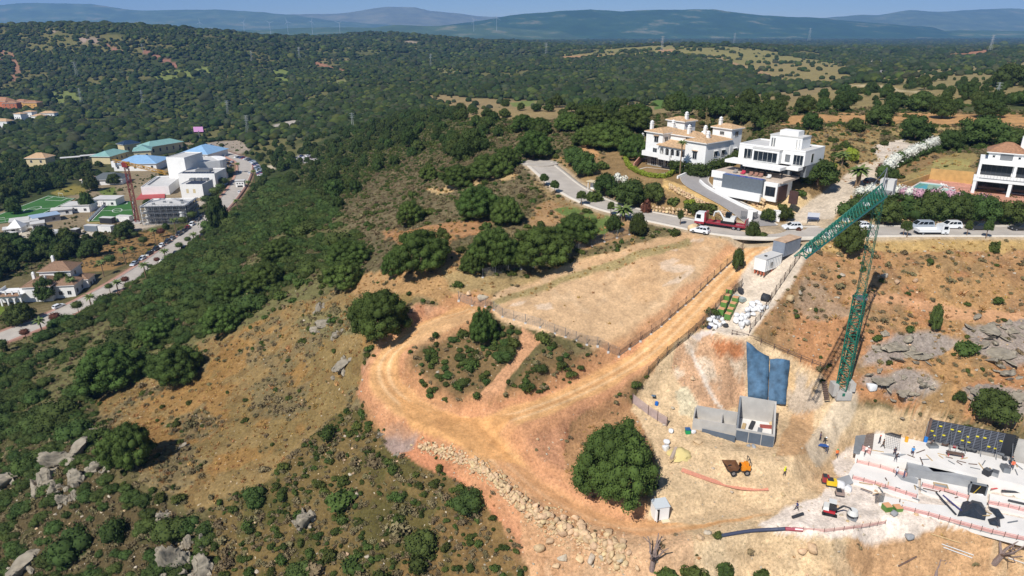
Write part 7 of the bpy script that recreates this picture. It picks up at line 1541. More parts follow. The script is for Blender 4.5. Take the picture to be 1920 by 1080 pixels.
pl = smooth_line([G(1372,628,.4), G(1420,640,.4), G(1470,662,.4), G(1520,682,.4), G(1548,692,.4)], 2); t = empty('railing', pl[0], 0, 'rusty railing along the top edge of the excavation', 'railing'); b = MB()
for z in (0, .5): b.tube([p-pl[0]+Vector((0,0,z)) for p in pl], .05, 4)
b.build('rail', [M_RB], t); b = MB(); [b.box(p.x-pl[0].x-.05,p.y-pl[0].y-.05,p.z-pl[0].z-.8,p.x-pl[0].x+.05,p.y-pl[0].y+.05,p.z-pl[0].z+.6) for p in pl[::2]]; b.build('post', [M_RB], t)
# blue tarpaulins on the cut face
def tarp(cols, label, seed):
    """cols: list of columns of photo points from the top edge to the bottom edge, draped on the ground"""
    n = 9; V = []; rng = np.random.default_rng(seed)
    for (a, c) in cols:
        for k in range(n): t = k/(n-1); p = G(a[0]+(c[0]-a[0])*t, a[1]+(c[1]-a[1])*t); V.append(p+Vector((0,-.45-rng.uniform(0, .4), .25+rng.uniform(0, .3))))
    F = [(i*n+k, i*n+k+1, (i+1)*n+k+1, (i+1)*n+k) for i in range(len(cols)-1) for k in range(n-1)]; o = V[0].copy(); b = MB(); b.add([v-o for v in V], F); ob = b.build('tarpaulin', [mat('blue_tarp', (70,100,126), .7, var=.45, scale=.7, bump=1, bscale=1.6)], None, o, smooth=True); md = ob.modifiers.new('t', 'SOLIDIFY'); md.thickness = .03; return tag(ob, label, 'tarpaulin')
tarp([((1397,642),(1400,755)),((1407,646),(1410,750)),((1418,658),(1420,750)),((1430,664),(1430,752)),((1439,668),(1436,754))], 'left blue tarpaulin with a corner flap covering the cut slope', 1); tarp([((1441,674),(1437.5,754)),((1455,672),(1450,756)),((1466,674),(1460,758)),((1478,678),(1470,760))], 'right blue tarpaulin covering the cut slope', 2)
# concrete basement box in the pit
A = PH(1378, 823, 34.6); B_ = PH(1450, 836, 34.6); d = B_-A; a_ = math.atan2(d.y, d.x); L = math.hypot(d.x, d.y); o = empty('concrete_basement', A, a_, 'open concrete basement box under the blue tarpaulins', 'basement'); D_ = 7.4
b = MB(); b.box(0,0,-1,L,.3,2.0); b.build('front_wall', [M_CONC], o); b = MB(); b.box(0,D_-.3,-1,L,D_,4.4); b.build('back_wall', [M_CONC], o)
for x, nm in ((0, 0), (L-.3, 1)):
    b = MB(); b.add([(x,.3,-1),(x+.3,.3,-1),(x+.3,D_-.3,-1),(x,D_-.3,-1),(x,.3,2.0),(x+.3,.3,2.0),(x+.3,D_-.3,4.3),(x,D_-.3,4.3)], [(0,3,2,1),(4,5,6,7),(0,1,5,4),(1,2,6,5),(2,3,7,6),(3,0,4,7)]); b.build('side_wall', [M_CONCD if nm == 0 else M_CONC], o)
MB().box(.3,.3,-.5,L-.3,D_-.3,.1).build('floor', [M_SLAB], o); M_SLT = mat('bitumen_panel', (88, 98, 110), .7, var=.1)
for i in range(3): MB().box(i*L/3+.06,-.06,-.8,(i+1)*L/3-.06,0,1.75).build('bitumen_panel', [M_SLT], o)
b = MB(); b.box(-7,1.0,-1,-.0,1.25,1.9); b.box(-7.2,1.0,-1,-7,4.6,2.2); b.box(-7,4.4,-1,0,4.6,2.6); b.box(-2.6,1.25,-1,-2.4,4.4,1.9); b.build('low_wall', [M_CONC], o); MB().box(-7,1.25,-.6,0,4.4,-.1).build('low_floor', [M_SLAB], o)
b = MB(); b.add([(0,-.5,-.6),(0,-.9,-.6),(-5.5,.6,-.6),(-5.5,1.0,-.6),(0,-.5,.9),(0,-.9,.9),(-5.5,.6,.3),(-5.5,1.0,.3)], [(0,1,5,4),(1,2,6,5),(2,3,7,6),(4,5,6,7)]); b.build('footing', [M_SLT], o)
def in_o(x, y, z): return local_to(o, x, y, z)
for x, y, w_, l_, m_, lab, nm in [(2.6,5.0,.35,2.6,M_DARK,'dark formwork panel standing in the basement box','formwork_panel'),(3.9,3.6,.35,1.6,M_CONCD,'grey formwork panel lying in the basement box','formwork_panel'),(5.0,1.6,.45,2.4,M_WOOD,'stack of planks in the right corner of the basement box','plank_stack'),(1.2,3.6,.3,2.8,M_WOOD,'plank bundle along the left wall of the basement box','plank_stack'),(2.2,1.8,1.3,.8,M_DARK,'dark heap of sheeting on the basement floor','sheet_heap'),(5.2,5.4,1.3,.7,paint_((150,70,60)),'red crate in the basement box','crate')]:
    tag(MB().box(-w_,-l_/2,0,w_,l_/2,.35).build(nm, [m_], None, in_o(x, y, .1), (0, 0, a_+R(random.uniform(-14, 14)))), lab, 'building material')
for k, (x, y) in enumerate(((2.2,-1.0),(3.1,-1.1))):
    bm_ = [np_mesh('big_bag', *lump(970+k, 2), [M_SLABG])]; tag(link('big_bag', bm_[0], None, in_o(x, y, -.2), scale=(.55,.55,.6)), '%s of two bluish big bags in front of the basement box' % ('left', 'right')[k], 'bag')
# ---- green self-erecting crane
p = G(1578, 733); CB = Vector((p.x, p.y, p.z)); TOPZ = PH(1630, 362, 0).z; u_, r_ = ray(1632, 366); ztop = CZ-r_*CB.y
o = empty('tower_crane', CB, 0, 'tall green self-erecting crane with its jib reaching over the street', 'crane'); M_CG = mat('crane_green', (22, 104, 84), .45, spec=.5); M_CGL2 = mat('crane_green_light', (58, 132, 66), .45); H_ = ztop-CB.z
tip = PH(1500, 482, ztop-1.0)-CB; jd = Vector((tip.x, tip.y, 0)).normalized()
b = MB(); lattice(b, (0,0,.6), (0,0,H_*.52), 1.7, 15, .11, jd); b.build('lower_mast', [M_CG], o); b = MB(); lattice(b, (0,0,H_*.50), (0,0,H_), 1.15, 12, .055, jd); b.build('upper_mast', [M_CG], o); b = MB(); b.box(-.9,-.9,H_*.5,.9,.9,H_*.5+.3); b.build('mast_collar', [M_METAL], o)
sd = Vector((-jd.y, jd.x, 0)); b = MB(); n = 26
def jp(t, k):
    c = Vector((0,0,H_))+(tip-Vector((0,0,H_)))*t; w = 1.0-.35*t; hh = (1.9-.7*t) if t > .02 else 1.9
    return c+sd*(w if k == 0 else -w)+Vector((0,0,0)) if k < 2 else c+Vector((0,0,hh if t < .97 else .6))
for k in range(3): b.bar(jp(0,k), jp(1,k), .16 if k < 2 else .14)
for i in range(n):
    t0, t1 = i/n, (i+1)/n
    b.bar(jp(t0,0), jp(t1,1) if i % 2 else jp(t0,1), .07); b.bar(jp(t0,1), jp(t1,0), .07)
    for k in (0, 1): b.bar(jp(t0,k), jp((t0+t1)/2,2), .09); b.bar(jp((t0+t1)/2,2), jp(t1,k), .09)
b.build('jib', [M_CG], o); b = MB()
for k in (0, 1): b.bar(jp(0,k)-Vector((0,0,.14)), jp(1,k)-Vector((0,0,.14)), .12)
b.build('jib_walkway', [mat('galvanised', (178,184,186), .5)], o)
b = MB(); rr = -jd*4.2; b.bar(sd*.7+Vector((0,0,H_)), sd*.7+rr+Vector((0,0,H_)), .25); b.bar(-sd*.7+Vector((0,0,H_)), -sd*.7+rr+Vector((0,0,H_)), .25); M4 = Matrix.Translation(Vector((0,0,H_+.2))+rr*.6) @ Matrix.Rotation(math.atan2(jd.y, jd.x), 4, 'Z'); b.box(-1.6,-1,-.15,1.6,1,.05, 0, M4); b.bar(Vector((0,0,H_)), jd*-1.2+Vector((0,0,H_+4.2)), .16); b.bar(jd*-1.2+Vector((0,0,H_+4.2)), rr+Vector((0,0,H_)), .1); b.bar(jd*-1.2+Vector((0,0,H_+4.2)), jp(.35,2), .06); b.build('counter_jib', [M_METAL], o)
for k in (-.55, .55): M4 = Matrix.Translation(Vector((0,0,H_+.9))+rr*1.0+sd*k) @ Matrix.Rotation(math.atan2(jd.y, jd.x), 4, 'Z'); MB().box(-.9,-.5,-1.3,.9,.5,1.0, 0, M4).build('counterweight', [M_WHITE2], o)
for t, lab in ((.22,0),(.5,0),(.72,0),(.93,0)): c = (jp(t,0)+jp(t,1))/2; MB().box(c.x-.35,c.y-.35,c.z+.1,c.x+.35,c.y+.35,c.z+.5).build('floodlight', [M_WHITE], o)
c = (jp(.84,0)+jp(.84,1))/2; MB().box(c.x-.5,c.y-.4,c.z-.6,c.x+.5,c.y+.4,c.z-.2).build('trolley', [M_METAL], o); b = MB(); 
b = MB(); b.box(-1.3,-1.3,-1.2,1.3,1.3,.3); b.box(.9,-.9,.3,1.9,.9,1.9); b.box(-1.9,-.9,-.6,-1.0,.9,1.6); b.build('ballast_block', [M_CONC], o); MB().box(-.45,-1.36,-.3,.0,-1.3,.25).build('green_plate', [M_CG], o)
b = MB(); 
for k in range(9): z0 = k*.28; b.box(-3.2,-1+k*.25,-1.2+z0,-2.3,-.75+k*.25,-1.05+z0)
b.build('step', [M_RB], o); nogo(CB.x, CB.y, 3)
# ---- white hut
p = G(1236, 968); o = empty('site_hut', p, R(12), 'small white site hut with a half-open door beside the huge pine', 'hut'); 
b = MB(); b.box(-1.15,-.9,0,1.15,.9,2.35); b.build('wall', [M_WHITE], o); b = MB(); b.add([(-1.25,-1.0,2.35),(1.25,-1.0,2.35),(1.25,1.0,2.6),(-1.25,1.0,2.6),(-1.25,-1.0,2.45),(1.25,-1.0,2.45),(1.25,1.0,2.7),(-1.25,1.0,2.7)], [(0,3,2,1),(4,5,6,7),(0,1,5,4),(1,2,6,5),(2,3,7,6),(3,0,4,7)]); b.build('roof', [mat('pale_metal', (196,202,206), .5)], o); MB().box(-.95,-.93,.1,-.45,-.9,2.1).build('door_opening', [M_BLACK], o); MB().box(-1.0,-1.35,.1,-.95,-.9,2.1).build('door', [M_WHITE], o); MB().box(-.1,-1.6,-.1,1.2,-.95,.06).build('doorstep', [mat('cream_board', (226,204,170), .9)], o); nogo(p.x, p.y, 2.5)
# ---- small orange dumper and mini digger
M_OR = mat('machine_orange', (226, 140, 34), .45); M_DMP = mat('skip_brown', (112, 78, 52), .7, var=.2)
p = G(1381, 886); o = empty('dumper', p, R(182), 'small orange site dumper with a raised rust-coloured skip', 'dumper'); b = MB(); b.box(-1.9,-.35,.55,1.2,.35,.8); b.build('chassis', [M_DARK], o); b = MB(); b.box(-1.9,-.75,.8,-.5,.75,1.45); b.box(-1.9,-.75,1.45,-1.3,.75,1.65); b.build('engine_cover', [M_OR], o)
b = MB(); V = [(.2,-.9,1.0),(.2,.9,1.0),(1.3,.8,.7),(1.3,-.8,.7),(.0,-1,1.7),(.0,1,1.7),(2.3,1.05,1.75),(2.3,-1.05,1.75)]; b.add(V, [(0,1,2,3),(0,4,5,1),(0,3,7,4),(1,5,6,2),(3,2,6,7)]); b.build('skip', [M_DMP], o)
b = MB(); b.box(-.5,-.3,.8,0,.3,1.2); b.box(-.55,-.3,1.2,-.4,.3,1.75); b.build('seat', [M_BLACK], o); b = MB(); b.bar((-1.7,-.6,1.45), (-1.7,-.6,2.8), .09); b.bar((-1.7,.6,1.45), (-1.7,.6,2.8), .09); b.bar((-1.7,-.6,2.8), (-1.7,.6,2.8), .09); b.build('roll_bar', [M_DARK], o)
for x in (-1.35, .85):
    for s in (-1, 1): link('wheel', WHB, o, (x, s*.8, .48))
p = G(1555, 963); o = empty('mini_digger', p, R(-25), 'white and red mini digger with its arm lowered to the right', 'digger'); b = MB()
for s in (-1, 1): b.cyl((-.8,s*.65-.17,.28), (-.8,s*.65+.17,.28), .28, .28, 10); b.cyl((.8,s*.65-.17,.28), (.8,s*.65+.17,.28), .28, .28, 10); b.box(-.8,s*.65-.17,0,.8,s*.65+.17,.56)
b.build('track', [M_TYRE], o); b = MB(); b.box(-.9,-.75,.6,.7,.75,.95); b.build('red_base', [paint_((176,36,48))], o); b = MB(); b.prism([(-1.05,-.75),(-.2,-.75),(-.2,.75),(-1.05,.75)], .95, 1.5, 0, [(-.95,-.65),(-.25,-.65),(-.25,.65),(-.95,.65)]); b.build('engine_cover', [M_CW], o)
b = MB(); b.box(-.3,-.5,.95,.65,.5,1.2); b.box(-.25,-.45,1.2,.6,.45,2.3); b.build('cab_glass', [M_CGL], o); MB().box(-.35,-.55,2.3,.7,.55,2.4).build('cab_roof', [M_CW], o); b = MB(); b.tube([(.75,0,.9),(1.7,0,2.0),(2.6,0,1.9)], [.16,.16,.13], 4); b.build('boom', [M_DARK], o); b = MB(); b.tube([(2.6,0,1.9),(3.3,0,.7)], .11, 4); b.build('stick', [M_DARK], o); b = MB(); b.prism([(3.0,-.45),(3.7,-.45),(3.7,.45),(3.0,.45)], .05, .6); b.build('bucket', [M_CONCD], o)
# ---- tanks, generators, mixers, bags, pallets
p = G(1597, 972); o = empty('water_tank', p, R(20), 'white tank with a dark band beside the mini digger bucket', 'tank'); MB().cyl((0,0,.1), (0,0,.5), .75, .8, 14).build('base', [M_SLABG], o); MB().cyl((0,0,.5), (0,0,.85), .82, .82, 14).build('band', [M_DARK], o); MB().cyl((0,0,.85), (0,0,1.6), .8, .6, 14).build('tank', [M_CW], o)
def machine(px, py, c, lab, w=.7, h=.9, nm='generator'):
    o = empty(nm, G(px, py), R(-15), lab, 'machine'); MB().box(-w,-.5,.25,w,.5,h).build('housing', [paint_(c)], o); MB().box(-w*.9,-.45,h,w*.3,.45,h+.15).build('top_cover', [M_DARK], o); MB().box(-w-.05,-.55,0,w+.05,.55,.25).build('skid', [M_DARK], o)
machine(1558, 910, (226,190,40), 'yellow compactor machine at the sandy corner of the yard', .75, 1.1, 'compactor'); machine(1547, 904, (148,44,50), 'dark red machine left of the yellow one', .5, 1.2); machine(1574, 928, (150,132,124), 'small mud-stained cement mixer in the yard', .6, .8, 'mixer')
def bag(px, py, s, lab, m_=None, grp=None, dz=0, p=None, mesh=None):
    p = p or G(px, py); me = mesh or BAGS[random.randrange(3)]; o = link('big_bag', me, None, (p.x, p.y, p.z+s*.62+dz), (0, 0, random.uniform(0, 6)), (s, s*random.uniform(.85, 1.1), s*random.uniform(.75, 1)))
    if m_: o.material_slots[0].link = 'OBJECT'; o.material_slots[0].material = m_
    return tag(o, lab, 'bag', grp)
M_BAG = mat('white_bag', (222, 222, 222), .8, var=.08, scale=2); BAGS = []
for k in range(3):
    V, F = lump(980+k, 2); q = np.sign(V)*np.abs(V)**.55; BAGS.append(np_mesh('big_bag', q, F, [M_BAG]))
bag(1576, 915, .85, 'white big bag with a dark mark beside the yellow machine'); bag(1590, 920, .7, 'white and red bag pile at the pink net'); bag(1250, 833, .6, 'white bag under the right side of the huge pine, upper'); bag(1247, 843, .65, 'white bag under the right side of the huge pine, lower'); bag(1258, 812, .5, 'white bag above the sand heap'); bag(1300, 812, .5, 'pale bag right of the green bin'); bag(1632, 730, .9, 'white bag right of the crane base'); bag(1750, 850, .9, 'white bag on the upper slab near the formwork'); bag(1834, 932, .7, 'round white bag on the small doorway slab'); bag(1675, 966, .6, 'grey bag in front of the green pallets', M_SLABG); bag(1705, 1010, .7, 'pale sack on the sandy slope', M_SLABG)
GB = 'white big bags stacked at the end of the stony site road'; lab = 'white bulk bag in the large heap at the end of the site road'
for k in range(34):
    t, s = RNG.uniform(0, 1), RNG.uniform(-.5, .5); px = 1384+46*t+s*16; py = 612-42*t+s*16; bag(px, py, RNG.uniform(.45, .65), lab, None, GB, 0.7 if k % 4 == 0 else 0)
GB2 = 'white big bags beside the green wrapped pallets'; 
for px, py in ((1332,612),(1340,606),(1348,612),(1352,602),(1336,598),(1344,596),(1330,604),(1356,608),(1340,616)): bag(px, py, .6, 'white bulk bag in the small heap left of the green pallets', None, GB2)
for px, py, s, c, l_ in ((1361,614,.5,M_DARK,'dark tub right of the small bag heap'),(1330,616,.5,mat('navy_bag',(52,62,100),.7),'navy blue sack at the small bag heap'),(1434,563,1.0,M_DARK,'dark covered heap beside the site road'),(1388,548,.7,M_DARK,'dark drum below the container'),(1420,570,.5,None,'single white bag between the dark heap and the bags')): bag(px, py, s, l_, c)
def pallet(px, py, lab, grp, h=1.0, rz=0, top=(214,160,118), wrap=(92,132,64), p=None):
    p = p or G(px, py); o = empty('brick_pallet', p, rz, lab, 'pallet', grp); b = MB()
    for y in (-.45, 0, .45): b.box(-.55,y-.08,0,.55,y+.08,.14)
    b.build('pallet_base', [M_WOOD], o); b = MB(); b.box(-.56,-.56,.14,.56,.56,h-.12); b.build('wrapping', [mat('wrap_%d' % wrap[0], wrap, .5, var=.1)], o); me = MB().box(-.52,-.13,h-.12,.52,.13,h).mesh('brick_row', [mat('brick_%d' % top[0], top, .9, var=.1)])
    for k in range(4): link('brick_row', me, o, (0, -.39+k*.26, 0))
GP = 'green wrapped brick pallets at the site road'
A = G(1352, 590); ux = Vector((.55, .83, 0)); uy = Vector((.83, -.55, 0)); k = 0
for i in range(4):
    for j in range(2):
        q = A+ux*(i*1.35)+uy*(j*1.35); q.z = z1(q.x, q.y)+.02; pallet(0, 0, 'green wrapped pallet of orange bricks, %s row from the front, %s side' % (('first','second','third','fourth')[i], ('left','right')[j]), GP, 1.35, math.atan2(ux.y, ux.x), p=q)
pallet(1662, 957, 'green pallet with a blue strap by the red net', None, 1.1, R(10)); pallet(1682, 957, 'green and orange pallet right of the blue-strapped one', None, .8, R(5))
for px, py, l_ in ((1380,562,'pale blue-grey wrapped pallet behind the green pallets'),(1391,566,'grey wrapped slab stack right of the green pallets')): pallet(px, py, l_, None, .9, R(30), (176,182,180), (150,164,160))
b = empty('waste_bin', G(1289, 812), 0, 'small green bin near the sand heap', 'bin'); MB().prism([(-.4,-.4),(.4,-.4),(.4,.4),(-.4,.4)], 0, .8).build('body', [mat('bin_green', (30,150,90), .5)], b); MB().box(-.45,-.45,.8,.45,.45,.9).build('lid', [mat('bin_lid', (40,90,140), .5)], b)
# sand heap and blue board
rng = np.random.default_rng(5); V = []; n = 20
for j in range(7):
    for i in range(n): a = 6.283*i/n; r = 2.1*(1-j/6.5)*(1+.12*rng.normal()); V.append((r*math.cos(a), r*math.sin(a), 1.35*(j/6.5)**.8-.3))
F = [(j*n+i, j*n+(i+1) % n, (j+1)*n+(i+1) % n, (j+1)*n+i) for j in range(6) for i in range(n)]+[tuple(6*n+i for i in range(n))]; b = MB(); b.add(V, F); tag(b.build('sand_heap', [mat('yellow_sand', (206,188,128), .95, var=.1)], None, G(1276,850), smooth=True), 'cone of yellow sand behind the orange dumper', 'heap')
p = G(1226, 744); tag(MB().box(-.35,-1.2,0,.35,1.2,.08).build('board', [mat('blue_board', (92,124,150), .6)], None, p+Vector((0,0,.3)), (R(-20), 0, R(-20))), 'blue-grey board lying in the scrub by the fence', 'board'); p = G(1231, 759); tag(MB().cyl((0,0,0), (0,0,.6), .35, .3, 10).build('bucket', [mat('bright_blue', (30,104,190), .5)], None, p), 'bright blue bucket below the blue-grey board', 'bucket')
tag(MB().cyl((0,0,0), (0,0,.9), .3, .3, 10).build('drum', [mat('bright_blue2', (40,120,200), .5)], None, PH(1735, 828, ZU)), 'blue drum at the left end of the formwork wall', 'drum'); tag(MB().cyl((0,0,0), (0,0,.9), .28, .28, 10).build('drum', [mat('orange_y', (226,160,40), .5)], None, PH(1699, 828, ZU)), 'yellow drum right of the mesh panel', 'drum')
# clutter on the upper slab
for k, (px, py, w_, d_, h_, c, lab) in enumerate([(1748,838,.8,.5,.5,M_CONCD,'grey heap of fittings on the upper slab'),(1772,834,.5,.3,.3,M_RB,'rusty bundle on the upper slab near the formwork'),(1790,838,.25,.2,.3,paint_((190,60,60)),'small red can on the upper slab'),(1803,842,.6,.4,.35,M_DARK,'dark tool box on the upper slab, left'),(1814,844,.5,.4,.35,M_DARK,'dark tool box on the upper slab, middle'),(1824,846,.5,.35,.3,M_DARK,'dark tool box on the upper slab, right'),(1875,851,.6,.3,.3,M_CONCD,'grey coil on the upper slab at the right'),(1883,862,.3,.3,.5,M_DARK,'dark canister near the orange worker'),(1838,866,.45,.4,.35,M_OR,'orange crate on the upper slab'),(1850,890,.5,.5,1.0,M_DARK,'dark blue cabinet by the white boxes'),(1865,890,.7,.5,.6,M_SLABG,'pale box pile at the doorway'),(1884,882,.8,.5,.8,M_CONCD,'grey machine at the right end of the upper slab'),(1665,868,.5,.4,.6,M_CONCD,'grey mixer tub on the left slab'),(1687,866,.45,.45,.5,M_DARK,'dark bucket on the left slab')]):
    q = PH(px, py, ZL if py in (868, 866) else ZU); o = empty('site_box', q, R(k*23), lab, 'site equipment'); MB().box(-w_,-d_,0,w_,d_,h_).build('body', [c], o); MB().box(-w_*.8,-d_*.8,h_,w_*.8,d_*.8,h_+.08).build('lid', [M_METAL], o)
q = PH(1790, 856, ZU); o = empty('workbench', q, R(-20), 'long steel workbench with red trestles on the upper slab', 'workbench'); MB().box(-1.3,-.4,.6,1.3,.4,.72).build('top', [M_RB], o)
for x in (-1, 1):
    for y in (-.3, .3): MB().box(x-.05,y-.05,0,x+.05,y+.05,.6).build('leg', [paint_((190,60,60))], o)
b = MB(); [b.bar((x,.35,.72), (x,.35,1.7), .05) for x in (-1, 0, 1)]; b.bar((-1,.35,1.7), (1,.35,1.7), .05); b.build('rack', [M_METAL], o)
q = PH(1764, 912, ZL+.05); o = empty('floor_opening', q, R(-20), 'framed rectangular floor opening in the middle slab', 'opening'); b = MB(); b.box(-1,-.6,0,1,-.5,.2); b.box(-1,.5,0,1,.6,.2); b.box(-1,-.5,0,-.9,.5,.2); b.box(.9,-.5,0,1,.5,.2); b.build('frame', [M_WOOD], o); MB().box(-.9,-.5,0,.9,.5,.03).build('cover', [M_SLABG], o)
G1_ = 'timber offcuts scattered on the concrete slabs'
for k in range(46):
    up_ = k % 2; px = RNG.uniform(1620, 1915) if up_ else RNG.uniform(1610, 1910); py = (826+(px-1620)*.16+RNG.uniform(0, 24)) if up_ else (890+(px-1610)*.2+RNG.uniform(-2, 34)); q = PH(px, py, ZU if up_ else ZL+.12); l_ = RNG.uniform(.3, 1.1)
    tag(MB().box(-l_,-.07,.01,l_,.07,.1).build('timber_offcut', [(M_WOOD, M_RB, M_CONCD)[k % 3]], None, q, (0, 0, RNG.uniform(0, 3.1))), 'short timber or steel offcut lying loose on the concrete slabs', 'offcut', G1_)
for p_, z, lab in [([(1676,886),(1700,888),(1722,898),(1720,908),(1690,900)], ZL+.02, 'damp grey patch of concrete beside the man in white'), ([(1606,848),(1640,852),(1700,864),(1698,872),(1640,862)], ZL+.25, 'grey damp strip at the foot of the upper slab'), ([(1560,900),(1592,890),(1600,905),(1575,915)], ZL+.02, 'grey gravel strip at the sandy corner')]: slab(p_, z, .12, lab, M_SLABG, 'damp_patch')
def cabin(px, py, w_, d_, h_, rz, m_, roofm, lab, legs=False):
    p = G(px, py); o = empty('container', p, rz, lab, 'container'); z0 = .45 if legs else .1; b = MB(); b.box(-w_/2,-d_/2,z0,w_/2,d_/2,h_)
    b.build('body', [m_], o); n = int(d_/.55); b = MB(); [b.box(w_/2,-d_/2+i*d_/n+.06,z0+.1,w_/2+.05,-d_/2+(i+.6)*d_/n,h_-.1) for i in range(n)]; b.build('ribs', [m_], o); MB().box(-w_/2-.05,-d_/2-.05,h_,w_/2+.08,d_/2+.05,h_+.1).build('roof', [roofm], o); nogo(p.x, p.y, 4)
    if legs:
        b = MB()
        for i in range(4):
            for j in range(3): b.box(-w_/2+.15+i*(w_-.5)/3,-d_/2+.1+j*(d_-.6)/2,-.4,-w_/2+.4+i*(w_-.5)/3,-d_/2+.5+j*(d_-.6)/2,z0)
        b.build('brick_support', [paint_((176,96,70))], o); win(o, w_/2+.06, -.8, 1.2, 1.0, 1.0, 90); MB().box(-.2,-1.4,h_+.1,.3,-1.0,h_+.3).build('roof_vent', [M_DARK], o)
    return o
A = G(1421, 521); B_ = G(1462, 484); ra = math.atan2((B_-A).y, (B_-A).x)-R(90); n_ = Vector((math.cos(ra+R(90)), math.sin(ra+R(90)), 0))
q = A+n_*3.0; project(q.x, q.y, q.z); pp = project(q.x, q.y, z1(q.x, q.y)); cabin(pp[0], pp[1], 2.5, 6, 3.0, ra, M_WHITE, M_WHITE2, 'white site container standing on brick supports beside the site road', True); q = A+n_*9.4; pp = project(q.x, q.y, z1(q.x, q.y)); cabin(pp[0], pp[1], 2.6, 6.2, 3.1, ra, mat('container_bluegrey', (126,134,146), .7, var=.1), mat('rusty_roof', (190,160,132), .9, var=.25), 'blue-grey container with a rusty roof behind the white one')
# ---- fences with posts
def fence(pts, step, label, h=1.9, wire=True, mw=None, name='fence'):
    P_ = resample([G(*p) for p in pts], step); o = P_[0]; t = empty(name, o, 0, label, 'fence'); me = MB().box(-.05,-.05,-.3,.05,.05,h).mesh('post', [M_METAL if mw is None else M_RB]); ft = MB().box(-.22,-.22,-.3,.22,.22,.1).mesh('foot', [M_WHITE2])
    for p in P_:
        p.z = z1(p.x, p.y); q = link('post', me, t, p-o); link('foot', ft, q)
    b = MB()
    for a, c in zip(P_[:-1], P_[1:]):
        for k in range(10): z = .05+h*.95*k/9; b.bar(a-o+Vector((0,0,z)), c-o+Vector((0,0,z)), .022)
        for k in range(8): q = a.lerp(c, k/8)-o; b.bar(q+Vector((0,0,.05)), q+Vector((0,0,h)), .018)
        if mw is not None: b.bar(a-o, c-o, .14)
    b.build('wire_mesh', [mw or M_METAL], t); return t
fence([(1392,470),(1374,490),(1300,560),(1240,612),(1160,668)], 2.5, 'wire fence with thin posts along the right edge of the plot', mw=mat('fence_rust', (110,96,84), .8)); fence([(1160,668),(1100,646),(1040,625),(985,606),(942,594)], 2.5, 'wire fence with white-footed posts along the lower edge of the plot'); fence([(942,594),(910,575),(860,563)], 2.5, 'short wire fence at the upper left corner of the plot'); fence([(905,520),(1000,500),(1085,470),(1180,440)], 3, 'thin wire fence between the pines and the plot')
def meshfence(pts, step, label, c):
    P_ = resample([G(*p) for p in pts], step); o = P_[0]; t = empty('fence', o, 0, label, 'fence'); me = MB().box(-.05,-.05,-.3,.05,.05,2.0).mesh('post', [M_RB]); b = MB(); rng = random.Random(3)
    for p in P_: link('post', me, t, p-o)
    for a, c_ in zip(P_[:-1], P_[1:]):
        for k in range(7): z = .1+k*.26; b.add([a-o+Vector((0,0,z)), c_-o+Vector((0,0,z)), c_-o+Vector((.05,.02,z+.17)), a-o+Vector((.05,.02,z+.17))], [(0,1,2,3)])
    b.build('netting', [mat('netting_%d' % c[0], c, .9, var=.2)], t)
meshfence([(1390,540),(1350,572),(1330,600),(1290,636),(1250,668)], 2.5, 'dark netted fence between the dirt track and the excavation', (84,84,66)); meshfence([(1250,668),(1215,705),(1195,735),(1185,755)], 2.5, 'dark green netted fence beside the red bank', (58,76,48)); meshfence([(1498,486),(1470,528),(1445,565),(1425,600),(1405,625)], 2.5, 'grey netted fence along the right side of the site road', (128,120,104)); meshfence([(1186,756),(1215,778),(1250,800)], 2.5, 'pinkish grey fence panel line below the scrub corner', (166,146,140))
# ---- rocks
RW = [(788,836,.8),(830,846,.9),(880,866,1.0),(920,893,1.1),(950,918,1.2),(985,950,1.4),(1030,975,1.6),(1080,1000,1.8),(1130,1024,1.8),(1175,1044,1.6)]
t = empty('rock_wall', G(980, 950), 0, 'long tumbled wall of sandy boulders holding up the dirt track', 'rock wall'); o = t.location.copy(); cnt_ = 0
for (x0, y0, s0), (x1, y1, s1) in zip(RW[:-1], RW[1:]):
    for k in range(31):
        f = RNG.uniform(); wd = 10+26*((x0-788)/390); px = x0+(x1-x0)*f+RNG.normal(0, 3); py = y0+(y1-y0)*f+RNG.normal(0, wd*.42); p = G(px, py); s = RNG.uniform(.34, .75)*(s0*.55+.35)
        link('rock', STONES[RNG.integers(5)], t, (p.x-o.x, p.y-o.y, p.z-o.z+s*.25), (RNG.uniform(0, 6), RNG.uniform(0, .6), RNG.uniform(0, 6)), (s*RNG.uniform(.8, 1.35), s, s*RNG.uniform(.6, .95))); cnt_ += 1
Q = []
for (x0, y0, s0), (x1, y1, s1) in zip(RW[:-1], RW[1:]):
    for k in range(150): f = RNG.uniform(); wd = 12+30*((x0-788)/390); p = G(x0+(x1-x0)*f+RNG.normal(0, 3), y0+(y1-y0)*f+RNG.normal(0, wd*.5)); Q.append(p)
Q = np.array([q[:] for q in Q]); s = RNG.uniform(.1, .36, len(Q)); scatter('rubble', Q, np.stack([s, s, s*.8], -1), STONES)
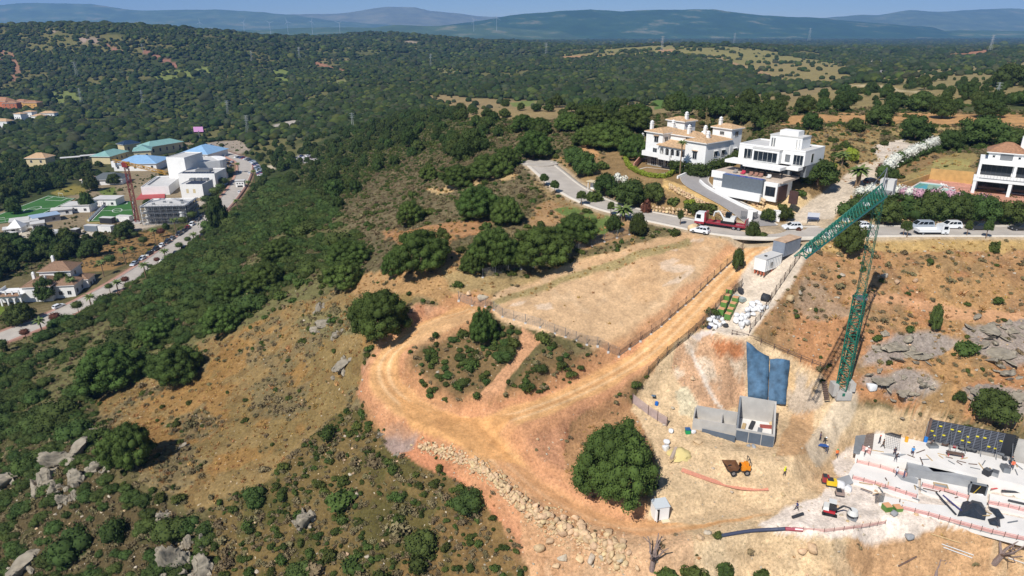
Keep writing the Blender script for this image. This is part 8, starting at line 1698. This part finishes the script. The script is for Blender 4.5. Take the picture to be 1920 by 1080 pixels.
for px, py, w_, h_, lab in [(1010,1030,30,22,'long flat boulder at the left foot of the rock wall'),(1030,1015,26,18,'slab-like boulder above the flat one'),(1055,1050,26,20,'pale boulder in the lower row of big rocks'),(1085,1050,26,18,'sandy boulder in the lower row'),(1110,1050,30,26,'large pale boulder in the middle of the lower row'),(1128,1047,18,18,'upright boulder right of the large pale one'),(1142,1052,24,16,'flat boulder in the lower row, right'),(1165,1050,26,22,'light boulder at the right end of the lower row'),(1170,1062,22,16,'boulder below the right end of the lower row'),(1195,1066,16,14,'last small boulder beside the dead stump'),(1042,1062,22,16,'low boulder at the bottom edge'),
   (1525,1030,36,26,'big flat sandstone block on the sandy slope'),(1505,1036,24,14,'smaller block left of the big sandstone block'),(905,562,26,14,'pale boulder pile at the corner of the plot fence'),(878,552,16,12,'dark boulder in the bushes at the plot corner'),(1480,563,26,26,'reddish boulder heap beside the site road'),(1500,552,18,18,'pale boulder right of the reddish heap'),(1660,520,18,14,'pale boulder on the brown slope, left'),(1680,530,20,14,'sandy boulder on the brown slope, right'),(1715,528,16,12,'boulder among the green scrub on the brown slope'),(1300,432,30,12,'heap of ochre boulders at the top of the plot')]:
    p = G(px, py); d = p.y*CP+(CZ-p.z)*SP; w = w_*d/FPX/2; tag(link('boulder', random.choice(ROCKS if 'pale' in lab or 'light' in lab else STONES), None, p+Vector((0,0,w*.3)), (0, 0, random.uniform(0, 6)), (w, w*.8, w*.75)), lab, 'boulder')
def outcrop(px, py, w_, h_, lab, k, lean=0.0):
    p = G(px, py); d = p.y*CP+(CZ-p.z)*SP; w = w_*d/FPX/2*(1 if px < 700 else .78); h = h_*d/FPX/(1.6 if px < 700 else 3.4); o = empty('rock_outcrop', p, 0, lab, 'rock'); link('block', GROCKS[k % 6], o, (0,0,h*(.2 if px < 700 else .02)), (lean, lean*.5, R(35)), (w, w*.8, h*.85))
    for q in range(5): a = q*1.25+k; s = random.uniform(.3, .6); x, y = w*.85*math.cos(a), w*.75*math.sin(a); link('block', GROCKS[(k+q+1) % 6], o, (x, y, z1(p.x+x, p.y+y)-p.z+h*s*.15), (random.uniform(-.5, .5), random.uniform(-.5, .5), a), (w*s, w*s*.8, h*s*random.uniform(.6, 1.1)))
    nogo(p.x, p.y, w*.8)
for i, a in enumerate([(150,850,46,50,'broad cracked grey rock at the top of the outcrop'),(112,868,54,46,'long pale rock forming the upper left edge of the outcrop'),(84,905,42,62,'tall left face of the outcrop'),(103,925,30,40,'pale tilted slab at the left foot of the outcrop'),(140,905,34,42,'upright grey boulder in the middle of the outcrop'),(183,878,32,40,'angular rock touching the lone round pine'),(198,885,16,22,'small rock wedged beside the angular one'),(120,940,22,28,'pair of blocks below the outcrop, left one'),(139,932,16,34,'pair of blocks below the outcrop, right one'),(113,918,18,20,'small round stone inside the outcrop'),(175,815,30,16,'flat rock above the outcrop'),(10,905,44,44,'grey rock cut by the left picture edge'),(45,1062,60,40,'low pale rock ridge in the bottom left corner'),
   (330,1065,50,90,'jagged pale rock rising at the bottom edge, main block'),(352,1022,24,48,'pointed flake on top of the jagged rock'),(380,1025,22,46,'thin tilted slab right of the jagged rock'),(378,1075,40,62,'sharp white rock at the bottom beside the jagged block'),(570,980,34,50,'upright streaked rock on the lower dry slope'),(345,838,16,14,'small grey rock at the shadow of the lone pine'),(308,968,24,16,'flat grey stone at the lower edge of the meadow'),(102,780,22,20,'round grey boulder in the scrub above the outcrop'),
   (600,580,20,22,'pale rock in the bushes of the upper meadow'),(605,612,34,18,'flat pale rock in the upper meadow thicket'),(632,630,24,20,'grey rock left of the dome pine'),(640,690,40,26,'grey rock with a green cap in the meadow'),(715,815,16,20,'rock at the grey dump beside the track'),(745,852,14,14,'dark rock at the foot of the grey dump'),
   (1680,650,90,30,'long grey rock outcrop on the brown slope, upper'),(1720,668,60,24,'broken grey rock below the upper outcrop'),(1650,712,60,26,'whale-backed grey rock on the brown slope'),(1690,735,50,26,'pale streaked rock ledge below the whale-backed one'),(1735,722,34,32,'rounded grey boulder right of the ledge'),(1850,615,80,26,'grey rock shelf on the upper right slope'),(1900,620,50,30,'grey rock at the right picture edge'),(1870,665,80,40,'big grey rock slope at the right'),(1830,735,40,24,'flat grey rock near the small tree'),(1905,745,50,36,'grey rock right of the carob'),(1890,700,50,30,'grey rock above the carob')]): outcrop(*a, i)
# ---- dead trees
def dead(px, py, s, lab, seed, lean=0.0):
    rng = random.Random(seed); b = MB(); b.tube([(0,0,-.4),(.05,0,.4*s),(.1,.05,.9*s)], [.24*s,.2*s,.18*s], 8)
    for k in range(7):
        a = 6.283*k/7+rng.uniform(-.3, .3); q = [Vector((.1,.05,.8*s))]; dr = Vector((math.cos(a)*.8, math.sin(a)*.6, rng.uniform(.5, 1.2))).normalized(); r = [.12*s]
        for i in range(3): dr = (dr+Vector((rng.uniform(-.4,.4), rng.uniform(-.4,.4), rng.uniform(-.1,.5)))).normalized(); q.append(q[-1]+dr*s*rng.uniform(.5, .8)); r.append(r[-1]*.68)
        b.tube(q, r, 6); c = q[2]; b.tube([c, c+Vector((rng.uniform(-.6,.6)*s, rng.uniform(-.4,.4)*s, rng.uniform(.1,.6)*s))], [r[2]*.7, .03*s], 5)
    t = empty('dead_tree', G(px, py), rng.uniform(0, 6), lab, 'dead tree'); b.build('trunk', [mat('dead_wood', (132,116,110), .95, var=.25, scale=4)], t, rot=(lean, 0, 0))
dead(1222, 1066, 1.8, 'bare dead tree stump with forked limbs at the end of the rock wall', 3); dead(1866, 1054, 2.0, 'uprooted dead tree at the bottom right corner', 8, .3); dead(1755, 1082, 1.2, 'low dead branches lying at the bottom edge', 5, .9)
# green shoots at the very bottom right
# ---- people on the site
person(1470, 892, 'stand', (222,228,40), (44,46,60), R(-60), 'person in a yellow high-visibility jacket standing alone on the sand', (226,226,60)); person(1493, 957, 'walk', (58,64,112), (66,66,72), R(150), 'person in dark blue walking across the dusty yard'); person(1568, 858, 'stand', (236,120,60), (70,76,90), R(-90), 'person in an orange vest and green helmet at the edge of the slab', (60,160,110))
o = empty('site_table', G(1542, 842), R(-15), 'blue-topped work table beside the group of workers', 'table'); MB().box(-.8,-.4,.75,.8,.4,.82).build('tabletop', [mat('table_blue', (44,84,150), .5)], o); [MB().box(x-.04,y-.04,0,x+.04,y+.04,.75).build('leg', [M_METAL], o) for x in (-.7,.7) for y in (-.3,.3)]
person(1537, 826, 'stand', (96,84,104), (60,60,70), R(-40), 'person in greyish purple behind the blue table'); person(1545, 832, 'bend', (50,60,56), (40,44,50), R(-90), 'person with a white helmet bending over the blue table', (230,230,230)); person(1549, 850, 'stand', (90,96,120), (70,80,110), R(90), 'person in blue-grey in front of the blue table', (220,210,200))
def onz(px, py, z): return PH(px, py, z)
for px, py, z, ps, tp, lg, rz, lab, hat in [(1648,832,ZU,'stand',(60,56,66),(56,56,72),-50,'person in dark clothes at the left end of the upper slab',(220,90,60)),(1655,840,ZU,'walk',(84,70,60),(92,84,66),120,'person in brown walking beside the mesh panel',None),(1676,855,ZU,'stand',(70,60,70),(60,56,64),-90,'person in dark purple at the edge of the upper slab, rear one',None),(1679,862,ZU,'bend',(64,50,56),(58,52,56),-60,'person with a white helmet at the slab edge, front one',(230,230,230)),(1710,854,ZU,'walk',(64,140,200),(80,50,60),60,'person in a bright blue shirt crossing the upper slab',None),(1621,852,ZU,'bend',(226,220,214),(70,66,70),0,'person in white bending at the short red barrier',(230,230,230)),(1680,892,ZL,'walk',(206,210,216),(70,74,96),200,'person in a white shirt on the left slab',None),(1694,896,ZL,'stand',(80,80,112),(80,80,112),-30,'person in blue overalls on the left slab',None),(1897,880,ZU,'stand',(236,110,70),(70,70,76),-120,'person in an orange vest at the right end of the upper slab',None),(1893,872,ZU,'bend',(60,66,72),(60,60,66),30,'person in dark grey bending behind the orange worker',None),(1744,838,ZU,'bend',(110,96,92),(70,66,64),-90,'person crouching at the left foot of the formwork wall',None)]:
    person(px, py, ps, tp, lg, R(rz), lab, hat, 0, onz(px, py, z))
person(1307, 437, 'stand', (70,80,100), (60,60,70), R(-90), 'person standing behind the small white car near the red lorry')
# ================================================================ SCATTERED PLANTS AND STONES
def where(px, py):
    P_ = np.array([px]), np.array([py])
    def i(poly): return bool(inpoly(*P_, poly)[0])
    if i([(740,560),(1000,600),(1160,680),(1120,740),(760,790),(740,700)]): return 'between the two arms of the dirt track'
    if px > 1400 and py > 445: return 'on the brown slope around the green crane'
    if i([(1000,250),(1930,250),(1930,445),(1000,445)]): return 'in the dry gardens of the hilltop villas'
    if i([(380,1100),(400,930),(640,740),(760,830),(1000,1000),(1000,1100)]): return 'on the dry slope below the bend of the dirt track'
    if px < 420 and py > 780: return 'around the rock outcrop in the lower corner'
    if i([(-200,900),(-200,640),(440,380),(560,380),(690,470),(560,570),(300,700),(180,800)]): return 'on the dark wooded slope above the valley road'
    if i([(180,720),(400,640),(560,560),(800,540),(740,700),(520,900),(300,930)]): return 'in the golden meadow'
    if py > 250: return 'on the greyish hillside left of the plot'
    return 'on the open ground beyond the hilltop'
def split(P, r, n):
    d = P[:, 1]*CP+(CZ-P[:, 2])*SP; px, py = on_px(P); inside = (px > 0) & (px < 1920) & (py > 0) & (py < 1080)
    s = np.where(inside, r/d, 0); k = np.argsort(-s); return k[:n], k[n:]
def plants(kind, D, per, rfun, hf, meshes, nind, word):
    P = keep(sample(D, per)); r = rfun(P); k1, k2 = split(P, r, nind)
    scatter(kind+'_cover', P[k2], np.stack([r[k2], r[k2], r[k2]*hf], -1), meshes)
    px, py = on_px(P[k1])
    for (q, rr, a, b_) in zip(P[k1], r[k1], px, py):
        w = where(a, b_)
        tag(link(kind, meshes[RNG.integers(len(meshes))], None, q, (0, 0, RNG.uniform(0, 6.28)), (rr, rr, rr*hf*RNG.uniform(.85, 1.2))), word+' '+w, 'shrub', word+' '+w)
    return len(P)
big = dn
def sc_at(A, P):
    i, f, j, g = _uvidx(P[:, 0], P[:, 1]); return A[j, i]
SCRb = SCR*(SCR > .8); SCRs = SCR*(SCR <= .8)
def rs(P): return RNG.lognormal(-.34, .44, len(P))
def rb(P): return RNG.lognormal(.42, .35, len(P))*np.where((RNG.random(len(P)) < .12) & (P[:, 1] > 128), 2.0, 1.0)
cnt = {}
cnt['big'] = plants('shrub', SCRb, .22, rb, .85, BUSHES, 90, 'large rounded evergreen bush')
cnt['small'] = plants('shrub', SCRs, .5, rs, .95, SHRUBS, 170, 'small rounded green shrub')
cnt['grey'] = plants('dry_shrub', GRY, 1.0, lambda P: RNG.lognormal(-.6, .4, len(P)), .85, GREYS, 300, 'low greyish dry shrub')
ISL = np.clip(isl+isl2, 0, 1)*(1-strip)
cnt['isl'] = plants('shrub', ISL, .30, lambda P: RNG.lognormal(-.12, .33, len(P)), .85, BUSHES, 40, 'dark green shrub')
# tussocks of dry grass
P = keep(sample(TUF, .55)); s = RNG.lognormal(-.75, .35, len(P)); scatter('dry_grass', P, np.stack([s*1.3, s*1.3, s*.75], -1), TUFTS); cnt['tuft'] = len(P)
# loose stones
P = keep(sample(STO, .3)); s = RNG.lognormal(-1.95, .6, len(P)); P[:, 2] += s*.2; scatter('loose_stones', P, np.stack([s, s, s*.65], -1), STONES+ROCKS); cnt['sto'] = len(P)
# the woods
FOR_ = FOR*(1-sstep((YY-5200)/800))*(YY > 205)
near_ = YY < 560
P = keep(sample(FOR_*near_, 1/28.0)); r = RNG.lognormal(.98, .28, len(P))*np.where(P[:, 1] > 320, .82, 1.0); k1, k2 = split(P, r, 190)
scatter('woodland', P[k2], np.stack([r[k2], r[k2], r[k2]*1.25], -1), OAKS); cnt['wood'] = len(P)
px, py = on_px(P[k1])
for (q, rr, a, b_) in zip(P[k1], r[k1], px, py):
    w = 'dense round-crowned tree in the wood behind the school' if a < 480 else ('dark round tree on the wooded hillside above the valley car park' if a < 960 else 'dark tree of the woodland behind the hilltop villas')
    t = empty('woodland_tree', q, RNG.uniform(0, 6), w, 'tree', w.replace('tree', 'trees', 1)); link('crown', OAKS[RNG.integers(4)], t, (0, 0, 0), scale=(rr, rr, rr*1.3)); link('trunk', TR_OAK, t, scale=(rr, rr, rr*1.3))
mid_ = (YY >= 560) & (YY < 1500)
P = sample(FOR_*mid_, 1/19.0); r = RNG.lognormal(.98, .3, len(P)); scatter('far_woodland', P, np.stack([r, r, r*.95], -1), BLOBS); cnt['mid'] = len(P)
P = sample(FOR_*(YY >= 1500), 1/75.0); r = RNG.lognormal(1.45, .3, len(P)); scatter('distant_woodland', P, np.stack([r, r, r*.8], -1), BLOBS); cnt['far'] = len(P)
print('SCATTER', cnt)
